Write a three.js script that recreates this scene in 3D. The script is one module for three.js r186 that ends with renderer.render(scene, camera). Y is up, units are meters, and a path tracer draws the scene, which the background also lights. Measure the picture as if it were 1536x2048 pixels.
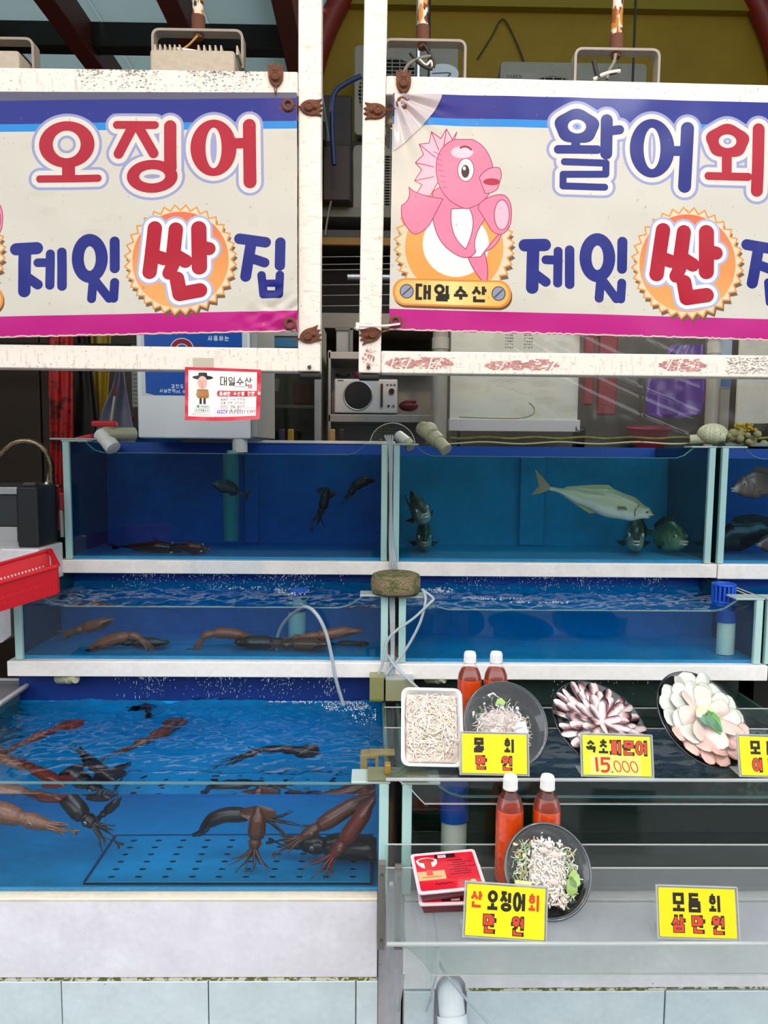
import * as THREE from 'three';
import { RoundedBoxGeometry } from 'three/addons/geometries/RoundedBoxGeometry.js';
import { mergeGeometries } from 'three/addons/utils/BufferGeometryUtils.js';
import { ImprovedNoise } from 'three/addons/math/ImprovedNoise.js';
import { RectAreaLightUniformsLib } from 'three/addons/lights/RectAreaLightUniformsLib.js';

// ---------------------------------------------------------------- camera, sky, exposure
const scene = new THREE.Scene();
const FOCAL = 1420;                                        // focal length in pixels of the 1536 x 2048 frame
const EYE = new THREE.Vector3(0, 1.55, 1.53);
const camera = new THREE.PerspectiveCamera(2 * Math.atan(1024 / FOCAL) * 180 / Math.PI, 0.75, 0.05, 60);
camera.position.copy(EYE);
camera.rotation.order = 'YXZ';
camera.rotation.set(-5.0 * Math.PI / 180, -0.8 * Math.PI / 180, 0.5 * Math.PI / 180);
camera.updateMatrixWorld(true);
scene.background = new THREE.Color(0.86, 0.93, 1.0);       // flat overcast sky
scene.backgroundIntensity = 1.0;
const renderer = new THREE.WebGLRenderer({ antialias: true });
renderer.toneMapping = THREE.LinearToneMapping;
renderer.toneMappingExposure = 2.95;
renderer.shadowMap.enabled = true;
RectAreaLightUniformsLib.init();

// ---------------------------------------------------------------- helpers
const V = (x, y, z) => new THREE.Vector3(x, y, z);
const PI = Math.PI, D2R = PI / 180;
let seedState = 7;
const seed = (n) => { seedState = n >>> 0; };
const rnd = () => { seedState = (seedState + 0x6d2b79f5) | 0; let t = Math.imul(seedState ^ (seedState >>> 15), 1 | seedState); t = (t + Math.imul(t ^ (t >>> 7), 61 | t)) ^ t; return ((t ^ (t >>> 14)) >>> 0) / 4294967296; };
const rr = (a, b) => a + (b - a) * rnd();
const perlin = new ImprovedNoise();
const noise = (x, y, z = 0.37) => perlin.noise(x, y, z);
const fbm = (x, y, z = 0.37, o = 4) => { let s = 0, a = 0.5; for (let i = 0; i < o; i++) { s += a * noise(x, y, z + i * 7.1); x *= 2.03; y *= 2.03; a *= 0.5; } return s; };
const clamp = (x, a = 0, b = 1) => Math.min(b, Math.max(a, x));
const smooth = (a, b, x) => { const t = clamp((x - a) / (b - a)); return t * t * (3 - 2 * t); };

// measuring the photograph: the point where the sight line of a pixel meets a plane, in air or behind a glass front
const ray = (px, py) => V((px - 768) / FOCAL, -(py - 1024) / FOCAL, -1).applyQuaternion(camera.quaternion).normalize();
const at = (px, py, z) => { const d = ray(px, py); return EYE.clone().addScaledVector(d, (z - EYE.z) / d.z); };
const atY = (px, py, y) => { const d = ray(px, py); return EYE.clone().addScaledVector(d, (y - EYE.y) / d.y); };
function uw(px, py, zf, depth) {
  const d = ray(px, py), p = at(px, py, zf), r = 1 / 1.333, c = -d.z, k = Math.sqrt(1 - r * r * (1 - c * c));
  const t = d.clone().multiplyScalar(r).add(V(0, 0, r * c - k));
  return p.addScaledVector(t, depth / -t.z);
}
function us(px, py, level, below) {
  const d = ray(px, py), p = atY(px, py, level), r = 1 / 1.333, c = -d.y, k = Math.sqrt(1 - r * r * (1 - c * c));
  const t = d.clone().multiplyScalar(r).add(V(0, r * c - k, 0));
  return p.addScaledVector(t, below / -t.y);
}
const pxm = (n, z) => n * (EYE.z - z) / FOCAL;             // n pixels, in metres, at the plane z

// names, labels
const taken = new Set();
function numbered(n) { if (!taken.has(n)) { taken.add(n); return n; } for (let i = 1; ; i++) { const m = n + '_' + String(i).padStart(3, '0'); if (!taken.has(m)) { taken.add(m); return m; } } }
function tag(o, label, category, group) { o.userData.label = label; o.userData.category = category; if (group) o.userData.group = group; return o; }
function thing(name, label, category, p = [0, 0, 0], group) {
  const o = new THREE.Group(); o.name = numbered(name); scene.add(o);
  if (p.isVector3) o.position.copy(p); else o.position.set(...p);
  return tag(o, label, category, group);
}
function flat(g) {
  let q = g.index ? g.toNonIndexed() : g;
  for (const k of Object.keys(q.attributes)) if (!['position', 'normal', 'uv', 'color'].includes(k)) q.deleteAttribute(k);
  if (!q.attributes.normal) q.computeVertexNormals();
  if (!q.attributes.uv) q.setAttribute('uv', new THREE.BufferAttribute(new Float32Array(q.attributes.position.count * 2), 2));
  return q;
}
function merge(list) {
  list = [].concat(list); if (list.length === 1) return list[0];
  list = list.map(flat);
  const col = list.some((g) => g.attributes.color);
  if (col) for (const g of list) if (!g.attributes.color) g.setAttribute('color', new THREE.BufferAttribute(new Float32Array(g.attributes.position.count * 3).fill(1), 3));
  return mergeGeometries(list);
}
function part(name, geos, mat, parent, label) {
  const m = new THREE.Mesh(merge(geos), mat); m.name = parent === scene || !parent ? numbered(name) : name;
  m.castShadow = m.receiveShadow = true; (parent || scene).add(m);
  if (label) m.userData.label = label;
  return m;
}
function struct(name, geos, mat) { const m = part(name, geos, mat, scene); m.userData.kind = 'structure'; return m; }
function structGroup(name) { const o = new THREE.Group(); o.name = numbered(name); o.userData.kind = 'structure'; scene.add(o); return o; }
// geometry
const mv = (g, x, y, z) => g.translate(x, y, z);
const box = (w, h, d, x = 0, y = 0, z = 0) => new THREE.BoxGeometry(w, h, d).translate(x, y, z);
const rbox = (w, h, d, x = 0, y = 0, z = 0, r = 0.004, s = 2) => new RoundedBoxGeometry(w, h, d, s, Math.min(r, w / 2.01, h / 2.01, d / 2.01)).translate(x, y, z);
const span = (x0, x1, y0, y1, z0, z1) => box(x1 - x0, y1 - y0, z1 - z0, (x0 + x1) / 2, (y0 + y1) / 2, (z0 + z1) / 2);
const rspan = (x0, x1, y0, y1, z0, z1, r = 0.004) => rbox(x1 - x0, y1 - y0, z1 - z0, (x0 + x1) / 2, (y0 + y1) / 2, (z0 + z1) / 2, r);
const cyl = (r0, r1, h, x = 0, y = 0, z = 0, n = 24, open = false) => new THREE.CylinderGeometry(r0, r1, h, n, 1, open).translate(x, y, z);
const lathe = (pts, n = 40) => new THREE.LatheGeometry(pts.map(([x, y]) => new THREE.Vector2(x, y)), n);
const curve = (pts, closed = false, t = 0.5) => new THREE.CatmullRomCurve3(pts.map((p) => p.isVector3 ? p : V(...p)), closed, 'catmullrom', t);
const tube = (pts, r, n = 8, seg = 0, closed = false) => new THREE.TubeGeometry(curve(pts, closed), seg || Math.max(8, pts.length * 8), r, n, closed);
function rod(a, b, r, n = 12) { const d = b.clone().sub(a), g = new THREE.CylinderGeometry(r, r, d.length(), n); g.applyQuaternion(new THREE.Quaternion().setFromUnitVectors(V(0, 1, 0), d.clone().normalize())); return g.translate((a.x + b.x) / 2, (a.y + b.y) / 2, (a.z + b.z) / 2); }
function shape(pts, holes = []) { const s = new THREE.Shape(pts.map(([x, y]) => new THREE.Vector2(x, y))); for (const h of holes) s.holes.push(new THREE.Path(h.map(([x, y]) => new THREE.Vector2(x, y)))); return s; }
const extrude = (s, depth, bevel = 0, seg = 12) => new THREE.ExtrudeGeometry(s, { depth, bevelEnabled: bevel > 0, bevelSize: bevel, bevelThickness: bevel, bevelSegments: 2, curveSegments: seg });
function rrect(w, h, r, x = 0, y = 0) { const s = new THREE.Shape(), a = x - w / 2, b = y - h / 2; s.moveTo(a + r, b); s.lineTo(a + w - r, b); s.quadraticCurveTo(a + w, b, a + w, b + r); s.lineTo(a + w, b + h - r); s.quadraticCurveTo(a + w, b + h, a + w - r, b + h); s.lineTo(a + r, b + h); s.quadraticCurveTo(a, b + h, a, b + h - r); s.lineTo(a, b + r); s.quadraticCurveTo(a, b, a + r, b); return s; }
// uv in metres by the way each face points
function uvm(g) {
  g = flat(g); const p = g.attributes.position, n = g.attributes.normal, u = g.attributes.uv;
  for (let i = 0; i < p.count; i++) { const ax = Math.abs(n.getX(i)), ay = Math.abs(n.getY(i)), az = Math.abs(n.getZ(i)); if (az >= ax && az >= ay) u.setXY(i, p.getX(i), p.getY(i)); else if (ax >= ay) u.setXY(i, p.getZ(i), p.getY(i)); else u.setXY(i, p.getX(i), p.getZ(i)); }
  return g;
}
// a bar between two measured pixels on a plane z
function pbar(ax, ay, bx, by, wpx, z, depth, r = 0.004) {
  const a = at(ax, ay, z), b = at(bx, by, z), L = a.distanceTo(b), w = pxm(wpx, z);
  const g = rbox(L, w, depth, 0, 0, 0, r); const ang = Math.atan2(b.y - a.y, b.x - a.x);
  return uvm(g).rotateZ(ang).translate((a.x + b.x) / 2, (a.y + b.y) / 2, z - depth / 2);
}
function vcolor(g, fn) { g = g.index ? g.toNonIndexed() : g; const p = g.attributes.position, n = g.attributes.normal, a = new Float32Array(p.count * 3); for (let i = 0; i < p.count; i++) { const c = fn(p.getX(i), p.getY(i), p.getZ(i), n.getX(i), n.getY(i), n.getZ(i)); a[i * 3] = c[0]; a[i * 3 + 1] = c[1]; a[i * 3 + 2] = c[2]; } g.setAttribute('color', new THREE.BufferAttribute(a, 3)); return g; }
const lin = (hex) => new THREE.Color(hex).toArray();
const mix3 = (a, b, t) => [a[0] + (b[0] - a[0]) * t, a[1] + (b[1] - a[1]) * t, a[2] + (b[2] - a[2]) * t];

// textures
function canvasTex(w, h, draw, repeat) {
  const c = document.createElement('canvas'); c.width = w; c.height = h; const x = c.getContext('2d'); draw(x, w, h);
  const t = new THREE.CanvasTexture(c); t.colorSpace = THREE.SRGBColorSpace; t.wrapS = t.wrapT = repeat ? THREE.RepeatWrapping : THREE.ClampToEdgeWrapping; if (repeat) t.repeat.set(repeat[0], repeat[1]); t.anisotropy = 8; return t;
}
function dataTex(n, fn, repeat = [1, 1], srgb = true) {
  const d = new Uint8Array(n * n * 4);
  for (let j = 0; j < n; j++) for (let i = 0; i < n; i++) { const c = fn(i / n, j / n), k = (j * n + i) * 4; d[k] = clamp(c[0], 0, 255); d[k + 1] = clamp(c[1], 0, 255); d[k + 2] = clamp(c[2], 0, 255); d[k + 3] = 255; }
  const t = new THREE.DataTexture(d, n, n); t.magFilter = THREE.LinearFilter; t.minFilter = THREE.LinearMipmapLinearFilter; t.generateMipmaps = true; t.wrapS = t.wrapT = THREE.RepeatWrapping; t.repeat.set(...repeat); if (srgb) t.colorSpace = THREE.SRGBColorSpace; t.needsUpdate = true; return t;
}
const tileN = (u, v, s, z) => { // seamless value by blending two shifted copies
  const a = fbm(u * s, v * s, z), b = fbm((u - 1) * s, v * s, z), c = fbm(u * s, (v - 1) * s, z), d = fbm((u - 1) * s, (v - 1) * s, z);
  return (a * (1 - u) + b * u) * (1 - v) + (c * (1 - u) + d * u) * v;
};
const M = (color, rough = 0.5, o = {}) => new THREE.MeshStandardMaterial({ color, roughness: rough, ...o });
const MP = (color, rough = 0.5, o = {}) => new THREE.MeshPhysicalMaterial({ color, roughness: rough, ...o });
const grime = dataTex(512, (u, v) => { const n = tileN(u, v, 6, 1), f = tileN(u, v, 40, 2); const s = 238 + 34 * n + 16 * f - (f > 0.34 ? 70 : 0); return [s, s - 2, s - 5]; }, [1.6, 1.6]);
const fineBump = dataTex(256, (u, v) => { const s = 128 + 160 * tileN(u, v, 30, 9); return [s, s, s]; }, [6, 6], false);
const glassMat = MP('#ffffff', 0.02, { transmission: 1, thickness: 0, ior: 1.36, specularIntensity: 0.4 });
const acrylic = MP('#f4f8f6', 0.03, { transmission: 1, thickness: 0, ior: 1.45 });
const glassEdge = MP('#a9ccc6', 0.25, { clearcoat: 0.4 });
const acrylicEdge = MP('#c9cdcb', 0.2, { transmission: 0.35, thickness: 0 });
const whiteSteel = M('#fdfaf6', 0.38, { map: grime });
const whitePlastic = M('#e9e9ec', 0.35, { map: grime });
const whitePvc = M('#e6e4da', 0.3);
const blackPlastic = MP('#0d0e12', 0.25, { clearcoat: 0.3 });
const stainless = M('#b9bbbd', 0.28, { metalness: 1, bumpMap: fineBump, bumpScale: 0.0004 });
// ---------------------------------------------------------------- the large structure
const ZL = 0, ZM = -0.56, ZU = -0.89, ZS = -0.2;           // fronts of the lower, middle and upper tanks; the sign frames
const concrete = M('#8a8986', 0.85, { map: grime });
struct('floor', uvm(span(-16, 16, -0.12, 0, -3.3, 9)), concrete);
// the far side of the street, behind the camera
struct('wall_street', uvm(span(-16, 16, 0, 3.4, 7.5, 7.8)), M('#4a4743', 0.8, { map: grime }));
struct('wall_back', uvm(span(-2.6, 3, 0, 2.35, -3.25, -3.05)), M('#55524c', 0.8, { map: grime }));
struct('wall_left', uvm(span(-2.45, -2.3, 0, 3.3, -3.25, 0.1)), M('#4a4541', 0.8));
struct('wall_right', uvm(span(2.55, 2.7, 0, 3.6, -3.25, 0.1)), M('#6a675f', 0.8));
struct('wall_upper', uvm(span(-2.45, -0.42, 2.35, 3.5, -3.25, -3.05)), M('#3d3a37', 0.85));
const yellowTex = dataTex(512, (u, v) => { const n = tileN(u, v, 5, 3), f = tileN(u, v, 22, 4); const s = 1 + 0.16 * n + 0.1 * f - (f > 0.36 ? 0.25 : 0); return [142 * s, 112 * s, 4 * s]; }, [0.7, 0.7]);
struct('wall_yellow', uvm(span(-0.42, 2.7, 2.35, 5.1, -3.25, -3.05)), M('#ffffff', 0.7, { map: yellowTex }));
struct('wall_yellow_ledge', uvm(span(-0.42, 2.7, 4.22, 4.3, -3.05, -2.99)), M('#86700a', 0.7));
// flat roof on the left: translucent sheets between red beams
const frp = MP('#bfcbc9', 0.9, { transmission: 0.55, thickness: 0 });
const roof = structGroup('ceiling');
for (let i = 0; i < 5; i++) for (let j = 0; j < 4; j++) part('sheet', span(-2.3 + i * 0.41, -2.3 + i * 0.41 + 0.405, 3.2, 3.212, -3.1 + j * 0.82, -3.1 + j * 0.82 + 0.81), frp, roof);
const redBeam = M('#5f2013', 0.55, { map: grime });
for (const x of [-1.94, -1.53, -1.15, -0.725, -0.33]) struct('ceiling_beam', uvm(rspan(x - 0.037, x + 0.037, 3.08, 3.2, -3.05, 0.15)), redBeam);
const darkSteel = M('#16130f', 0.6);
for (const [z0, z1] of [[-1.47, -1.40], [-2.3, -2.22]]) struct('ceiling_purlin', rspan(-2.3, -0.26, 3.11, 3.2, z0, z1), darkSteel);
struct('ceiling_fascia', rspan(-2.35, -0.26, 3.1, 3.32, 0.1, 0.14), M('#cfcac2', 0.5));
// barrel vault on the right with red hoops
const VC = at(1095, 264, -2.99), VR = pxm(464, -2.99);
function vaultSheet(z0, z1, a0, a1) {
  const s = new THREE.Shape(); s.absarc(VC.x, VC.y, VR + 0.06, a0, a1, false); s.absarc(VC.x, VC.y, VR + 0.045, a1, a0, true);
  return extrude(s, z1 - z0, 0, 12).translate(0, 0, z0);
}
const vault = structGroup('ceiling_vault');
for (let j = 0; j < 3; j++) for (let i = 0; i < 6; i++) part('sheet', vaultSheet(-3.05 + j * 1.06, -3.05 + j * 1.06 + 1.05, -0.12 + i * (PI + 0.24) / 6, -0.12 + (i + 1) * (PI + 0.24) / 6 - 0.008), MP('#a9c6c4', 0.9, { transmission: 0.5, thickness: 0 }), vault);
const redHoop = M('#7a150c', 0.45);
for (const z of [-2.99, -0.9]) {
  const pts = []; for (let i = 0; i <= 24; i++) { const a = -0.1 + (PI + 0.2) * i / 24; pts.push(V(VC.x + VR * Math.cos(a), VC.y + VR * Math.sin(a), z)); }
  if (z < -2) pts.push(V(VC.x - VR, 1.0, z));
  struct('ceiling_hoop', new THREE.TubeGeometry(curve(pts), 90, 0.072, 10), redHoop);
}
// dark cupboard doors at the far left
const doorMat = M('#46372a', 0.55, { map: grime });
const lp = (x, z) => at(x, 900, z).x;
for (const [a, b, dn] of [[-330, -60, 1], [-57, 83, 2], [86, 106, 3]]) struct('door_' + dn, uvm(rspan(lp(a, -2.4), lp(b, -2.4) , 0.05, 2.3, -2.45, -2.4)), doorMat);
struct('wall_cupboard', uvm(rspan(lp(-340, -2.4), lp(110, -2.4), 2.3, 2.42, -2.75, -2.38)), doorMat);

// ---------------------------------------------------------------- tiled counter under the tanks
const BT = at(400, 1790, 0).y, SEAM = at(400, 1953, 0).y;
const panelMat = M('#eae8f0', 0.3, { map: grime }), tileMat = MP('#d4e2e8', 0.18, { map: grime, clearcoat: 0.3 }), tileMat2 = MP('#d0dfe4', 0.18, { map: grime, clearcoat: 0.3 });
const mossTex = dataTex(256, (u, v) => { const n = tileN(u, v, 14, 5), f = tileN(u, v, 50, 6); const m = n + 0.6 * f > 0.02; return m ? [96 + 60 * f, 96 + 50 * f, 44] : [206, 202, 178]; }, [3, 3]);
const caulk = M('#ffffff', 0.7, { map: mossTex });
const XL = at(755, 1850, 0).x, XR = at(808, 1850, 0).x;
const base1 = structGroup('wall_counter_left');
part('core', span(-1.5, XL - 0.002, 0, BT - 0.012, -0.64, -0.006), M('#bcb9bd', 0.6), base1);
part('panel', uvm(rspan(-1.5, XL, SEAM + 0.006, BT - 0.006, -0.006, 0.012, 0.003)), panelMat, base1);
part('ledge', uvm(rspan(-1.5, XL, BT - 0.008, BT, -0.64, 0.013, 0.003)), M('#e6dcc8', 0.4, { map: grime }), base1);
part('seam', uvm(span(-1.5, XL - 0.002, SEAM - 0.003, SEAM + 0.005, -0.004, 0.0095)), caulk, base1);
const tx = (p) => at(p, 1990, 0).x; let k0 = 0;
for (const [a, b] of [[-760, -462], [-460, -168], [-166, 126], [128, 418], [420, 711], [713, 755]]) part('tile', uvm(rspan(tx(a), tx(b), 0.02, SEAM - 0.004, -0.006, 0.011, 0.002)), k0++ % 2 ? tileMat : tileMat2, base1);
const base2 = structGroup('wall_counter_right');
part('gap_panel', uvm(span(XL + 0.003, XR - 0.003, 0, BT - 0.03, -0.08, -0.05)), panelMat, base2);
part('core', span(XR + 0.002, 2.2, 0, BT - 0.012, -0.64, -0.006), M('#bcb9bd', 0.6), base2);
const SEAM2 = at(980, 1973, 0).y;
part('ledge', uvm(rspan(XR, 2.2, BT - 0.008, BT, -0.64, 0.013, 0.003)), M('#dcdad4', 0.4, { map: grime }), base2);
{ // panel with the round hole for the drain pipe
  const hc = at(900, 1990, 0), s = shape([[XR, SEAM2 + 0.004], [hc.x - 0.036, SEAM2 + 0.004], [2.2, SEAM2 + 0.012], [2.2, BT - 0.01], [XR, BT - 0.01]]);
  const h = new THREE.Path(); h.absarc(hc.x, hc.y + 0.012, 0.034, 0, PI * 2); const g = new THREE.Shape();
  g.moveTo(XR, SEAM2 + 0.004); g.lineTo(hc.x - 0.034, SEAM2 + 0.004); g.absarc(hc.x, SEAM2 + 0.006, 0.034, PI, 0, true); g.lineTo(2.2, SEAM2 + 0.012); g.lineTo(2.2, BT - 0.01); g.lineTo(XR, BT - 0.01);
  part('panel', uvm(extrude(g, 0.018, 0, 16).translate(0, 0, -0.006)), M('#e8e9ee', 0.3, { map: grime }), base2);
}
part('seam', uvm(span(tx(930), tx(1326), SEAM2 - 0.003, SEAM2 + 0.003, -0.004, 0.0095)), caulk, base2);
part('seam', uvm(span(tx(1326), 2.2, SEAM2 + 0.001, SEAM2 + 0.008, -0.004, 0.0095)), caulk, base2);
for (const [a, b] of [[808, 868], [932, 1325], [1328, 1720], [1722, 2100]]) part('tile', uvm(rspan(tx(a), tx(b), 0.02, SEAM2 - 0.004, -0.006, 0.011, 0.002)), k0++ % 2 ? tileMat : tileMat2, base2);
// ---------------------------------------------------------------- tanks and their water
const blueTex = dataTex(512, (u, v) => { const n = tileN(u, v, 5, 11), f = tileN(u, v, 26, 12); const s = 1 + 0.22 * n + 0.12 * f; return [2 * s, 152 * s, 214 * s]; }, [1.2, 1.2]);
const liner = M('#ffffff', 0.45, { map: blueTex });
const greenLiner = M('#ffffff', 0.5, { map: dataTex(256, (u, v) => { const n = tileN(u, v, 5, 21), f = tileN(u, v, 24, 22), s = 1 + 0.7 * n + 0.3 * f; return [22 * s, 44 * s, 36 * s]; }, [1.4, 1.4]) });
const sideGlass = MP('#123a44', 0.15, { clearcoat: 0.5 });
const MP_WATER = (c, d) => MP('#ffffff', 0.0, { transmission: 1, thickness: 0.5, ior: 1.333, attenuationColor: new THREE.Color(c), attenuationDistance: d });
const boardBlue = M('#1254ba', 0.45, { map: grime });
const boardShaded = M('#0a2f80', 0.45, { map: grime });  // same blue board, shade under the middle tank put into its colour
const NT = {};
function tank(key, label, o) {
  o.yb += 0.0015; const { x0, x1, yb, yt, zf, zb, notch } = o, t = thing('fish_tank', label, 'fish tank', [0, 0, 0], 'fish tanks of the stall');
  const L = o.liner || liner;
  // front pane with its overflow notch
  const a = notch.a, b = notch.b, drop = notch.drop, yn = yt - drop, g = new THREE.Shape();
  const top = [[x0, yt], [x0 + a - b * 0.9, yt], [x0 + a - b * 0.25, yn + drop * 0.25], [x0 + a + b * 0.3, yn], [x1 - a - b * 0.3, yn], [x1 - a + b * 0.25, yn + drop * 0.25], [x1 - a + b * 0.9, yt], [x1, yt]];
  g.moveTo(x0, yb); for (const [x, y] of top) g.lineTo(x, y); g.lineTo(x1, yb);
  part('front_pane', extrude(g, 0.008).translate(0, 0, zf - 0.008), glassMat, t);
  const edge = []; for (let i = 0; i + 1 < top.length; i++) { const p = V(...top[i], 0), q = V(...top[i + 1], 0), e = box(p.distanceTo(q) + 0.001, 0.0022, 0.0085); e.rotateZ(Math.atan2(q.y - p.y, q.x - p.x)); edge.push(e.translate((p.x + q.x) / 2, (p.y + q.y) / 2, zf - 0.004)); }
  part('pane_edge', edge, MP('#7fa9ad', 0.15, { transmission: 0.5, thickness: 0 }), t);
  const es = o.edge || 0.022;
  for (const s of [0, 1]) {
    const xa = s ? x1 - es : x0, xb = s ? x1 : x0 + es;
    part('edge_strip', rspan(xa, xb, yb, yt, zf - 0.014, zf + 0.003, 0.003), glassEdge, t);
    part('side_pane', span(s ? x1 - 0.01 : x0, s ? x1 : x0 + 0.01, yb, yt, zb, zf - 0.015), o.side || sideGlass, t);
    part('corner_brace', rspan(s ? x1 - 0.085 : x0 - 0.003, s ? x1 + 0.003 : x0 + 0.085, yt, yt + 0.006, zf - 0.06, zf + 0.004, 0.002), MP('#cfe0da', 0.2, { transmission: 0.4, thickness: 0 }), t);
  }
  const yl = (o.wl || yn) - 0.003; part('back_panel', uvm(span(x0 + 0.01, x1 - 0.01, yb + 0.01, yl, zb, zb + 0.012)), L, t); part('back_board', uvm(span(x0 + 0.01, x1 - 0.01, yl, o.yback || yt, zb, zb + 0.011)), o.liner ? L : o.wl ? boardShaded : boardBlue, t);
  part('floor_panel', uvm(span(x0, x1, yb, yb + 0.01, zb, zf - 0.015)), L, t);
  for (const [ra, rb] of o.ribs || []) part('back_rib', uvm(rspan(ra, rb, yb + 0.01, yl, zb + 0.01, zb + 0.04, 0.006)), L, t);
  if (o.rim) part('back_rim', uvm(rspan(o.rim[0], o.rim[1], (o.yback || yt), (o.yback || yt) + 0.012, zb - 0.01, zb + 0.016, 0.002)), whiteSteel, t);
  NT[key] = { ...o, yn, t };
  return t;
}
function water(key, label, { level, amp, col, dist, n = [170, 60], sd = 1, calm = 0 }) {
  const o = NT[key], x0 = o.x0 + 0.005, x1 = o.x1 - 0.005, zf = o.zf - 0.0087, zb = o.zb + 0.006, yb = o.yb + 0.006, [nx, nz] = n;
  const pos = [], idx = [];
  const h = (x, z) => { const w = amp * (1.5 * noise(x * 9, z * 16, sd) + 0.9 * noise(x * 21, z * 34, sd + 3) + 0.45 * noise(x * 48, z * 70, sd + 5)); const back = smooth(zf - 0.05, zb + 0.1, z); return level + w * (calm + (1 - calm) * back) * smooth(0, 0.01, zf - z + 0.002); };
  for (let j = 0; j <= nz; j++) for (let i = 0; i <= nx; i++) { const x = x0 + (x1 - x0) * i / nx, z = zf + (zb - zf) * j / nz; pos.push(x, h(x, z), z); }
  const id = (i, j) => j * (nx + 1) + i;
  for (let j = 0; j < nz; j++) for (let i = 0; i < nx; i++) idx.push(id(i, j), id(i + 1, j), id(i + 1, j + 1), id(i, j), id(i + 1, j + 1), id(i, j + 1));
  const top = new THREE.BufferGeometry(); top.setAttribute('position', new THREE.Float32BufferAttribute(pos, 3)); top.setIndex(idx); top.computeVertexNormals();
  // sides and bottom
  const sp = [], quad = (a, b, c, d) => { sp.push(...a, ...b, ...c, ...a, ...c, ...d); };
  const P = (i, j) => pos.slice(id(i, j) * 3, id(i, j) * 3 + 3), B = (p) => [p[0], yb, p[2]];
  for (let i = 0; i < nx; i++) { quad(B(P(i, 0)), B(P(i + 1, 0)), P(i + 1, 0), P(i, 0)); quad(B(P(i + 1, nz)), B(P(i, nz)), P(i, nz), P(i + 1, nz)); }
  for (let j = 0; j < nz; j++) { quad(B(P(0, j + 1)), B(P(0, j)), P(0, j), P(0, j + 1)); quad(B(P(nx, j)), B(P(nx, j + 1)), P(nx, j + 1), P(nx, j)); }
  quad(B(P(0, nz)), B(P(nx, nz)), B(P(nx, 0)), B(P(0, 0)));
  const side = new THREE.BufferGeometry(); side.setAttribute('position', new THREE.Float32BufferAttribute(sp, 3)); side.computeVertexNormals();
  const m = part('water', [top, side], MP_WATER(col, dist), o.t, label); m.userData.kind = 'stuff'; m.castShadow = false;
  o.level = level; return m;
}
const xm = (px, py, z) => at(px, py, z).x, ym = (py, z, px = 768) => at(px, py, z).y;
const ubY = ym(1121, ZU, 450), utY = ym(886, ZU, 450), ubY2 = ym(1126, ZU, 1110), utY2 = ym(893, ZU, 1110);
tank('ul', 'upper left fish tank with blue lining under the white cooler box', { x0: xm(128, 1000, ZU), x1: xm(775, 1000, ZU), yb: ubY, yt: utY, zf: ZU, zb: -1.4, notch: { a: 0.12, b: 0.05, drop: pxm(21, ZU) }, yback: ym(887, -1.4, 600), rim: [xm(470, 890, -1.4), xm(790, 890, -1.4)], ribs: [[xm(500, 1000, -1.37), xm(528, 1000, -1.37)]] });
tank('ur', 'upper middle fish tank holding the long pale fish', { x0: xm(786, 1000, ZU), x1: xm(1427, 1000, ZU), yb: ubY2, yt: utY2, zf: ZU, zb: -1.4, notch: { a: 0.12, b: 0.05, drop: pxm(21, ZU) }, yback: ym(893, -1.4, 1000), ribs: [[xm(1028, 1000, -1.36), xm(1076, 1000, -1.36)]] });
tank('u3', 'upper tank cut off by the right edge with dark bream', { x0: xm(1440, 1000, ZU), x1: xm(1440, 1000, ZU) + 1.1, yb: ubY2, yt: utY2, zf: ZU, zb: -1.4, notch: { a: 0.12, b: 0.05, drop: pxm(21, ZU) }, yback: ym(893, -1.4, 1000) });
const mbY = ym(1322, ZM, 400), mtY = ym(1191, ZM, 400);
tank('ml', 'middle left fish tank with brown squid and white tube', { x0: xm(29, 1260, ZM), x1: xm(776, 1260, ZM), yb: mbY, yt: mtY, zf: ZM, zb: -0.98, notch: { a: 0.13, b: 0.06, drop: pxm(24, ZM) } });
tank('mr', 'middle right fish tank with blue strainer and no fish', { x0: xm(797, 1260, ZM), x1: xm(1524, 1260, ZM), yb: ym(1328, ZM, 1150), yt: ym(1198, ZM, 1150), zf: ZM, zb: -0.98, notch: { a: 0.13, b: 0.06, drop: pxm(24, ZM) } });
tank('m3', 'middle tank cut off by the right edge', { x0: xm(1532, 1260, ZM), x1: xm(1532, 1260, ZM) + 1.1, yb: ym(1328, ZM, 1150), yt: ym(1198, ZM, 1150), zf: ZM, zb: -0.98, notch: { a: 0.13, b: 0.06, drop: pxm(24, ZM) } });
const ltY = ym(1566, ZL, 400);
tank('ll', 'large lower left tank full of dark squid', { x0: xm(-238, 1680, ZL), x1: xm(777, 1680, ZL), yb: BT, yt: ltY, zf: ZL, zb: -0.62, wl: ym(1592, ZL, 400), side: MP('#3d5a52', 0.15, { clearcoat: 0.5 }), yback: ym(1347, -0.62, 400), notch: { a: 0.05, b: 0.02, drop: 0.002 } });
tank('lr', 'lower right tank with dark green inside behind the food trays', { x0: xm(804, 1640, ZL), x1: xm(804, 1640, ZL) + 1.08, yb: BT, yt: ym(1569, ZL, 1000), zf: ZL, zb: -0.62, liner: greenLiner, side: M('#2c443c', 0.3), yback: ym(1350, -0.62, 1100), notch: { a: 0.12, b: 0.05, drop: 0.03 } });
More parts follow.
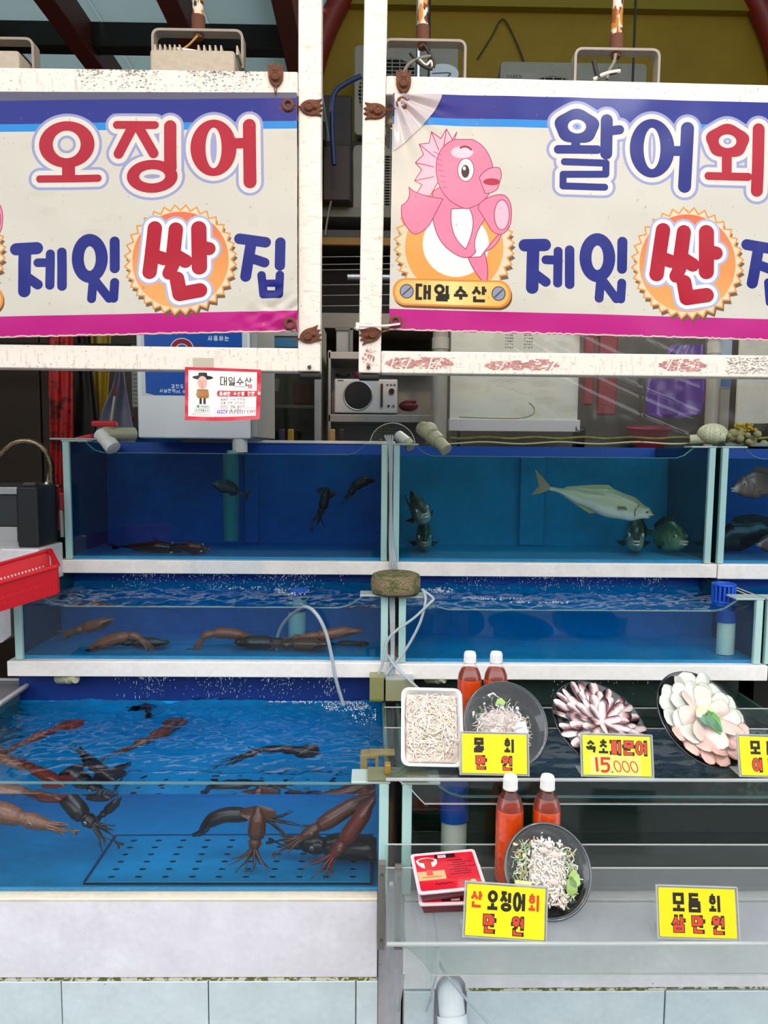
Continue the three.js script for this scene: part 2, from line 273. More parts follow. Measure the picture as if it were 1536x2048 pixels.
// white beams and legs that carry the two upper rows
function stand(label, xa, xb, pya, pyb, pxmid, zf, zb, group) {
  const t = thing('tank_stand', label, 'tank stand', [0, 0, 0], 'white beam stands under the tanks');
  const y1 = ym(pya, zf, pxmid), y0 = ym(pyb, zf, pxmid);
  part('front_beam', uvm(rspan(xa, xb, y0, y1 - 0.001, zf - 0.06, zf + 0.012, 0.003)), whiteSteel, t);
  for (const x of [xa + 0.02, xb - 0.02]) { part('side_beam', uvm(rspan(x - 0.018, x + 0.018, y0, y1 - 0.001, zb - 0.05, zf - 0.06)), whiteSteel, t); part('leg', uvm(rspan(x - 0.018, x + 0.018, 0, y0, zb - 0.05, zb - 0.012)), whiteSteel, t); }
  part('shelf_board', uvm(span(xa + 0.04, xb - 0.04, y1 - 0.013, y1 - 0.001, zb - 0.02, zf - 0.06)), M('#24508f', 0.5), t);
  return t;
}
stand('white beam stand under the upper left tank', xm(119, 1133, ZU), xm(781, 1133, ZU), 1120, 1147, 450, ZU, -1.42);
stand('white beam stand under the upper middle tank', xm(783, 1133, ZU), xm(1431, 1133, ZU), 1125, 1153, 1100, ZU, -1.42);
stand('white beam stand at the right edge under the bream tank', xm(1433, 1133, ZU), xm(1433, 1133, ZU) + 1.1, 1125, 1155, 1100, ZU, -1.42);
stand('white beam stand under the middle left tank', xm(18, 1335, ZM), xm(786, 1335, ZM), 1321, 1352, 400, ZM, -0.98);
stand('white beam stand under the middle right tank', xm(788, 1335, ZM), xm(1532, 1335, ZM), 1327, 1358, 1150, ZM, -0.98);
water('ul', 'clear sea water filling the upper left tank', { level: utY - pxm(21, ZU), amp: 0.0012, col: '#5fb4d6', dist: 0.5, sd: 2, n: [90, 30] });
water('ur', 'clear sea water around the long pale fish', { level: utY2 - pxm(21, ZU), amp: 0.0012, col: '#74d8d4', dist: 0.7, sd: 3, n: [90, 30] });
water('u3', 'clear sea water around the bream at the right edge', { level: utY2 - pxm(21, ZU), amp: 0.0012, col: '#5fb4d6', dist: 0.5, sd: 4, n: [90, 30] });
water('ml', 'rippled sea water in the middle left tank', { level: mtY - pxm(24, ZM), amp: 0.009, col: '#5fb4d6', dist: 0.5, sd: 5, calm: 0.75 });
water('mr', 'rippled sea water in the middle right tank', { level: ym(1198, ZM, 1150) - pxm(24, ZM), amp: 0.008, col: '#5fbcd4', dist: 0.5, sd: 6, calm: 0.75 });
water('m3', 'sea water in the middle tank at the right edge', { level: ym(1198, ZM, 1150) - pxm(24, ZM), amp: 0.003, col: '#5fb4d6', dist: 0.5, sd: 7, n: [60, 30] });
water('ll', 'bright blue rippled sea water around the squid', { level: ym(1592, ZL, 400), amp: 0.0085, col: '#7cc8ea', dist: 1.3, sd: 8, n: [220, 120], calm: 0.12 });
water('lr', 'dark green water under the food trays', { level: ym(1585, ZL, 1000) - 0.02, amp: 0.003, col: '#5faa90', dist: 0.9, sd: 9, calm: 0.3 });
// ---------------------------------------------------------------- lettering: Korean syllables drawn from strokes
const JAMO = {
  ㄱ: [[[0, 0], [1, 0], [0.9, 1]]], ㄴ: [[[0, 0], [0, 1], [1, 1]]], ㄷ: [[[1, 0], [0, 0], [0, 1], [1, 1]]], ㄹ: [[[0, 0], [1, 0], [1, 0.5], [0, 0.5], [0, 1], [1, 1]]],
  ㅁ: [[[0, 0], [1, 0], [1, 1], [0, 1], [0, 0], [0.1, 0]]], ㅂ: [[[0, 0], [0, 1], [1, 1], [1, 0]], [[0, 0.5], [1, 0.5]]], ㅅ: [[[0.5, 0], [0.42, 0.45], [0, 1]], [[0.45, 0.42], [1, 1]]], ㅇ: [['o', 0.5, 0.5, 0.5, 0.5]],
  ㅈ: [[[0, 0], [1, 0]], [[0.5, 0], [0.42, 0.45], [0, 1]], [[0.45, 0.45], [1, 1]]], ㅊ: [[[0.3, -0.02], [0.7, -0.02]], [[0, 0.25], [1, 0.25]], [[0.5, 0.25], [0.42, 0.6], [0, 1]], [[0.45, 0.6], [1, 1]]],
  ㅋ: [[[0, 0], [1, 0], [0.9, 1]], [[0, 0.5], [0.95, 0.5]]], ㅌ: [[[1, 0], [0, 0], [0, 1], [1, 1]], [[0, 0.5], [0.9, 0.5]]], ㅍ: [[[0, 0], [1, 0]], [[0.3, 0], [0.3, 1]], [[0.7, 0], [0.7, 1]], [[0, 1], [1, 1]]],
  ㅎ: [[[0.3, 0], [0.7, 0]], [[0, 0.26], [1, 0.26]], ['o', 0.5, 0.72, 0.34, 0.28]],
  ㅏ: [[[0.3, 0], [0.3, 1]], [[0.3, 0.48], [1, 0.48]]], ㅑ: [[[0.3, 0], [0.3, 1]], [[0.3, 0.33], [1, 0.33]], [[0.3, 0.66], [1, 0.66]]], ㅓ: [[[0.75, 0], [0.75, 1]], [[0, 0.48], [0.75, 0.48]]], ㅕ: [[[0.75, 0], [0.75, 1]], [[0, 0.33], [0.75, 0.33]], [[0, 0.66], [0.75, 0.66]]],
  ㅣ: [[[0.5, 0], [0.5, 1]]], ㅐ: [[[0.1, 0], [0.1, 1]], [[0.1, 0.5], [0.85, 0.5]], [[0.85, 0], [0.85, 1]]], ㅔ: [[[0.5, 0.05], [0.5, 0.95]], [[0, 0.48], [0.5, 0.48]], [[1, 0], [1, 1]]],
  ㅗ: [[[0, 1], [1, 1]], [[0.5, 0], [0.5, 1]]], ㅜ: [[[0, 0], [1, 0]], [[0.5, 0], [0.5, 1]]], ㅡ: [[[0, 0.5], [1, 0.5]]], ㅛ: [[[0, 1], [1, 1]], [[0.3, 0], [0.3, 1]], [[0.7, 0], [0.7, 1]]],
};
const LEAD = 'ㄱㄲㄴㄷㄸㄹㅁㅂㅃㅅㅆㅇㅈㅉㅊㅋㅌㅍㅎ', VOW = 'ㅏㅐㅑㅒㅓㅔㅕㅖㅗㅘㅙㅚㅛㅜㅝㅞㅟㅠㅡㅢㅣ', TAIL = ' ㄱㄲㄳㄴㄵㄶㄷㄹㄺㄻㄼㄽㄾㄿㅀㅁㅂㅄㅅㅆㅇㅈㅊㅋㅌㅍㅎ';
const MIXED = { ㅘ: 'ㅗㅏ', ㅙ: 'ㅗㅐ', ㅚ: 'ㅗㅣ', ㅝ: 'ㅜㅓ', ㅞ: 'ㅜㅔ', ㅟ: 'ㅜㅣ', ㅢ: 'ㅡㅣ' };
function syllable(ch, x, y, w, h) { // stroke lists of one syllable set in the box
  const c = ch.charCodeAt(0) - 0xac00, out = [];
  const put = (j, a, b, cw, chh) => { for (const s of JAMO[j] || []) out.push(s[0] === 'o' ? ['o', x + w * (a + cw * s[1]), y + h * (b + chh * s[2]), w * cw * s[3], h * chh * s[4]] : s.map(([p, q]) => [x + w * (a + cw * p), y + h * (b + chh * q)])); };
  const l = LEAD[Math.floor(c / 588)], v = VOW[Math.floor((c % 588) / 28)], t = TAIL[c % 28], fin = t !== ' ', H = fin ? 0.54 : 1;
  if ('ㅗㅛㅜㅠㅡ'.includes(v)) {
    put(l, 0.16, 0.02, 0.68, fin ? 0.3 : 0.5);
    if (v === 'ㅡ') put('ㅡ', 0, fin ? 0.36 : 0.62, 1, 0.3); else put(v, 0, fin ? 0.38 : 0.64, 1, fin ? 0.2 : 0.3);
    if (fin) put(t, 0.12, 0.68, 0.76, 0.3);
  } else if (MIXED[v]) {
    put(l, 0.06, 0, 0.5, (fin ? 0.26 : 0.46)); put(MIXED[v][0], 0, fin ? 0.36 : 0.62, 0.62, fin ? 0.16 : 0.26); put(MIXED[v][1], 0.7, 0, 0.3, fin ? 0.62 : 1);
    if (fin) put(t, 0.16, 0.74, 0.76, 0.25);
  } else {
    const d = l === 'ㅆ' || l === 'ㄸ'; const wide = 'ㅐㅔ'.includes(v);
    if (l === 'ㅆ') { put('ㅅ', 0, 0, 0.3, H * 0.92); put('ㅅ', 0.3, 0, 0.34, H * 0.92); } else put(l, 0.02, 0.02, wide ? 0.36 : 0.54, H * 0.92);
    put(v, wide ? 0.54 : 0.68, 0, wide ? 0.42 : 0.32, fin ? 0.58 : 1);
    if (fin) put(t, 0.16, 0.68, 0.74, 0.31);
  }
  return out;
}
function strokePath(c, list) {
  c.beginPath();
  for (const s of list) { if (s[0] === 'o') { c.moveTo(s[1] + s[3], s[2]); c.ellipse(s[1], s[2], Math.max(0.1, s[3]), Math.max(0.1, s[4]), 0, 0, PI * 2); } else { c.moveTo(...s[0]); for (const p of s.slice(1)) c.lineTo(...p); } }
}
function write(c, text, x, y, w, h, gap, lw, color, o = {}) { // each character in a cell of w x h, gap between
  c.lineJoin = o.round ? 'round' : 'miter'; c.lineCap = o.round ? 'round' : 'butt';
  let px = x;
  for (const ch of text) {
    if (ch === ' ') { px += w * 0.6 + gap; continue; }
    if (ch.charCodeAt(0) < 0xac00) { c.fillStyle = color; c.font = `bold ${h * 1.15}px sans-serif`; c.fillText(ch, px, y + h); px += c.measureText(ch).width + gap; continue; }
    const list = syllable(ch, px + lw / 2, y + lw / 2, w - lw, h - lw);
    if (o.edge) { strokePath(c, list); c.strokeStyle = o.edge; c.lineWidth = lw + (o.edgeW || lw * 0.6); c.lineCap = o.round ? 'round' : 'square'; c.stroke(); c.lineCap = o.round ? 'round' : 'butt'; }
    strokePath(c, list); c.strokeStyle = color; c.lineWidth = lw; c.stroke();
    px += w + gap;
  }
}
const RED = '#ac0c28', NAVY = '#1a2078';
const ell = (c, x, y, a, b) => { c.beginPath(); c.ellipse(x, y, a, b, 0, 0, PI * 2); };
// bold headline letters as outlines with two rims
function rimmed(c, glyphs) {
  for (const [col, lw] of [['#9498c0', 30], ['#d9d5c9', 19]]) for (const g of glyphs) { c.strokeStyle = col; c.fillStyle = col; c.lineJoin = c.lineCap = 'round'; for (const s of g.s) drawPiece(c, s, lw, col); }
  for (const g of glyphs) for (const s of g.s) drawPiece(c, s, 0, g.c);
}
function drawPiece(c, s, extra, col) { // ['ring',cx,cy,rx,ry,thickX,thickY] | ['line',w,pts...] | ['poly',pts...]
  c.fillStyle = c.strokeStyle = col;
  if (s[0] === 'ring') { const [, x, y, rx, ry, tx2, ty2] = s; c.beginPath(); c.ellipse(x, y, rx + extra / 2, ry + extra / 2, 0, 0, PI * 2); const ix = rx - tx2 - extra / 2, iy = ry - ty2 - extra / 2; if (ix > 1 && iy > 1) c.ellipse(x, y, ix, iy, 0, 0, PI * 2, true); c.fill('evenodd'); }
  else if (s[0] === 'line') { c.lineJoin = c.lineCap = 'round'; c.lineWidth = s[1] + extra; c.beginPath(); c.moveTo(...s[2]); for (const p of s.slice(3)) c.lineTo(...p); c.stroke(); }
  else if (s[0] === 'blob') { const [, x, y, r, k] = s; c.beginPath(); for (let i = 0; i <= 80; i++) { const a = i / 80 * PI * 2 - PI / 2, q = 1 + k * Math.cos(a * 5 + PI / 2 * 5 ); const X = x + (r * q + extra / 2) * Math.cos(a), Y = y + (r * 0.76 * q + extra / 2) * Math.sin(a); i ? c.lineTo(X, Y) : c.moveTo(X, Y); } const ir = r * 0.42 - extra / 2; if (ir > 1) c.ellipse(x, y, ir, ir * 0.74, 0, 0, PI * 2, true); c.fill('evenodd'); }
}
function burst(c, x, y, r, n, dx, dy, col, edge) {
  const star = (ox, oy, k = 1) => { c.beginPath(); for (let i = 0; i <= n * 2; i++) { const a = i * PI / n + 0.1, q = (i % 2 ? r * 0.9 : r) * k; const X = x + ox + q * Math.cos(a), Y = y + oy + q * Math.sin(a); i ? c.lineTo(X, Y) : c.moveTo(X, Y); } };
  star(dx, dy); c.fillStyle = '#6b5542'; c.fill(); star(0, 0); c.fillStyle = '#d8cdae'; c.fill(); c.strokeStyle = edge; c.lineWidth = 3; c.stroke();
}
// the lower line and badge, common to both banners; coordinates are those of the left banner in the photograph
function cheapest(c) {
  const L = (w, ...p) => ['line', w, ...p];
  const blue = [L(25, [37, 484], [77, 482]), L(25, [54, 486], [53, 570]), L(20, [58, 541], [80, 557]), L(18, [80, 512], [98, 512]), L(18, [104, 494], [104, 559]), L(19, [127, 491], [128, 561]),
    ['ring', 183, 505, 36, 50, 24, 25], L(20, [233, 471], [233, 526]), L(18, [190, 550], [187, 588]), L(18, [192, 548], [222, 588]), L(18, [233, 555], [231, 588]),
    L(22, [484, 470], [536, 478]), L(22, [507, 480], [496, 548]), L(20, [512, 512], [534, 520]), L(21, [566, 479], [565, 527]), L(17, [528, 546], [532, 586], [563, 586], [565, 546]), L(15, [530, 563], [564, 563])];
  for (const s of blue) drawPiece(c, s, 0, NAVY);
  burst(c, 365, 512, 113, 32, 3, 8, '#d8cdae', '#d9913f');
  const g = c.createLinearGradient(0, 415, 0, 610); g.addColorStop(0, '#e06b47'); g.addColorStop(0.45, '#e2904f'); g.addColorStop(1, '#eaa55c'); c.fillStyle = g; ell(c, 365, 512, 97, 99); c.fill();
  const ssan = [L(29, [314, 446], [303, 535]), L(27, [308, 500], [331, 508]), L(29, [356, 449], [348, 520]), L(28, [352, 500], [375, 514]), L(27, [350, 520], [342, 538]), L(31, [402, 448], [403, 527]), L(27, [404, 485], [422, 489]), L(30, [358, 550], [364, 582], [404, 575])];
  for (const [col, lw] of [['#a9b0d4', 24], ['#f3eee6', 15], [RED, 0]]) for (const s of ssan) drawPiece(c, s, lw, col);
}
function bannerBase(c, W, H, dirt) {
  c.fillStyle = '#e4e0d2'; c.fillRect(0, 0, W, H);
}
function weather(c, x0, y0, w, h, n, col) { for (let i = 0; i < n; i++) { c.fillStyle = `rgba(${col},${rr(0.04, 0.3)})`; const s = rr(0.4, 2.2); c.fillRect(x0 + rnd() * w, y0 + rnd() * h, s * rr(0.5, 2), s * rr(0.6, 3)); } }
const BW = 831, BH = 478, BS = 2.464; // banner in photograph pixels, and canvas scale
// a plain pink cartoon fish in front of the round badge, with the name plate under it
function fishBadge(c) {
  burst(c, 912, 490, 120, 34, 3, 9, '#d8cdae', '#d9913f');
  c.fillStyle = '#e7a04f'; ell(c, 912, 492, 98, 98); c.fill(); c.fillStyle = '#ece8e4'; ell(c, 915, 486, 66, 66); c.fill();
  const pink = '#e77f9c', dark = '#c24f74', pale = '#f4b6c4'; c.lineWidth = 1.6; c.strokeStyle = '#9c3556'; c.lineJoin = 'round';
  const P = (pts, f) => { c.beginPath(); c.moveTo(...pts[0]); for (let i = 1; i + 1 < pts.length; i += 2) c.quadraticCurveTo(...pts[i], ...pts[i + 1]); c.closePath(); c.fillStyle = f; c.fill(); c.stroke(); };
  c.beginPath(); [[914, 260], [905, 276], [893, 255], [882, 274], [863, 261], [859, 283], [839, 287], [848, 307], [832, 323], [845, 337], [831, 359], [846, 367], [835, 386], [862, 390], [884, 350], [905, 290]].forEach(([x, y], i) => i ? c.lineTo(x, y) : c.moveTo(x, y)); c.closePath(); c.fillStyle = pale; c.fill(); c.stroke(); for (const [x, y] of [[893, 255], [863, 261], [839, 287], [832, 323], [831, 359]]) { c.beginPath(); c.moveTo(x, y); c.lineTo(x + (885 - x) * 0.7, y + (340 - y) * 0.45); c.stroke(); }
  P([[965, 510], [985, 480], [1008, 455], [1000, 490], [972, 500], [985, 540], [976, 566], [950, 540], [940, 512]], pink);
  P([[868, 380], [860, 470], [905, 500], [940, 525], [955, 500], [945, 470], [975, 430], [960, 380], [900, 360]], pink);
  P([[905, 415], [900, 470], [935, 495], [960, 440], [940, 412]], '#f6dfe2');
  P([[888, 395], [830, 388], [820, 372], [826, 400], [806, 410], [802, 440], [824, 462], [836, 478], [862, 448], [900, 425]], pink);
  P([[962, 400], [990, 380], [1010, 384], [1030, 395], [1024, 440], [1010, 478], [985, 455], [970, 430], [958, 412]], pink); c.fillStyle = pale; ell(c, 1006, 424, 15, 30); c.fill(); c.stroke();
  P([[910, 275], [870, 290], [874, 340], [880, 400], [935, 414], [985, 400], [990, 350], [985, 290], [945, 274]], pink);
  c.fillStyle = '#f9c9d2'; ell(c, 925, 300, 22, 12); c.fill();
  P([[960, 350], [975, 325], [1000, 330], [1008, 345], [1000, 358], [1000, 380], [972, 382], [958, 370]], '#ef8fa8'); c.fillStyle = '#b02a3e'; ell(c, 985, 358, 17, 7); c.fill();
  c.fillStyle = '#fbf8f4'; ell(c, 933, 335, 16, 23); c.fill(); c.stroke(); c.fillStyle = '#3a2820'; ell(c, 932, 338, 8, 13); c.fill(); c.fillStyle = '#fff'; ell(c, 930, 332, 3, 4); c.fill();
  c.strokeStyle = '#7a3a3a'; c.lineWidth = 4; c.beginPath(); c.moveTo(920, 292); c.quadraticCurveTo(934, 284, 944, 296); c.stroke();
  c.strokeStyle = dark; c.lineWidth = 1.5; for (let i = 0; i < 7; i++) { c.beginPath(); c.moveTo(868 + i * 3, 300 + i * 12); c.lineTo(884 + i * 2, 306 + i * 11); c.stroke(); }
  // name plate
  const rp = (x, y, w, h, r) => { c.beginPath(); c.roundRect(x, y, w, h, r); };
  rp(793, 562, 236, 56, 26); c.fillStyle = '#6b4a2a'; c.fill(); rp(791, 557, 236, 56, 26); c.fillStyle = '#d98a3f'; c.fill(); const g = c.createLinearGradient(800, 0, 1020, 0); g.addColorStop(0, '#e7b25c'); g.addColorStop(0.5, '#e9dc8c'); g.addColorStop(1, '#e3b25a'); rp(796, 561, 226, 48, 22); c.fillStyle = g; c.fill();
  for (const x of [819, 1002]) { c.fillStyle = '#8f93a5'; ell(c, x, 584, 13, 14); c.fill(); c.strokeStyle = '#474a58'; c.lineWidth = 2; c.stroke(); c.beginPath(); c.moveTo(x - 8, 592); c.lineTo(x + 8, 576); c.lineWidth = 3; c.stroke(); }
  write(c, '대일수산', 836, 567, 34, 36, 3, 6.2, '#2a221c');
}
function headlineLeft(c) {
  const L = (w, ...p) => ['line', w, ...p];
  rimmed(c, [
    { c: RED, s: [['ring', 132, 283, 56, 46, 28, 19], L(26, [135, 325], [135, 345]), L(15, [78, 351], [194, 351])] },
    { c: RED, s: [L(16, [233, 246], [308, 246]), L(20, [262, 254], [236, 303]), L(20, [280, 258], [306, 303]), L(25, [339, 249], [340, 332]), ['ring', 303, 349, 51, 33, 25, 19]] },
    { c: RED, s: [['ring', 426, 293, 46, 57, 30, 16], L(21, [462, 284], [492, 284]), L(26, [498, 249], [499, 362])] },
  ]);
}
function headlineRight(c) {
  const L = (w, ...p) => ['line', w, ...p];
  rimmed(c, [
    { c: NAVY, s: [['blob', 1154, 254, 44, 0.05], L(18, [1152, 282], [1152, 296]), L(17, [1117, 300], [1196, 298]), L(24, [1214, 240], [1214, 305]), L(18, [1218, 261], [1240, 258]), L(14, [1130, 324], [1214, 324], [1214, 346], [1128, 349], [1128, 372], [1212, 372])] },
    { c: NAVY, s: [['ring', 1306, 293, 45, 58, 28, 17], L(20, [1345, 297], [1372, 297]), L(26, [1377, 252], [1372, 367])] },
    { c: RED, s: [['blob', 1458, 275, 43, 0.05], L(20, [1457, 305], [1457, 336]), L(16, [1420, 345], [1500, 345]), L(24, [1521, 250], [1518, 372])] },
  ]);
}
function bannerTex(left, s) {
  return canvasTex(2048, Math.round(BH * BS), (c, W, H) => {
    seed(s); c.save(); c.scale(BS, BS); c.fillStyle = '#cdc9bb'; c.fillRect(0, 0, BW, BH);
    const y0 = 187; c.translate(-785, -y0);
    c.fillStyle = '#1d2380'; c.fillRect(785, y0, BW, 46); c.fillStyle = '#1c84cf'; c.fillRect(785, y0 + 46, BW, 15);
    c.fillStyle = '#b81c7c'; c.fillRect(785, 621, BW, 44);
    fishBadge(c);
    if (left) { c.save(); c.translate(1022, -8); headlineLeft(c); c.restore(); } else { c.save(); c.translate(0, -10); headlineRight(c); c.restore(); }
    c.save(); c.translate(1016, 0); cheapest(c); c.restore();
    // stains and scuffs of the old vinyl
    weather(c, 785, y0, BW, BH, 520, '90,80,60'); weather(c, 785, y0 + 20, BW, 60, 60, '240,235,220');
    for (let i = 0; i < 26; i++) { c.fillStyle = `rgba(150,135,95,${rr(0.03, 0.08)})`; ell(c, 785 + rnd() * BW, y0 + rnd() * BH, rr(5, 30), rr(4, 16)); c.fill(); }
    c.strokeStyle = '#cfc3ad'; c.lineWidth = 3; c.beginPath(); c.moveTo(785, 664); for (let x = 785; x < 1616; x += 6) c.lineTo(x, 663 + rr(-1.4, 1.4)); c.stroke();
    for (const [gx, gy] of [[803, 205], [1598, 205], [796, 650], [1600, 650]]) for (let i = 0; i < 40; i++) { c.fillStyle = `rgba(${rr(110, 170)},${rr(60, 90)},${rr(30, 50)},${rr(0.15, 0.5)})`; const a = rnd() * 7, r = rr(5, gy > 400 ? 26 : 16); ell(c, gx + r * Math.cos(a), gy + r * 0.6 * Math.sin(a), rr(1, 4), rr(1, 3)); c.fill(); }
    c.restore();
  });
}
// ---------------------------------------------------------------- white sign frames with their banners
const rustTex = dataTex(256, (u, v) => { const n = tileN(u, v, 8, 31), f = tileN(u, v, 30, 32); const s = 1 + 0.5 * n + 0.5 * f; return [98 * s, 56 * s, 34 * s]; }, [12, 12]);
const rust = M('#ffffff', 0.85, { map: rustTex });
// paint with specks, runs and bare patches, drawn along the length of the bar
function paintTex(s, o = {}) {
  return canvasTex(1024, 128, (c, W, H) => {
    seed(s); c.fillStyle = o.base || '#dcd2c5'; c.fillRect(0, 0, W, H);
    for (let i = 0; i < 240; i++) { c.fillStyle = `rgba(110,90,70,${rr(0.04, 0.17)})`; const x = rnd() * W; c.fillRect(x, rnd() * H, rr(1, 5), rr(8, 60)); }
    for (let i = 0; i < (o.specks || 160); i++) { c.fillStyle = `rgba(50,40,30,${rr(0.3, 0.85)})`; ell(c, rnd() * W, rnd() * H, rr(0.5, 1.8), rr(0.5, 2.4)); c.fill(); }
    for (const [cx, w, n] of o.mould || []) for (let i = 0; i < n; i++) { c.fillStyle = `rgba(40,36,28,${rr(0.25, 0.7)})`; ell(c, cx + (rnd() + rnd() - 1) * w, rnd() * rnd() * H * 1.1, rr(0.5, 2.5), rr(0.8, 4.5)); c.fill(); }
    for (const [a, b, y0, y1] of o.bare || []) {
      for (let i = 0; i < (b - a) * 2.2; i++) { c.fillStyle = ['#a8736c', '#b98a82', '#9b6660', '#b47d75'][Math.floor(rnd() * 4)]; const x = rr(a, b), e = Math.min(x - a, b - x) / 18; const m = (y0 + y1) / 2, hh = (y1 - y0) / 2 * clamp(e, 0.3, 1); ell(c, x, m + rr(-hh, hh), rr(1.5, 5), rr(1.5, 6)); c.fill(); }
      c.strokeStyle = 'rgba(60,50,45,.55)'; c.lineWidth = 1; for (let i = 0; i < 6; i++) { c.beginPath(); let x = rr(a, b - 20), y = rr(y0, y1); c.moveTo(x, y); for (let k = 0; k < 5; k++) c.lineTo(x += rr(4, 12), y += rr(-5, 5)); c.stroke(); }
      c.strokeStyle = '#dcd2c5'; c.lineWidth = 3; for (let i = 0; i < 2; i++) { const x = rr(a, b); c.beginPath(); c.moveTo(x, y0 - 4); c.lineTo(x - rr(6, 20), y1 + 4); c.stroke(); }
    }
    for (const [a, b] of o.net || []) { c.fillStyle = '#6a6058'; for (let i = 0; i < (b - a) * 3; i++) { ell(c, rr(a, b), rr(14, 108), rr(0.8, 3), rr(0.8, 2.5)); c.fill(); } }
  });
}
function fbar(ax, ay, bx, by, wpx, z, depth) { // bar with uv 0..1 along its front
  const a = at(ax, ay, z), b = at(bx, by, z), L = a.distanceTo(b), w = pxm(wpx, z), g = flat(rbox(L, w, depth, 0, 0, 0, 0.004));
  const p = g.attributes.position, u = g.attributes.uv; for (let i = 0; i < p.count; i++) u.setXY(i, p.getX(i) / L + 0.5, clamp((p.getY(i) + (Math.abs(p.getZ(i)) < depth / 2 - 0.004 ? 0 : 0)) / w + 0.5));
  return g.rotateZ(Math.atan2(b.y - a.y, b.x - a.x)).translate((a.x + b.x) / 2, (a.y + b.y) / 2, z - depth / 2);
}
const FD = 0.046;
const lf = thing('sign_frame', 'white welded steel frame around the left banner', 'sign frame');
part('top_bar', fbar(-500, 153, 596, 168, 46, ZS, FD), M('#ffffff', 0.4, { map: paintTex(11, { mould: [[640, 40, 120], [720, 50, 160], [860, 70, 220], [930, 30, 60]], specks: 200 }) }), lf);
part('bottom_bar', fbar(-500, 706, 598, 720, 46, ZS, FD), M('#ffffff', 0.4, { map: paintTex(12, { specks: 200 }) }), lf);
part('post', fbar(618, 743, 620, -120, 44, ZS + 0.002, FD + 0.004), M('#ffffff', 0.4, { map: paintTex(13, { specks: 90 }) }), lf);
const rf = thing('sign_frame', 'white steel frame with peeled pink primer around the right banner', 'sign frame');
part('top_bar', fbar(772, 170, 1700, 193, 36, ZS, FD), M('#ffffff', 0.4, { map: paintTex(14, { specks: 220 }) }), rf);
part('bottom_bar', fbar(762, 724, 1700, 735, 44, ZS, FD), M('#ffffff', 0.4, { map: paintTex(15, { bare: [[10, 82, 40, 100], [70, 155, 36, 100], [225, 320, 50, 102], [310, 385, 40, 100], [606, 708, 30, 98]], net: [[752, 940]], specks: 120 }) }), rf);
part('post', fbar(739, 746, 754, -120, 44, ZS + 0.002, FD + 0.004), M('#ffffff', 0.4, { map: paintTex(16, { bare: [[16, 58, 20, 90]], specks: 90 }) }), rf);
for (const [f, x, y] of [[lf, 619, 735], [rf, 737, 735]]) part('screw', cyl(0.0045, 0.0045, 0.006, 0, 0, 0, 12).rotateX(PI / 2).translate(at(x, y, ZS).x, at(x, y, ZS).y, ZS + 0.004), M('#4a443c', 0.5, { metalness: 0.8 }), f);
for (const [f, x, y] of [[lf, 620, 748], [rf, 738, 751]]) part('foot', rbox(0.05, 0.012, 0.045, at(x, y, ZS).x, at(x, y, ZS).y - 0.003, ZS - 0.022, 0.004), M('#15120f', 0.7), f);

// vinyl sheet hung a little in front of the bars, with slack folds
function banner(label, left, corners, tex, folds) {
  const t = thing('banner', label, 'banner'), z = ZS + 0.012, [tl, tr, br, bl] = corners.map(([x, y]) => at(x, y, z));
  const nx = 120, ny = 60, g = new THREE.PlaneGeometry(1, 1, nx, ny), p = g.attributes.position, u = g.attributes.uv;
  for (let i = 0; i < p.count; i++) {
    const s = u.getX(i), q = 1 - u.getY(i), a = tl.clone().lerp(tr, s), b = bl.clone().lerp(br, s), r = a.lerp(b, q);
    p.setXYZ(i, r.x, r.y, r.z + folds(s, q));
  }
  g.computeVertexNormals(); const back = g.clone(); const bp = back.attributes.position; for (let i = 0; i < bp.count; i++) bp.setZ(i, bp.getZ(i) - 0.0012);
  part('sheet', g, MP('#e9e9e9', 0.3, { map: tex, specularIntensity: 0.35, clearcoat: 0.12, clearcoatRoughness: 0.25 }), t);
  const bi = back.index.array; for (let i = 0; i < bi.length; i += 3) { const k = bi[i]; bi[i] = bi[i + 1]; bi[i + 1] = k; } back.computeVertexNormals();
  part('backing', back, M('#cfcabc', 0.6), t);
  if (!left) { const cp = new THREE.PlaneGeometry(1, 1, 40, 40), cv = cp.attributes.position, cu = cp.attributes.uv; for (let i = 0; i < cv.count; i++) { const q = 0.004 + (1 - cu.getY(i)) * 0.234, s = 0.004 + cu.getX(i) * 0.114 * (1 - Math.pow(q / 0.24, 1.5)), a = tl.clone().lerp(tr, s), b2 = bl.clone().lerp(br, s), r = a.lerp(b2, q); cv.setXYZ(i, r.x, r.y, r.z + folds(s, q) + 0.003); } cp.computeVertexNormals(); part('corner_patch', cp, MP('#d4c6c4', 0.22, { transmission: 0.4, thickness: 0, clearcoat: 0.3 }), t, 'wrinkled pale patch over the corner'); }
  for (const [s, q] of [[0.022, 0.04], [0.978, 0.03], [0.015, 0.965], [0.982, 0.965]]) { const a = tl.clone().lerp(tr, s), b = bl.clone().lerp(br, s), r = a.lerp(b, q); part('grommet', new THREE.TorusGeometry(0.0105, 0.0045, 8, 20).translate(r.x, r.y, r.z + folds(s, q) + 0.002), rust, t, 'rusty ring eyelet'); }
  return t;
}
const sag = (s, q) => 0.004 * noise(s * 3, q * 2, 4) + 0.0022 * noise(s * 9, q * 5, 8);
banner('left banner with red letters 오징어 under a blue band', true, [[-236, 204], [594, 196], [595, 663], [-236, 681]], bannerTex(true, 101), (s, q) => sag(s, q) + 0.012 * Math.exp(-(((s - 0.97) / 0.08) ** 2 + ((q - 0.95) / 0.12) ** 2)) * noise(s * 40, q * 30, 2));
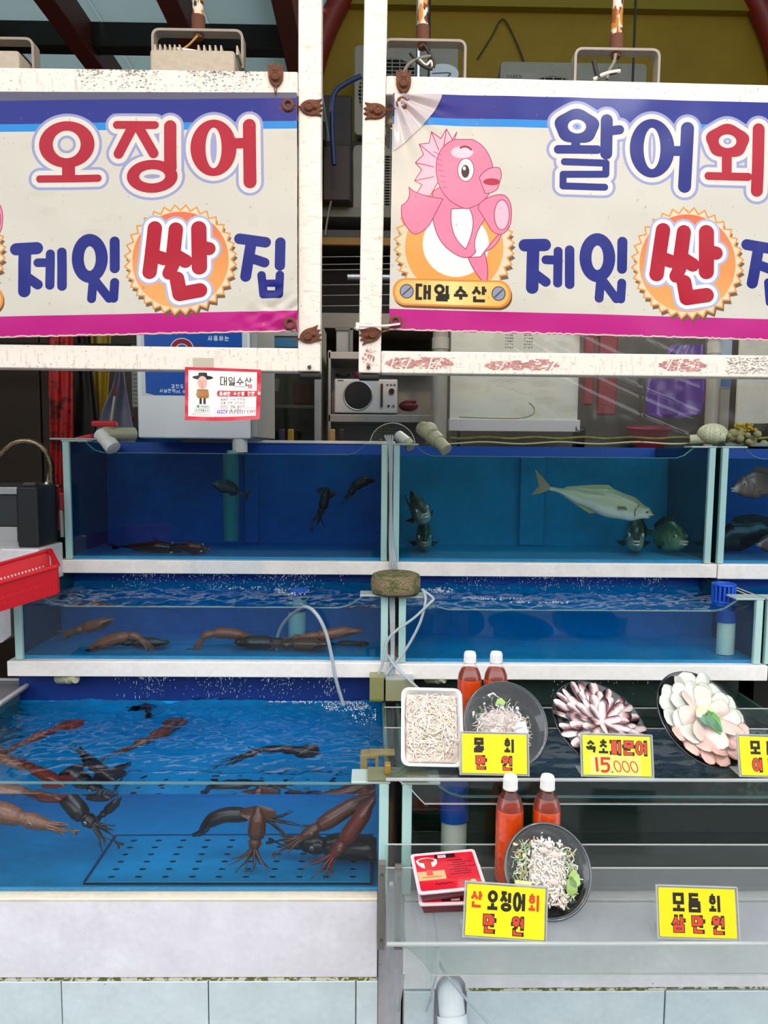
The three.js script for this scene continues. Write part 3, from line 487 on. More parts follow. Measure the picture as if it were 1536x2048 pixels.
banner('right banner with a pink fish and letters 활어회', false, [[786, 186], [1612, 207], [1607, 683], [778, 660]], bannerTex(false, 102), (s, q) => { // radiating folds from the pulled corner
  const dx = s, dy = q * 0.56, r = Math.hypot(dx, dy), a = Math.atan2(dy, dx); return sag(s + 3, q) + 0.006 * Math.sin(a * 13) * Math.exp(-r / 0.1) * smooth(0.01, 0.05, r);
});
// dark strip of an older sheet behind the left banner's top edge
const strip = thing('sheet_strip', 'dark folded sheet strip between the left top bar and banner', 'sheet');
part('strip', fbar(-236, 194, 594, 196, 22, ZS + 0.0085, 0.006), M('#4a4a62', 0.5, { map: grime }), strip);

// rusty cast hooks shaped like a crowned leaf, that hold the banner's rings
function hook(px, py, dir, label) {
  const p = at(px, py, ZS), t = thing('rusty_hook', label, 'hook', [p.x, p.y, ZS + 0.004], 'rusty hooks on the sign frames');
  const s = new THREE.Shape(); s.moveTo(0, -0.024); s.bezierCurveTo(-0.012, -0.02, -0.018, -0.006, -0.015, 0.012); s.lineTo(-0.0175, 0.024); s.lineTo(-0.009, 0.017); s.lineTo(-0.0055, 0.0265); s.lineTo(0, 0.018); s.lineTo(0.0055, 0.0265); s.lineTo(0.009, 0.017); s.lineTo(0.0175, 0.024); s.lineTo(0.015, 0.012); s.bezierCurveTo(0.018, -0.006, 0.012, -0.02, 0, -0.024);
  const g = new THREE.Group(); g.name = 'body'; g.rotation.z = dir; t.add(g);
  part('plate', extrude(s, 0.004, 0.0018, 10).translate(0, 0, -0.002), rust, g);
  part('boss', [new THREE.SphereGeometry(0.011, 12, 8).scale(1, 1.1, 0.6).translate(0, -0.004, 0.004), new THREE.SphereGeometry(0.006, 10, 6).scale(1, 1, 0.8).translate(0, 0.01, 0.005), new THREE.TorusGeometry(0.008, 0.002, 6, 14).translate(0, -0.004, 0.009)], rust, g);
  part('wire', [tube([[0, -0.022, 0.002], [0.003, -0.034, 0.006], [0, -0.043, 0.009]], 0.0014, 6), tube([[0.002, -0.022, 0.004], [-0.002, -0.034, 0.008], [0.002, -0.045, 0.011]], 0.0014, 6)], rust, g);
  return t;
}
hook(552, 153, 0, 'rusty crown hook on the left frame top bar');
hook(622, 217, -PI / 2, 'rusty crown hook high on the left frame post');
hook(620, 672, -PI / 2 + 0.3, 'rusty crown hook low on the left frame post');
hook(807, 166, 0, 'rusty crown hook on the right frame top bar');
hook(752, 224, PI / 2, 'rusty crown hook high on the right frame post');
hook(742, 670, PI / 2 + 0.25, 'rusty crown hook low on the right frame post above peeled paint');
// cable tie round the right post
{ const a = at(715, 652, ZS + 0.02), b = at(764, 652, ZS + 0.02), c = at(800, 648, ZS + 0.02); const t = thing('cable_tie', 'white cable tie tied round the right frame post', 'cable tie');
  part('strap', [tube([a, b, c], 0.0028, 6), tube([a, V(a.x - 0.004, a.y, ZS - 0.03), V(b.x, b.y, ZS - 0.065), c], 0.0022, 6)], M('#e8e2d2', 0.4), t); part('buckle', rbox(0.008, 0.016, 0.008, a.x, a.y, a.z, 0.002), M('#e8e2d2', 0.4), t); }
// lamp overhead in the street whose warm light falls on the frames
function bulb(p, label, color, I) {
  const t = thing('bulb_lamp', label, 'lamp', p);
  part('glass', new THREE.SphereGeometry(0.045, 20, 14), M('#ffffff', 0.4, { emissive: new THREE.Color(color), emissiveIntensity: 6 }), t); part('socket', cyl(0.02, 0.024, 0.06, 0, 0.06, 0, 16), blackPlastic, t); part('cord', cyl(0.004, 0.004, 1.2, 0, 0.68, 0, 8), blackPlastic, t);
  const l = new THREE.PointLight(color, I); l.shadow.radius = 2; l.castShadow = true; l.position.set(0, 0, 0); t.add(l); return t;
}
bulb([0.02, 3.15, 1.55], 'warm bulb hanging over the street before the stall', '#ffb765', 1.5);
{ // square lamp panel under the street canopy, mirrored in the right banner
  const t = thing('lamp_panel', 'small square white lamp over the street at the right', 'lamp', [1.1, 3.25, 1.5]); part('housing', rbox(0.2, 0.04, 0.2, 0, 0.025, 0, 0.006), whiteSteel, t); part('diffuser', rbox(0.17, 0.006, 0.17, 0, 0, 0, 0.002), M('#ffffff', 0.4, { emissive: new THREE.Color('#f4f8ff'), emissiveIntensity: 4 }), t); part('rod', cyl(0.006, 0.006, 1.0, 0, 0.54, 0, 8), blackPlastic, t);
  const l = new THREE.RectAreaLight('#f4f8ff', 36, 0.16, 0.16); l.position.set(0, -0.008, 0); l.rotation.x = -PI / 2; t.add(l); t.rotation.x = 0.75; }
// ---------------------------------------------------------------- things behind the tanks
const fbox = (x0, y0, x1, y1, z, d, r = 0.004) => { const a = at(x0, y1, z), b = at(x1, y0, z); return rspan(a.x, b.x, a.y, b.y, z - d, z, r); }; // a box whose front covers a measured rectangle
// ceiling tube light inside the stall
{ const t = thing('tube_light', 'fluorescent tube light under the roof behind the right banner', 'lamp', [0.75, 2.72, -2.1]);
  part('housing', rbox(1.24, 0.05, 0.09, 0, 0.03, 0, 0.01), whiteSteel, t); part('tube', cyl(0.014, 0.014, 1.16, 0, 0, 0, 16).rotateZ(PI / 2).translate(0, -0.012, 0), M('#fff', 0.4, { emissive: new THREE.Color('#fff4e0'), emissiveIntensity: 3 }), t);
  part('hanger', [cyl(0.006, 0.006, 2.2, -0.5, 1.15, 0, 8), cyl(0.006, 0.006, 2.2, 0.5, 1.15, 0, 8)], darkSteel, t);
  const l = new THREE.RectAreaLight('#fff0dc', 26, 1.16, 0.05); l.position.set(0, -0.03, 0); l.rotation.x = -PI / 2; t.add(l); }
// rusty pipes with U brackets and flood lamps above the frames
const pipeTex = (s, dark) => canvasTex(128, 512, (c, W, H) => { seed(s); c.fillStyle = '#d8cbb8'; c.fillRect(0, 0, W, H);
  for (let i = 0; i < 420; i++) { const y = rnd() * H, k = y / H; if (rnd() > (dark ? 0.85 : 0.25 + 0.75 * k)) continue; c.fillStyle = ['#8a4a16', '#b5721f', '#6d3510', '#c48a3a', '#3a1d10'][Math.floor(rnd() * 5)]; ell(c, rnd() * W, y, rr(2, 16), rr(2, 12)); c.fill(); }
  c.strokeStyle = '#2b1a12'; c.lineWidth = 2; for (let i = 0; i < 10; i++) { c.beginPath(); let x = rnd() * W, y = rnd() * H; c.moveTo(x, y); for (let k = 0; k < 4; k++) c.lineTo(x += rr(-8, 8), y += rr(5, 22)); c.stroke(); } });
const bracketMat = M('#9c9284', 0.5, { map: grime }), lampBody = M('#b7ab97', 0.5, { map: grime });
function floodLamp(cx, py, xl, xr, ytop, s, label, fins, cable) {
  const z = ZS - 0.13, top = at(cx, -60, z), bt = at(cx, ytop, z), w = at(xr, ytop, z).x - at(xl, ytop, z).x, yb = at(cx, py, z).y, t = thing('flood_lamp', label, 'flood lamp', [bt.x, bt.y, z], 'flood lamps above the sign frames');
  part('pipe', cyl(0.0135, 0.0135, 0.95, 0, 0.475, 0, 16), M('#ffffff', 0.75, { map: pipeTex(s, s % 2) }), t); part('pipe_collar', cyl(0.0165, 0.0165, 0.035, 0, 0.02, 0, 16), rust, t);
  const ox = (at(xl, ytop, z).x + at(xr, ytop, z).x) / 2 - bt.x, h = bt.y - yb + (fins.length ? -0.008 : 0.05), q = w / 2;
  const U = new THREE.Shape(); const r = 0.022, th = 0.006; U.moveTo(-q, -h); U.lineTo(-q, -r); U.quadraticCurveTo(-q, 0, -q + r, 0); U.lineTo(q - r, 0); U.quadraticCurveTo(q, 0, q, -r); U.lineTo(q, -h); U.lineTo(q - th, -h); U.lineTo(q - th, -r); U.quadraticCurveTo(q - th, -th, q - r, -th); U.lineTo(-q + r, -th); U.quadraticCurveTo(-q + th, -th, -q + th, -r); U.lineTo(-q + th, -h); U.closePath();
  part('bracket', extrude(U, 0.032).translate(ox, 0.002, -0.016), bracketMat, t);
  part('bracket_bolt', cyl(0.012, 0.012, 0.012, 0, -0.008, 0, 6), rust, t);
  part('housing', rbox(w * 0.9, 0.1, 0.14, ox, -h - 0.034, 0, 0.008), lampBody, t);
  const fm = []; for (const [a, b, n] of fins) for (let i = 0; i < n; i++) { const fx = ox - w / 2 + w * (a + (b - a) * i / Math.max(1, n - 1)), tri = shape([[-0.0035, -0.004], [0.0035, -0.004], [0.001, 0.017], [-0.0025, 0.017]]); part('cooling_fin', extrude(tri, 0.1).translate(fx, -h + 0.014, -0.04), lampBody, t); }
  for (const c of cable) part(c.n || 'cable', tube(c.p.map(([x, y, dz]) => { const v = at(x, y, z + (dz || 0.02)); return v.sub(t.position); }), c.r, 8), c.m, t);
  const pane = part('lens', rbox(w * 0.82, 0.006, 0.12, ox, -h - 0.086, 0, 0.002), M('#d8dde0', 0.2), t);
  return t;
}
const wireY = M('#b08c3a', 0.6), wireW = M('#d5cfc2', 0.5), wireK = M('#1a1712', 0.6), wireG = M('#7b7466', 0.6);
floodLamp(397, 150, 306, 489, 66, 41, 'flood lamp with finned back above the left frame, hung on rusty pipe', [[0.1, 0.36, 6], [0.56, 0.8, 5], [0.97, 1.0, 1]], [{ p: [[395, 72], [375, 92], [356, 102], [347, 96], [350, 107]], r: 0.0025, m: wireY }, { p: [[352, 99], [390, 104], [425, 114], [450, 128]], r: 0.0052, m: wireW }]);
floodLamp(-20, 150, -112, 73, 82, 42, 'flood lamp bracket at the left picture edge above the left frame', [[0.1, 0.36, 6]], [{ p: [[0, 112], [5, 124], [7, 140]], r: 0.003, m: wireW }]);
floodLamp(845, 165, 766, 932, 86, 43, 'flood lamp with black wires above the fish end of the right banner', [], [{ p: [[848, 90], [862, 112], [868, 128], [862, 138], [840, 128], [820, 106]], r: 0.004, m: wireK }, { p: [[806, 152], [814, 132], [835, 118], [862, 112]], r: 0.004, m: wireG }, { p: [[838, 118], [852, 130], [862, 122], [866, 140]], r: 0.003, m: wireW }]);
floodLamp(1232, 175, 1146, 1317, 104, 44, 'flood lamp bracket with taped wires above the right banner letters', [], [{ p: [[1231, 108], [1228, 124], [1218, 142], [1214, 158]], r: 0.004, m: wireG }, { p: [[1188, 122], [1192, 142], [1198, 158]], r: 0.006, m: wireK }, { p: [[1186, 160], [1210, 148], [1240, 142]], r: 0.005, m: wireW }, { p: [[1240, 136], [1234, 144], [1216, 148]], r: 0.004, m: wireK }]);
// air conditioner outdoor units against the yellow wall
const acMat = M('#8f8d83', 0.5, { map: grime });
function acUnit(p, w, h, label, badge, txt) {
  const t = thing('air_conditioner', label, 'air conditioner', p, 'air conditioner units on the yellow wall'), d = 0.28;
  const s = rrect(w, h, 0.025, 0, h / 2), hole = new THREE.Path(); hole.absarc(-w * 0.14, h * 0.47, h * 0.41, 0, PI * 2); s.holes.push(hole);
  part('casing', [extrude(s, 0.03, 0.006).translate(0, 0, d / 2 - 0.03), rbox(w, h, d - 0.05, 0, h / 2, -0.02, 0.02)], acMat, t);
  const bars = []; for (let i = -9; i <= 9; i++) { const y = i * h * 0.043, q = Math.sqrt(Math.max(0, (h * 0.41) ** 2 - y * y)); if (q > 0.02) bars.push(box(q * 2, 0.005, 0.005, -w * 0.14, h * 0.47 + y, d / 2 + 0.004)); } for (let i = -4; i <= 4; i++) { const x = i * h * 0.09, q = Math.sqrt(Math.max(0, (h * 0.41) ** 2 - x * x)); bars.push(box(0.005, q * 2, 0.005, -w * 0.14 + x, h * 0.47, d / 2 + 0.006)); }
  part('fan_grille', bars, acMat, t); part('fan_well', cyl(h * 0.4, h * 0.4, 0.006, 0, 0, 0, 40).rotateX(PI / 2).translate(-w * 0.14, h * 0.47, d / 2 - 0.022), M('#0f0e0d', 0.8), t); part('fan_hub', cyl(0.05, 0.06, 0.02, 0, 0, 0, 24).rotateX(PI / 2).translate(-w * 0.14, h * 0.47, d / 2 - 0.012), M('#2c2b29', 0.6), t);
  part('badge', new THREE.CircleGeometry(0.09, 32).scale(1, 0.6, 1).translate(w * 0.36, h * 0.7, d / 2 + 0.0075), M('#ffffff', 0.5, { map: badge }), t);
  if (txt) part('lettering', new THREE.PlaneGeometry(0.16, 0.04).translate(-w * 0.38, h * 0.86, d / 2 + 0.0075), M('#ffffff', 0.5, { map: txt }), t);
  for (const s2 of [-1, 1]) part('foot', rbox(0.05, 0.03, d, s2 * w * 0.35, -0.015, 0, 0.004), darkSteel, t);
  return t;
}
const badge1 = canvasTex(128, 128, (c) => { c.fillStyle = '#c9d3dc'; c.fillRect(0, 0, 128, 128); c.strokeStyle = '#2f3d55'; c.lineWidth = 8; c.beginPath(); c.moveTo(20, 64); c.lineTo(84, 58); c.quadraticCurveTo(104, 62, 84, 80); c.stroke(); });
const badge2 = canvasTex(256, 128, (c) => { c.fillStyle = '#1c5aa8'; c.fillRect(0, 0, 256, 128); c.fillStyle = '#9fd24a'; c.font = 'bold 46px sans-serif'; c.fillText('NTB', 62, 74); c.fillStyle = '#e6eef6'; c.fillText('Cool', 140, 74); });
const acTxt = canvasTex(128, 32, (c) => { c.fillStyle = '#8a887e'; c.fillRect(0, 0, 128, 32); c.fillStyle = '#3d3a33'; c.font = 'bold 22px sans-serif'; c.fillText('DAREN', 8, 24); });
{ const z = -2.72, a = at(915, 96, z), s = at(1290, 130, z), b = at(915, 262, z);
  acUnit([a.x - 0.29, a.y - 0.48, z - 0.14], 0.58, 0.48, 'grey outdoor unit with oval badge below the yellow wall top, behind the post', badge1);
  acUnit([s.x - 0.41, s.y - 0.55, z - 0.14], 0.83, 0.55, 'grey outdoor unit with blue badge above the right banner middle', badge2, acTxt);
  acUnit([at(708, 300, z).x + 0.29, at(900, 417, -2.55).y + 0.034, z - 0.14], 0.58, at(915, 292, z).y - at(700, 417, -2.55).y - 0.05, 'outdoor unit low behind the gap between the frames', badge1);
  const brk = (x, y, nm) => { const t = thing('wall_bracket', nm, 'bracket', [x, y, z - 0.14]); part('rail', rbox(0.9, 0.04, 0.04, 0, -0.05, 0.1, 0.004), darkSteel, t); for (const k of [-0.35, 0.35]) part('arm', rbox(0.04, 0.04, 0.46, k, -0.05, -0.02, 0.004), darkSteel, t); };
  brk(a.x - 0.29, a.y - 0.48, 'dark steel wall bracket under the unit with oval badge'); brk(s.x - 0.41, s.y - 0.55, 'dark steel wall bracket under the unit with blue badge'); }
part('loop_wire', tube([[955, 118], [985, 70], [1000, 42], [1012, 44], [1035, 90], [1050, 130]].map(([x, y]) => at(x, y, -3.03)), 0.005, 6, 50), M('#3c3320', 0.7), scene); tag(scene.children.at(-1), 'thin wire looped over a nail on the yellow wall', 'wire');
// dark shelving seen through the gap between the frames
{ const z = -2.55, t = thing('shelf_rack', 'dark shelf rack seen between the two sign frames', 'shelf', [0, 0, 0]);
  const wood = M('#3b3833', 0.7, { map: grime });
  part('shelf_board', fbox(560, 417, 900, 432, z, 0.4), M('#77746c', 0.6, { map: grime }), t); part('shelf_edge', fbox(560, 462, 900, 474, z, 0.4), M('#3a3734', 0.6), t); part('shelf_edge', fbox(560, 477, 900, 488, z + 0.01, 0.03), M('#8a6420', 0.6), t);
  for (const y of [515, 530, 541, 571, 592, 613]) part('wire_rail', rod(at(560, y, z + 0.01), at(900, y - 4, z + 0.01), 0.003), M('#8c8a84', 0.4, { metalness: 0.7 }), t);
  part('counter_top', fbox(560, 628, 900, 655, z, 0.42), M('#78726a', 0.6, { map: grime }), t); for (const x of [566, 892]) part('upright', fbox(x - 6, 260, x + 6, 1290, z - 0.02, 0.04), darkSteel, t);
  part('back_board', fbox(560, 432, 900, 628, z - 0.38, 0.02), M('#14110f', 0.8), t);
  const pan = thing('framed_panel', 'grey framed panel standing over the microwave shelf', 'panel'); part('panel', fbox(672, 660, 704, 712, z + 0.05, 0.02), M('#8b8a85', 0.5), pan); part('frame', [fbox(698, 656, 706, 716, z + 0.06, 0.03), fbox(670, 656, 706, 661, z + 0.06, 0.03)], M('#5f5b53', 0.5), pan);
  const bot = thing('hose_pipe', 'blue hose bent behind the gap between the frames', 'hose'); part('hose', tube([[722, 152], [690, 168], [668, 190], [664, 250], [668, 330]].map(([x, y]) => at(x, y, z + 0.42)), 0.012, 10), M('#12285a', 0.5), bot);
  part('cord', tube([[676, 300], [672, 360], [658, 420], [650, 470]].map(([x, y]) => at(x, y, z + 0.1)), 0.006, 6), wireG, bot);
  const red = thing('dark_cabinet', 'dark maroon cabinet behind the gap between the frames', 'cabinet'); part('body', fbox(640, 190, 704, 404, z + 0.1, 0.08, 0.01), M('#1c0d0a', 0.6), red); part('door', fbox(646, 290, 700, 400, z + 0.115, 0.012, 0.006), M('#2a100c', 0.5), red); }
// stainless rack with the microwave
{ const z = -2.05, t = thing('kitchen_rack', 'stainless kitchen rack holding the microwave', 'rack'); const st = M('#a9a9a7', 0.35, { metalness: 0.6, map: grime });
  part('shelf', fbox(655, 705, 880, 718, z, 0.42), st, t); part('shelf', fbox(655, 830, 880, 844, z, 0.42), st, t); part('shelf', fbox(655, 930, 880, 944, z, 0.42), st, t);
  for (const x of [658, 876]) { part('post', fbox(x - 4, 700, x + 4, 1700, z, 0.03), st, t); part('post', fbox(x - 4, 700, x + 4, 1700, z - 0.38, 0.03), st, t); }
  part('back_sheet', fbox(662, 718, 874, 930, z - 0.4, 0.008), M('#8f9294', 0.3, { metalness: 0.7 }), t);
  const m = thing('microwave', 'silver microwave with a round dark window on the rack', 'microwave'); const mz = z - 0.015;
  part('body', fbox(668, 758, 796, 826, mz, 0.34, 0.008), M('#c4c5c4', 0.35, { metalness: 0.4 }), m);
  const c = at(716, 791, mz + 0.006); part('window_ring', new THREE.TorusGeometry(pxm(28, mz), 0.004, 8, 40).translate(c.x, c.y, mz + 0.003), M('#c4c5c6', 0.25, { metalness: 0.9 }), m);
  part('window', cyl(pxm(28, mz), pxm(28, mz), 0.006, 0, 0, 0, 40).rotateX(PI / 2).translate(c.x, c.y, mz + 0.002), blackPlastic, m);
  part('handle', fbox(761, 767, 766, 814, mz + 0.02, 0.016, 0.004), M('#2a2b2d', 0.3), m); const k = at(783, 783, mz); part('dial', cyl(0.014, 0.015, 0.02, 0, 0, 0, 20).rotateX(PI / 2).translate(k.x, k.y, mz + 0.01), blackPlastic, m);
  for (const [x, y, col] of [[777, 812, '#1b1b1d'], [787, 812, '#b0503a'], [775, 770, '#6c6d6e'], [782, 770, '#6c6d6e'], [789, 770, '#6c6d6e']]) { const q = at(x, y, mz); part('button', cyl(y > 800 ? 0.0065 : 0.0035, 0.0065, 0.008, 0, 0, 0, 14).rotateX(PI / 2).translate(q.x, q.y, mz + 0.003), M(col, 0.4), m); }
  const pm = at(681, 761, mz); part('lettering', new THREE.PlaneGeometry(0.03, 0.006).translate(pm.x, pm.y, mz + 0.001), M('#3a3b3c', 0.5), m);
  const bowl = (px, py, r, col, label) => { const q = at(px, py, mz - 0.1), b = thing('bowl', label, 'bowl', [q.x, at(px, 757.5, mz - 0.1).y, mz - 0.1]); part('shell', lathe([[0.001, 0.0], [r * 0.5, 0.0], [r * 0.9, r * 0.35], [r, r * 0.6], [r * 0.95, r * 0.6], [r * 0.8, r * 0.3], [0.001, 0.008]]), M(col, 0.3), b); part('rim', new THREE.TorusGeometry(r * 0.98, 0.003, 6, 32).rotateX(PI / 2).translate(0, r * 0.6, 0), M(col, 0.3), b); };
  bowl(685, 757, 0.036, '#2b2724', 'small dark bowl on top of the microwave'); bowl(723, 757, 0.045, '#a33a52', 'pink bowl on top of the microwave');
  const rb = thing('red_purse', 'crumpled red pouch on the rack right of the microwave', 'pouch'); const q = at(817, 812, mz - 0.05); part('body', vcolor(new THREE.SphereGeometry(0.05, 20, 14).scale(1, 0.55, 0.6).translate(q.x, q.y, q.z), () => [1, 1, 1]), M('#5a1420', 0.5), rb); part('flap', rbox(0.06, 0.012, 0.05, q.x + 0.01, q.y + 0.022, q.z, 0.004).rotateZ(0), M('#7a1a28', 0.5), rb);
  // kitchen things standing low behind the tank rim
  const hz = -1.75; for (const [x, w2, col, lab] of [[528, 14, '#1f7a3a', 'green handled knife standing in the rack behind the left tank'], [563, 12, '#3a2a4a', 'dark purple handled knife behind the left tank'], [581, 12, '#a8801e', 'yellow handled knife behind the left tank'], [664, 12, '#b08a50', 'tan wooden handle behind the gap'], [683, 12, '#2a1c22', 'dark handle behind the gap']]) { const k2 = thing('knife', lab, 'knife', [0, 0, 0], 'knives standing behind the tanks'); part('handle', fbox(x - w2 / 2, 858, x + w2 / 2, 892, hz, 0.02, 0.006), M(col, 0.45), k2); part('blade', fbox(x - 3, 890, x + 3, 960, hz - 0.006, 0.004, 0.001), stainless, k2); }
  const tr = thing('knife_block', 'stainless knife tray hidden behind the tanks', 'knife holder'); part('body', fbox(505, 896, 705, 990, hz + 0.03, 0.1), stainless, tr); part('leg', [fbox(510, 990, 516, 1650, hz + 0.02, 0.02), fbox(694, 990, 700, 1650, hz + 0.02, 0.02)], stainless, tr);
  const ladle = thing('net_hoop', 'round hand net with thin hoop behind the tank corner', 'net'); const nc = at(785, 890, -1.44); part('hoop', new THREE.TorusGeometry(pxm(44, -1.5), 0.0028, 8, 48).rotateX(-0.25).translate(nc.x, nc.y, nc.z), M('#a9a494', 0.3, { metalness: 0.6 }), ladle);
  const mesh = []; for (let i = -7; i <= 7; i++) { const R = pxm(44, -1.5), o = i * R / 8, q2 = Math.sqrt(R * R - o * o); mesh.push(box(q2 * 2, 0.0008, 0.0008, 0, o, 0), box(0.0008, q2 * 2, 0.0008, o, 0, 0)); } part('handle', rod(V(nc.x - 0.05, NT.ul.yback + 0.017, -1.38), V(nc.x - 0.05, NT.ul.yback + 0.017, -1.46), 0.005), M('#a9a494', 0.3, { metalness: 0.6 }), ladle); part('netting', merge(mesh).rotateX(-0.25).translate(nc.x, nc.y, nc.z), M('#6d6a5e', 0.8), ladle); }
// glass fronted cabinet left of the gap
{ const z = -1.95, t = thing('glass_cabinet', 'glass door cabinet beside the white cooler box', 'cabinet');
  part('frame', [fbox(628, 640, 642, 1790, z, 0.03), fbox(500, 640, 512, 1790, z, 0.03), fbox(500, 630, 642, 672, z, 0.03)], M('#9a9b9a', 0.4, { metalness: 0.4 }), t);
  part('door_glass', fbox(512, 672, 628, 1000, z - 0.006, 0.005, 0.001), MP('#d5dad6', 0.12, { transmission: 1, thickness: 0 }), t);
  part('carcass', [fbox(500, 640, 508, 1200, z - 0.03, 0.4), fbox(634, 640, 642, 1200, z - 0.03, 0.4), fbox(500, 640, 642, 1200, z - 0.43, 0.01), fbox(500, 1180, 642, 1200, z - 0.03, 0.4)], M('#77756c', 0.5, { map: grime }), t);
  part('shelf', fbox(509, 810, 634, 816, z - 0.04, 0.36), M('#8d8b80', 0.4), t); part('shelf', fbox(509, 895, 634, 902, z - 0.04, 0.36), M('#8d8b80', 0.4), t);
  part('header_strip', fbox(512, 676, 596, 694, z + 0.004, 0.006), M('#1f6f9d', 0.4), t);
  const c1 = thing('red_packet', 'blurred red packet on the glass cabinet shelf', 'packet'); part('packet', fbox(586, 768, 626, 808, z - 0.2, 0.06, 0.012), M('#7d2026', 0.5), c1);
  const c2 = thing('hanging_cup', 'white cup hanging high in the glass cabinet', 'cup'); const q = at(548, 770, z - 0.1); part('cup', lathe([[0.024, -0.03], [0.03, 0.03], [0.028, 0.03], [0.022, -0.028]]).translate(q.x, q.y, q.z), M('#b9b4a6', 0.4), c2); part('cord', tube([[548, 775], [540, 800], [541, 830]].map(([x, y]) => at(x, y, z - 0.08)), 0.003, 6), M('#a25a50', 0.5), c2); }
// white cooler box over the back of the upper left tank, with blue sticker
{ const z = -1.2, t = thing('cooler_box', 'white cooler box with blue sticker standing above the left tank', 'cooler'), a = at(276, 878, z), b = at(498, 560, z);
  part('body', rspan(a.x, b.x, NT.ul.yback + 0.013, b.y, z - 0.5, z, 0.008), M('#f6f5f2', 0.4), t);
  part('shaded_side', rspan(b.x + 0.001, at(513, 800, z).x, NT.ul.yback + 0.02, b.y - 0.01, z - 0.5, z - 0.02, 0.004), M('#a9a8a2', 0.45), t);  // right side of the white box, its shade put into the grey
  const S = 4, st = canvasTex(1024, 512, (c) => { c.fillStyle = '#e4e3df'; c.fillRect(0, 0, 1024, 512); c.scale(1024 / 210, 512 / 150); c.translate(-284, -640); c.fillStyle = '#0f56b4'; c.beginPath(); c.moveTo(290, 640); c.lineTo(484, 640); c.lineTo(484, 830); c.lineTo(292, 786); c.fill();
    c.strokeStyle = '#e9e5ea'; c.lineWidth = 13; c.beginPath(); c.ellipse(365, 698, 17, 15, 0, 2.4, 7.2); c.stroke(); c.strokeStyle = '#a51a2c'; c.lineWidth = 9; c.beginPath(); c.ellipse(365, 698, 17, 15, 0, 2.4, 7.2); c.stroke(); c.fillStyle = '#a51a2c'; c.beginPath(); c.moveTo(386, 694); c.quadraticCurveTo(396, 694, 402, 686); c.lineTo(400, 700); c.lineTo(388, 700); c.fill();
    write(c, '사용하는', 416, 671, 10, 11, 1, 1.9, '#dfe7f3'); write(c, '강원도', 342, 768, 8, 8, 1, 1.5, '#dfe7f3'); write(c, '시설문의', 319, 777, 7.4, 8, 0.8, 1.4, '#dfe7f3'); c.fillStyle = '#e6edf6'; c.font = 'bold 9px sans-serif'; c.fillText('Tel. 0', 347, 786); });
  const g = flat(new THREE.PlaneGeometry(1, 1)); const p0 = at(284, 790, z), p1 = at(494, 640, z); part('sticker', rbox(p1.x - p0.x, p1.y - p0.y, 0.0012, (p0.x + p1.x) / 2, (p0.y + p1.y) / 2, z + 0.0008, 0.0003), M('#ffffff', 0.35, { map: st }), t, 'blue sticker with white lettering');
  const uvg = t.children.at(-1).geometry, pp = uvg.attributes.position, uu = uvg.attributes.uv; for (let i = 0; i < pp.count; i++) uu.setXY(i, (pp.getX(i) - p0.x) / (p1.x - p0.x), (pp.getY(i) - p0.y) / (p1.y - p0.y));
  const w = at(480, 893, z - 0.03); part('outlet_pipe', cyl(pxm(15, z), pxm(15, z), 0.05, w.x, NT.ul.yback - 0.012, z - 0.03, 24), whitePvc, t); const lower = cyl(0.03, 0.03, 0.34, w.x - 0.02, NT.ul.yback - 0.2, z - 0.03, 24); part('down_pipe', lower, M('#7fb3a0', 0.5), t); }
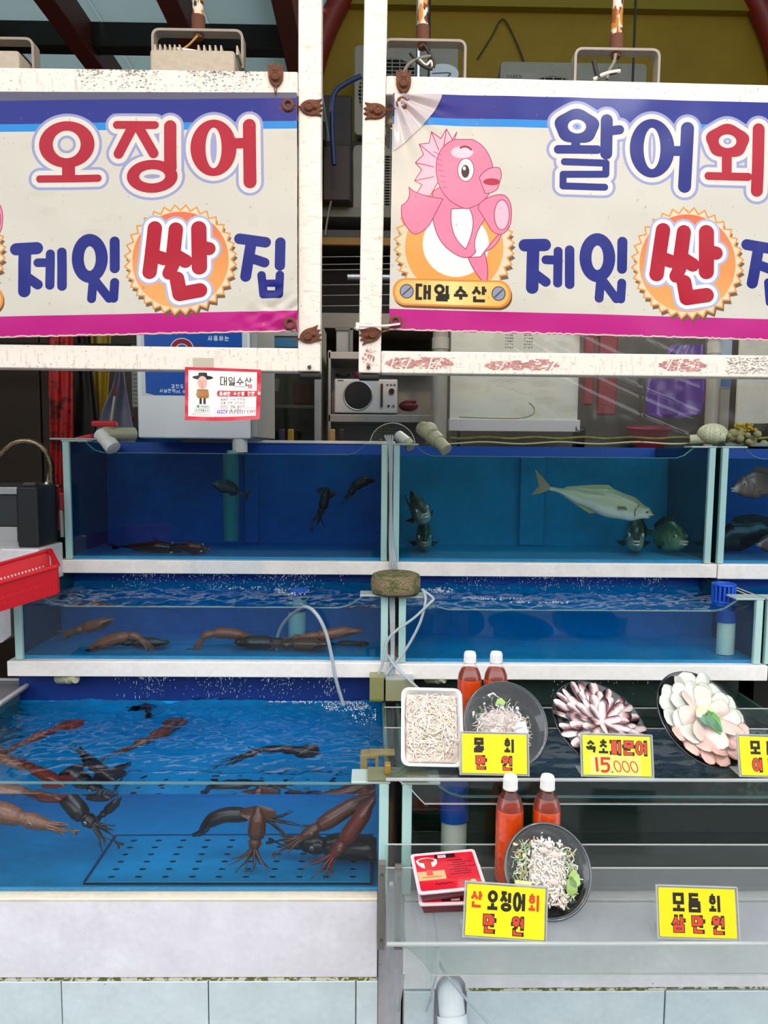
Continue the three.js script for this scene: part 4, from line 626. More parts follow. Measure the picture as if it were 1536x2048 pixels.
{ // shop flyer hung from the left bottom bar
  const z = ZS + 0.004, t = thing('flyer', 'small red bordered flyer with a cartoon man in a black hat', 'flyer', [0, 0, 0]);
  const tx2 = canvasTex(1024, 720, (c) => { c.scale(1024 / 152, 720 / 106); c.translate(-370, -735); seed(5); c.fillStyle = '#c22339'; c.fillRect(370, 735, 152, 106); c.fillStyle = '#ece3d8'; c.fillRect(377, 741, 137, 92);
    c.fillStyle = '#17130f'; ell(c, 406, 755, 21, 4.5); c.fill(); c.beginPath(); c.roundRect(397, 745, 18, 10, 3); c.fill(); c.fillStyle = '#d9a99c'; ell(c, 405.5, 765, 10, 13); c.fill(); c.strokeStyle = '#7a4a40'; c.lineWidth = 0.8; c.beginPath(); c.moveTo(399, 763); c.lineTo(403, 762.5); c.moveTo(408, 762.5); c.lineTo(412, 763); c.moveTo(405.5, 764); c.lineTo(404.5, 769); c.lineTo(407, 769); c.moveTo(402, 773); c.quadraticCurveTo(406, 775, 409, 773); c.stroke();
    c.fillStyle = '#9c5a1c'; c.beginPath(); c.moveTo(396, 778); c.lineTo(416, 778); c.lineTo(419, 796); c.lineTo(395, 796); c.fill(); c.strokeStyle = '#8a7a30'; c.lineWidth = 3.4; c.beginPath(); c.moveTo(396, 779); c.lineTo(394, 792); c.moveTo(416, 779); c.lineTo(418.5, 792); c.stroke(); c.fillStyle = '#3a2a22'; c.fillRect(400, 796, 5, 12); c.fillRect(408, 796, 5, 12);
    write(c, '대일수산', 441, 752, 15, 18, 1.2, 1.9, '#17120f', { round: true }); c.fillStyle = '#b5202f'; c.fillRect(497, 767, 8, 8); c.strokeStyle = '#efe6da'; c.lineWidth = 0.8; c.strokeRect(499, 769, 4, 4); c.fillStyle = '#777'; c.fillRect(470, 771, 24, 1.2);
    c.fillStyle = '#b01c30'; c.beginPath(); c.roundRect(435, 780, 82, 12, 5); c.fill(); write(c, '동해안 수산물 전문 취급', 440, 782, 7.2, 8, 0.5, 1.35, '#f3e9de');
    const rows = ['동해안 낚시 전문점', '도매 전문 산오징어', '자연산 제철 활어회', '오징어 물 글랭지']; rows.forEach((s, i) => write(c, s, 443, 795 + i * 7.2, 4.9, 5.4, 0.4, 0.75, '#6a625c'));
    c.fillStyle = '#2d8a3c'; c.fillRect(395, 810, 5, 5); write(c, '네이버밴드', 402, 810.5, 3.6, 4.4, 0.3, 0.65, '#4a6a4a'); c.strokeStyle = '#4f7a6a'; c.lineWidth = 0.7; c.strokeRect(391, 816, 30, 8); write(c, '속초대일수산', 392.5, 817.5, 4.3, 5, 0.3, 0.8, '#3f5f6a'); for (const y of [827, 829.5]) { c.fillStyle = 'rgba(90,80,80,.5)'; c.fillRect(384, y, 40, 0.9); }
    c.strokeStyle = '#d08a90'; c.lineWidth = 0.8; c.beginPath(); c.roundRect(431, 815.5, 82, 17, 2); c.stroke(); c.fillStyle = '#7a4a9a'; c.beginPath(); c.roundRect(436, 819.5, 21, 6.5, 3); c.fill(); write(c, '주문택배', 438, 820.8, 3.8, 4, 0.4, 0.7, '#eee'); c.fillStyle = '#5a3a72'; c.font = 'bold 9.2px sans-serif'; c.fillText('010 6337 1391', 460, 826.5, 53); c.fillStyle = 'rgba(90,80,80,.5)'; c.fillRect(437, 829, 68, 0.9); });
  const q = [[370, 734], [522, 739], [520, 838], [370, 840]].map(([x, y]) => at(x, y, z + 0.002)); const g = new THREE.PlaneGeometry(1, 1, 30, 24), p = g.attributes.position, u = g.attributes.uv;
  const bend = (s, v) => 0.004 * Math.sin(s * 3.5) + 0.006 * v * v * (0.4 + s) + 0.002 * noise(s * 5, v * 5);
  for (let i = 0; i < p.count; i++) { const s = u.getX(i), v = 1 - u.getY(i), r = q[0].clone().lerp(q[1], s).lerp(q[3].clone().lerp(q[2], s), v); p.setXYZ(i, r.x, r.y - 0.004 * v * Math.sin(s * 3), r.z + bend(s, v)); } g.computeVertexNormals();
  const bk = g.clone(), bp = bk.attributes.position; for (let i = 0; i < bp.count; i++) bp.setZ(i, bp.getZ(i) - 0.0007); const bi = bk.index.array; for (let i = 0; i < bi.length; i += 3) { const k = bi[i]; bi[i] = bi[i + 1]; bi[i + 1] = k; } bk.computeVertexNormals();
  part('paper', g, MP('#ffffff', 0.35, { map: tx2, clearcoat: 0.25, clearcoatRoughness: 0.2 }), t); part('paper_back', bk, M('#ddd6ca', 0.6), t); const tp = at(390, 730, ZS); part('tape', rbox(0.05, 0.035, 0.001, tp.x + 0.02, tp.y, ZS + 0.0013, 0.0004), MP('#e8e2d4', 0.2, { transmission: 0.6, thickness: 0 }), t); }
// clothes and bags hanging at the left
function cloth(name, label, cat, outline, z, mat, fold = 0.012, sc = 40) { // hanging cloth: outline rows of [y, xl, xr]
  const t = thing(name, label, cat), ny = 40, nx = 24, mk = (off) => { const pos = [], uv = [], idx = [];
    for (let j = 0; j <= ny; j++) { const f = j / ny * (outline.length - 1), k = Math.min(outline.length - 2, Math.floor(f)), q = f - k, a = outline[k], b = outline[k + 1], y = a[0] + (b[0] - a[0]) * q, l = a[1] + (b[1] - a[1]) * q, r = a[2] + (b[2] - a[2]) * q;
      for (let i = 0; i <= nx; i++) { const s = i / nx, p = at(l + (r - l) * s, y, z); pos.push(p.x, p.y, p.z + off + fold * (noise(s * 5, j * 0.04, z * 7) + 0.7 * Math.sin(s * 14 + j * 0.05)) ); uv.push(p.x, p.y); } }
    for (let j = 0; j < ny; j++) for (let i = 0; i < nx; i++) { const a = j * (nx + 1) + i, b = a + 1, c = a + nx + 1, d = c + 1; off < 0 ? idx.push(a, b, c, b, d, c) : idx.push(a, c, b, b, c, d); }
    const g = new THREE.BufferGeometry(); g.setAttribute('position', new THREE.Float32BufferAttribute(pos, 3)); g.setAttribute('uv', new THREE.Float32BufferAttribute(uv, 2)); g.setIndex(idx); g.computeVertexNormals(); return g; };
  part('cloth', [mk(0), mk(-0.003)], mat, t); const a = at((outline[0][1] + outline[0][2]) / 2, outline[0][0], z); part('hanger', [tube([[a.x, a.y - 0.01, a.z], [a.x, 2.0, a.z], [a.x, 2.03, -2.0]], 0.003, 6)], darkSteel, t); return t; }
const redTex = dataTex(256, (u, v) => { const n = tileN(u, v, 4, 51) + 0.5 * tileN(u, v, 12, 52); return n > 0.12 ? [62, 10, 8] : n > 0.04 ? [110, 14, 10] : [168, 16, 10]; }, [2.2, 2.2]);
cloth('rubber_apron', 'red rubber apron with dark blotches hanging left', 'apron', [[620, 96, 146], [760, 98, 146], [880, 102, 148], [1060, 100, 150]], -1.95, M('#ffffff', 0.5, { map: redTex }));
cloth('work_jacket', 'black work jacket hanging between red and yellow aprons', 'jacket', [[620, 140, 180], [740, 142, 186], [880, 140, 205], [1060, 138, 212]], -2.05, M('#0b0a0c', 0.6));
cloth('rubber_apron', 'mustard yellow rubber apron hanging beside the black jacket', 'apron', [[620, 160, 226], [740, 178, 220], [830, 190, 214], [880, 196, 212]], -2.1, M('#8f7a08', 0.5));
cloth('plastic_bag', 'grey translucent plastic bag with red things hanging above valve', 'bag', [[742, 232, 250], [780, 222, 256], [820, 206, 262], [880, 190, 272], [925, 192, 270]], -1.7, MP('#a3a3b4', 0.35, { transmission: 0.45, thickness: 0 }), 0.02);
{ const t = thing('red_packet', 'red thing inside the plastic bag at the left', 'packet'); const a = at(262, 835, -1.74); part('body', new THREE.SphereGeometry(0.02, 14, 10).scale(0.7, 1.4, 0.7).translate(a.x, a.y, a.z), M('#7a1620', 0.5), t); part('straw', rod(at(222, 845, -1.66), at(229, 792, -1.66), 0.005), M('#c9c4bc', 0.4), t); part('straw_tip', rod(at(229, 793, -1.66), at(231, 770, -1.66), 0.005), M('#8c1e28', 0.4), t);
  const th = thing('wall_gauge', 'grey ribbed gauge strip beside the cooler box', 'gauge'); part('strip', fbox(264, 690, 276, 815, -1.6, 0.02), M('#9d9a93', 0.5, { map: grime }), th); for (let i = 0; i < 14; i++) part('rib', fbox(265, 700 + i * 8, 275, 702 + i * 8, -1.597, 0.004, 0.0005), M('#77746c', 0.5), th);
  const bl = thing('water_drum', 'blue plastic drum behind the upper left tank', 'drum'); part('body', lathe([[0.001, 0], [0.15, 0], [0.155, 0.2], [0.16, 0.22], [0.155, 0.24], [0.155, 1.5], [0.15, 1.62], [0.001, 1.62]]).translate(at(300, 900, -1.98).x, 0, -1.98), M('#0d4f9a', 0.4), bl); part('lid', cyl(0.158, 0.158, 0.02, at(300, 900, -1.98).x, 1.63, -1.98, 32), M('#0b437f', 0.4), bl); }

{ const t = thing('hanging_rail', 'dark pipe rail the aprons hang from behind the left banner', 'rail'); part('pipe', rod(V(-2.3, 2.04, -2.0), V(-0.7, 2.04, -2.0), 0.014), darkSteel, t); part('drop_rod', rod(V(-0.75, 2.04, -2.0), V(-0.75, 3.12, -2.0), 0.01), darkSteel, t); }
// ---------------------------------------------------------------- behind the right hand curtain
const mossy = dataTex(256, (u, v) => { const n = tileN(u, v, 6, 61), f = tileN(u, v, 26, 62); const m = n + 0.5 * f; return m > 0.1 ? [112 + 60 * f, 116 + 60 * f, 40] : m > 0 ? [170, 168, 110] : [214 + 30 * f, 210 + 30 * f, 188]; }, [9, 9]);
const mossyPvc = M('#ffffff', 0.45, { map: mossy });
{ const z = -1.75;
  const paper = (s) => canvasTex(512, 384, (c) => { seed(s); c.fillStyle = '#e6e4d8'; c.fillRect(0, 0, 512, 384); for (let i = 0; i < 60; i++) { c.fillStyle = `rgba(120,105,90,${rr(0.02, 0.07)})`; ell(c, rnd() * 512, rnd() * 384, rr(10, 70), rr(5, 30)); c.fill(); } c.strokeStyle = 'rgba(110,100,90,.35)'; c.lineWidth = 1.5; for (let i = 0; i < 5; i++) { c.beginPath(); let x = rr(60, 250), y = rr(190, 260); c.moveTo(x, y); for (let k = 0; k < 9; k++) c.lineTo(x += rr(4, 16), y += rr(-6, 6)); c.stroke(); } c.fillStyle = '#dad8cc'; c.fillRect(170, 0, 200, 74); c.fillStyle = 'rgba(70,68,66,.75)'; for (let k = 0; k < 2; k++) for (let i = 0; i < 5; i++) for (let q = 0; q < 4; q++) c.fillRect(215 + k * 75 + q * 9, 6 + i * 13, rr(3, 8), rr(3, 7)); });
  const t = thing('white_board', 'white board with small price list behind the clear curtain', 'board');
  const p0 = at(899, 842, z), p1 = at(1164, 560, z), g = rspan(p0.x, p1.x, p0.y, p1.y, z - 0.02, z, 0.003), p = g.attributes.position, u = g.attributes.uv; for (let i = 0; i < p.count; i++) u.setXY(i, (p.getX(i) - p0.x) / (p1.x - p0.x), (p.getY(i) - p0.y) / (p1.y - p0.y) * 1.6);
  part('board', g, M('#ffffff', 0.5, { map: paper(71) }), t); part('foot_strip', fbox(897, 840, 1161, 862, z + 0.012, 0.05), M('#d9d6de', 0.4), t); part('leg', [fbox(905, 862, 915, 1700, z, 0.02), fbox(1140, 862, 1150, 1700, z, 0.02)], darkSteel, t); part('drip_line', tube([[918, 834], [980, 836], [1040, 836], [1066, 828], [1068, 815], [1058, 805]].map(([x, y]) => at(x, y, z + 0.002)), 0.0015, 6, 40), M('#8f8a3a', 0.6), t);
  const t2 = thing('white_board', 'second white board cut by the right picture edge', 'board'); part('board', fbox(1472, 560, 1760, 865, z, 0.02), M('#e2e0d6', 0.5, { map: grime }), t2); part('leg', [fbox(1480, 865, 1490, 1700, z, 0.02)], darkSteel, t2);
  const pipe = (x0, x1, y1, zz, lab, w) => { const a = at(x0, y1, zz), b = at(x1, y1, zz), r = (b.x - a.x) / 2, q = thing('upright_pipe', lab, 'pipe', [(a.x + b.x) / 2, 0, zz]); part('pipe', cyl(r, r, w, 0, w / 2, 0, 28), M('#b9b2aa', 0.4, { map: grime }), q); for (const y of [1.45, 2.02]) part('coupling', cyl(r * 1.12, r * 1.12, 0.05, 0, y, 0, 28), M('#c4bdb4', 0.4), q); };
  pipe(864, 894, 800, -1.66, 'white upright pipe left of the white board', 2.6); pipe(1412, 1436, 800, -1.7, 'white upright pipe right of the purple bag', 2.6);
  const cab = thing('grey_counter', 'grey counter wall behind the curtained tanks', 'counter'); part('body', fbox(902, 905, 1640, 1650, -1.86, 0.2), M('#7f7a72', 0.6, { map: grime }), cab); part('splash_back', fbox(902, 500, 1640, 920, -2.065, 0.01), M('#5f5c57', 0.6, { map: grime }), cab);
  const r1 = thing('red_gloves', 'red rubber gloves hanging right of the white board', 'gloves'); for (const [a, b, c] of [[1166, 1192, 810], [1194, 1238, 830]]) { part('glove', fbox(a, 670, b, c, z + 0.05, 0.025, 0.01), M('#8c2632', 0.5), r1); part('cuff', fbox(a + 2, 655, b - 2, 674, z + 0.052, 0.03, 0.008), M('#7a1e2a', 0.5), r1); } part('rail', fbox(1150, 648, 1430, 656, z + 0.052, 0.015), darkSteel, r1);
  cloth('purple_bag', 'purple plastic bag hanging behind the curtain', 'bag', [[690, 1345, 1404], [750, 1296, 1406], [800, 1290, 1406], [828, 1290, 1400], [836, 1320, 1370]], z + 0.06, MP('#5a2a92', 0.3, { clearcoat: 0.3 }), 0.02);
  const b = thing('pink_basin', 'pink plastic basin low behind the curtain', 'basin'), c = at(1310, 905, -1.86); c.y += 0.113; c.z = -1.945; part('shell', lathe([[0.001, -0.1], [0.06, -0.1], [0.098, 0.0], [0.106, 0.012], [0.106, 0.018], [0.096, 0.016], [0.056, -0.094], [0.001, -0.094]]).rotateX(0.1).translate(c.x, c.y - 0.01, c.z), M('#b02a50', 0.35), b); part('rim', new THREE.TorusGeometry(0.104, 0.006, 8, 40).rotateX(PI / 2 + 0.1).translate(c.x, c.y + 0.006, c.z + 0.004), M('#b8345a', 0.35), b);
  const s = thing('notice', 'small blue printed notice beside the second white board', 'notice'); part('paper', fbox(1438, 655, 1466, 776, z + 0.03, 0.003, 0.001), M('#9fb0c6', 0.5), s); part('print', fbox(1441, 757, 1463, 774, z + 0.032, 0.001, 0.0003), M('#3a5a8c', 0.5), s); part('backing', fbox(1436, 640, 1468, 900, z + 0.026, 0.02), M('#8b857c', 0.6), s);
}
// clear vinyl curtain with shiny folds and a mossy hem
{ const z = -1.04, t = thing('vinyl_curtain', 'clear vinyl curtain with shiny creases hanging over the right tanks', 'curtain');
  const nx = 520, ny = 150, mk = () => { const pos = [], uv = [], idx = [];
    for (let j = 0; j <= ny; j++) for (let i = 0; i <= nx; i++) { const s = i / nx, v = j / ny; const y = 560 + (888 + 6 * Math.sin(s * 20) * 0.4 - 560) * v; let x0 = 872 - 36 * smooth(0.72, 0.84, v) + 34 * smooth(0.88, 1, v); const x = x0 + (1720 - x0) * s, p = at(x, y, z);
      // long creases that fall from upper left to lower right
      const d = (y - 640) - (x - 1020) * 0.62 + (x - 1020) * (x - 1020) * 0.00035; const inC = smooth(985, 1060, x) * (1 - smooth(1330, 1420, x));
      let w = 0; for (const [o, a] of [[0, 1], [55, 0.8], [-48, 0.7], [-100, 0.6], [20, 0.35]]) w += a * Math.exp(-(((d - o) / 3.2) ** 2));
      const vert = Math.exp(-(((x - 1283) / 4) ** 2)) + Math.exp(-(((x - 1405) / 4) ** 2)) + 0.5 * Math.exp(-(((x - 880) / 8) ** 2));
      p.z += 0.007 * w * inC + 0.005 * vert + 0.006 * noise(x * 0.008, y * 0.012, 3) + 0.0018 * noise(x * 0.05, y * 0.03, 6) + 0.02 * Math.sin(s * 16) * 0.2; pos.push(p.x, p.y, p.z); uv.push(s, v); }
    for (let j = 0; j < ny; j++) for (let i = 0; i < nx; i++) { const a = j * (nx + 1) + i, b = a + 1, c = a + nx + 1, d = c + 1; idx.push(a, c, b, b, c, d); }
    const g = new THREE.BufferGeometry(); g.setAttribute('position', new THREE.Float32BufferAttribute(pos, 3)); g.setAttribute('uv', new THREE.Float32BufferAttribute(uv, 2)); g.setIndex(idx); g.computeVertexNormals(); return g; };
  part('sheet', mk(), MP('#eeece4', 0.2, { transmission: 1, thickness: 0, ior: 1.5 }), t);
  const hem = []; for (let i = 0; i <= 40; i++) { const x = 850 + i * 22; hem.push(at(x, 886 + 2 * Math.sin(i * 0.9), z + 0.004)); }
  part('hem', tube(hem, 0.0035, 6, 120), M('#bdb78e', 0.4), t);
  const alg = []; for (let i = 0; i <= 40; i++) { const x = 900 + i * 20; alg.push(at(x, 876 + 1.5 * Math.sin(i * 1.3), z - 0.004)); } part('algae_line', tube(alg, 0.0048, 6, 120), M('#ffffff', 0.6, { map: mossy, color: '#a9a85a' }), t);
  const rail = thing('curtain_rail', 'steel rail holding the clear curtain behind the right banner', 'rail'); part('rail', rod(V(-0.1, at(900, 560, z).y + 0.006, z), V(2.55, at(900, 560, z).y + 0.006, z), 0.011), stainless, rail); part('drop_rod', [rod(V(2.5, at(900, 560, z).y, z), V(2.5, 3.5, z), 0.008), rod(V(0.14, at(900, 560, z).y, z), V(0.14, 3.9, z), 0.008)], stainless, rail); }
// PVC valve and outlets on the tank rims
function elbow(list, r, mat) { return list.map(([a, b, k]) => rod(a, b, r * (k || 1), 20)); }
{ const t = thing('pvc_valve', 'white PVC outlet with red handles on the upper left tank', 'valve'), z = -0.98; const P = (x, y, dz = 0) => at(x, y, z + dz);
  part('pipe', [rod(P(268, 868, -0.06), P(212, 868, 0.02), 0.024, 20), new THREE.SphereGeometry(0.026, 18, 14).translate(P(208, 870, 0.02).x, P(208, 870, 0.02).y, P(208, 870, 0.02).z)], mossyPvc, t);
  part('spout', [rod(P(200, 868, 0.03), P(222, 892, 0.06), 0.023, 20), rod(P(218, 886, 0.056), P(227, 897, 0.066), 0.0265, 20)], whitePvc, t);
  part('valve_body', [cyl(0.022, 0.024, 0.03, P(218, 858).x, P(218, 858).y, P(218, 858).z, 20)], whitePvc, t);
  const h = P(212, 848); part('handle', rbox(0.084, 0.02, 0.034, h.x, h.y, h.z + 0.012, 0.006), M('#c41420', 0.35), t, 'red lever handle'); const h2 = P(170, 876, 0.02); part('handle', rbox(0.064, 0.018, 0.03, 0, 0, 0, 0.006).rotateZ(0.22).translate(h2.x, h2.y, h2.z), M('#cc1522', 0.35), t, 'red lever handle'); part('bracket', rod(P(158, 882, 0.0), P(190, 880, 0.02), 0.006), whitePvc, t);
  const bar = thing('rim_plate', 'pale plate lying on the rim at the upper left tank corner', 'plate'); const rp = at(150, 884, ZU - 0.1); part('plate', rbox(0.16, 0.006, 0.12, rp.x + 0.02, NT.ul.yt + 0.0095, -0.985, 0.002), MP('#c9cfc4', 0.3, { transmission: 0.3, thickness: 0 }), bar);
}
{ const t = thing('pvc_outlet', 'mossy PVC outlets under the curtain corner', 'pipe', [0, 0, 0], 'PVC outlets on the tank rims'), z = -0.98; const P = (x, y, dz = 0) => at(x, y, z + dz);
  part('pipe', [rod(P(846, 858, -0.1), P(866, 872, 0), 0.028, 20), new THREE.SphereGeometry(0.032, 18, 14).translate(P(858, 862, -0.03).x, P(858, 862, -0.03).y, P(858, 862, -0.03).z)], mossyPvc, t); part('spout', [rod(P(866, 872, 0), P(893, 900, 0.05), 0.022, 20), rod(P(868, 874, 0), P(878, 884, 0.02), 0.027, 20)], mossyPvc, t);
  const t2 = thing('pvc_outlet', 'short pale PVC stub at the tank corner left of the curtain', 'pipe', [0, 0, 0], 'PVC outlets on the tank rims'); part('pipe', [rod(P(798, 872, -0.04), P(816, 886, 0.01), 0.02, 20)], whitePvc, t2); part('spout', [rod(P(814, 885, 0.005), P(822, 893, 0.02), 0.019, 20)], mossyPvc, t2);
  const t3 = thing('pvc_outlet', 'mossy yellow PVC bulge at the right end of the curtain hem', 'pipe', [0, 0, 0], 'PVC outlets on the tank rims'); part('pipe', [new THREE.SphereGeometry(0.042, 20, 14).scale(1.3, 0.9, 0.8).translate(P(1425, 868, -0.02).x, P(1425, 868, -0.02).y, P(1425, 868, -0.02).z), rod(P(1380, 880, -0.04), P(1450, 874, 0.0), 0.018, 16)], mossyPvc, t3);
  const t4 = thing('moss_clump', 'yellow green moss clump on the rim at the right edge', 'moss'); seed(12); const l = []; for (let i = 0; i < 26; i++) { const p = P(rr(1452, 1536), rr(866, 888), rr(-0.05, 0)); l.push(new THREE.IcosahedronGeometry(rr(0.008, 0.02), 1).translate(p.x, p.y, p.z)); } part('clump', l, M('#ffffff', 0.8, { map: mossy, color: '#b9b59a' }), t4); const l2 = []; for (let i = 0; i < 40; i++) { const p = P(rr(1470, 1512), rr(848, 866), rr(-0.04, 0)); l2.push(new THREE.IcosahedronGeometry(rr(0.003, 0.008), 0).translate(p.x, p.y, p.z)); } part('tuft', l2, M('#a08a14', 0.8), t4); part('ledge', fbox(1450, 886, 1560, 893, z - 0.02, 0.1), M('#6f7a70', 0.5), t4); }
// mossy concrete weight bridging the middle tanks, air tubes
{ const z = ZM + 0.05, a = at(793, 1192, z), r = pxm(52, z), t = thing('concrete_weight', 'round mossy concrete weight bridging the two middle tanks', 'weight', [a.x, Math.max(NT.ml.yt, NT.mr.yt) + 0.0075, z - r - 0.0]);
  const tx3 = dataTex(256, (u, v) => { const n = tileN(u, v, 5, 81), f = tileN(u, v, 30, 82); return n > 0.03 ? [86 + 90 * f, 96 + 90 * f, 50] : [128 + 130 * f, 112 + 120 * f, 84 + 90 * f]; }, [2, 1]);
  const g = lathe([[0.001, 0], [r * 0.93, 0], [r * 0.99, 0.008], [r, 0.02], [r * 0.99, 0.044], [r * 0.93, 0.056], [r * 0.8, 0.06], [0.001, 0.06]], 48), p = g.attributes.position; for (let i = 0; i < p.count; i++) { const k = 1 + 0.03 * noise(p.getX(i) * 60, p.getY(i) * 60, p.getZ(i) * 60); p.setX(i, p.getX(i) * k); p.setZ(i, p.getZ(i) * k); } g.computeVertexNormals();
  part('disc', g, M('#ffffff', 0.9, { map: tx3, bumpMap: fineBump, bumpScale: 0.002 }), t); }
const tubeMat = MP('#cfd8dc', 0.2, { transmission: 0.45, thickness: 0 });
function airTube(label, pts, r = 0.0042) { const t = thing('air_tube', label, 'tube', [0, 0, 0], 'clear air tubes'); part('tube', tube(pts, r, 8, pts.length * 12), tubeMat, t); const a = pts[0]; part('end', new THREE.TorusGeometry(r * 0.9, r * 0.3, 6, 12).translate(a.x, a.y, a.z), tubeMat, t); return t; }
const A = (l, z) => l.map(([x, y, dz]) => at(x, y, z + (dz || 0)));
airTube('clear tube arching out of the middle left tank down to the squid tank', A([[556, 1308, -0.1], [556, 1275, -0.1], [568, 1244, -0.08], [592, 1222, -0.04], [614, 1214, 0.0], [634, 1230, 0.03], [652, 1266, 0.035], [664, 1316, 0.035], [672, 1360, 0.03], [687, 1410, 0.02]], ZM), 0.0055);
airTube('clear tube looping from the concrete weight across the corner posts', A([[845, 1180, 0], [866, 1196, 0.02], [860, 1206, 0.03], [828, 1236, 0.03], [792, 1262, 0.03], [774, 1284, 0.03], [764, 1330, 0.03], [754, 1356, 0.03]], ZM));
airTube('clear tube hanging from the concrete weight over the right post', A([[846, 1180, 0], [851, 1200, 0.02], [842, 1240, 0.03], [822, 1282, 0.03], [798, 1318, 0.03], [776, 1344, 0.035], [766, 1360, 0.03]], ZM));
airTube('clear tube slanting from the crossing down behind the foam tray', A([[776, 1312, 0.035], [788, 1330, 0.04], [812, 1354, 0.06], [846, 1386, 0.12], [870, 1410, 0.2]], ZM));
for (let i = 0; i < 4; i++) airTube(['clear tube in the bundle between the upper tanks, hanging leftmost', 'second clear tube of the bundle between the upper tanks', 'third clear tube of the bundle between the upper tanks', 'clear tube of the bundle between the upper tanks, hanging rightmost'][i], A([[770 + i * 5, 872, -0.02], [778 + i * 2, 900, 0.004], [780 + i, 1000, 0.004], [779 + i * 2, 1080, 0.008], [781 + i * 4, 1130, 0.026], [786 + i * 4, 1148, 0.024]], ZU), 0.0034);
for (let i = 0; i < 3; i++) airTube(['left clear tube running down between the middle tanks', 'centre clear tube running down between the middle tanks', 'right clear tube running down between the middle tanks'][i], A([[780 + i * 4, 1192, -0.01], [782 + i * 3, 1250, 0.0], [783 + i * 2, 1310, 0.006], [778 + i * 5, 1330, 0.03], [774 + i * 7, 1362, 0.02], [770 + i * 10, 1420, -0.06]], ZM), 0.0036);
// standpipes with strainers
function standpipe(label, px, pyTop, key, z, strainer, dia) {
  const o = NT[key], q = uw(px, pyTop + 60, o.zf, o.zf - z), r = dia / 2, t = thing('standpipe', label, 'pipe', [q.x, o.yb + 0.012, z]), L = o.level - o.yb;
  part('pipe', cyl(r, r, L * 0.62, 0, L * 0.31, 0, 28), M('#ecedde', 0.4), t); part('collar', cyl(r * 1.12, r * 1.12, L * 0.36, 0, L * 0.62 + L * 0.18, 0, 28), M('#0c56b8', 0.35), t, 'blue coupling');
  if (strainer) { part('strainer_ring', [new THREE.TorusGeometry(r * 1.12, 0.004, 8, 32).rotateX(PI / 2).translate(0, L * 0.99, 0), new THREE.TorusGeometry(r * 1.15, 0.004, 8, 32).rotateX(PI / 2).translate(0, L + 0.052, 0), cyl(r * 1.1, r * 1.1, 0.004, 0, L + 0.05, 0, 28)], M('#1550c0', 0.35), t); for (let i = 0; i < 16; i++) part('strainer_bar', rbox(0.0075, 0.06, 0.006, r * 1.14 * Math.cos(i * PI / 8), L + 0.024, r * 1.14 * Math.sin(i * PI / 8), 0.002), M('#1550c0', 0.35), t); }
  return t; }
standpipe('white standpipe with blue slotted strainer in the middle right tank', 1453, 1200, 'mr', ZM - 0.1, true, 0.056);
standpipe('white standpipe with blue collar behind the red food packs', 908, 1590, 'lr', -0.07, false, 0.06);
standpipe('faint white standpipe in the middle left tank behind the arching tube', 594, 1225, 'ml', ZM - 0.24, false, 0.056);
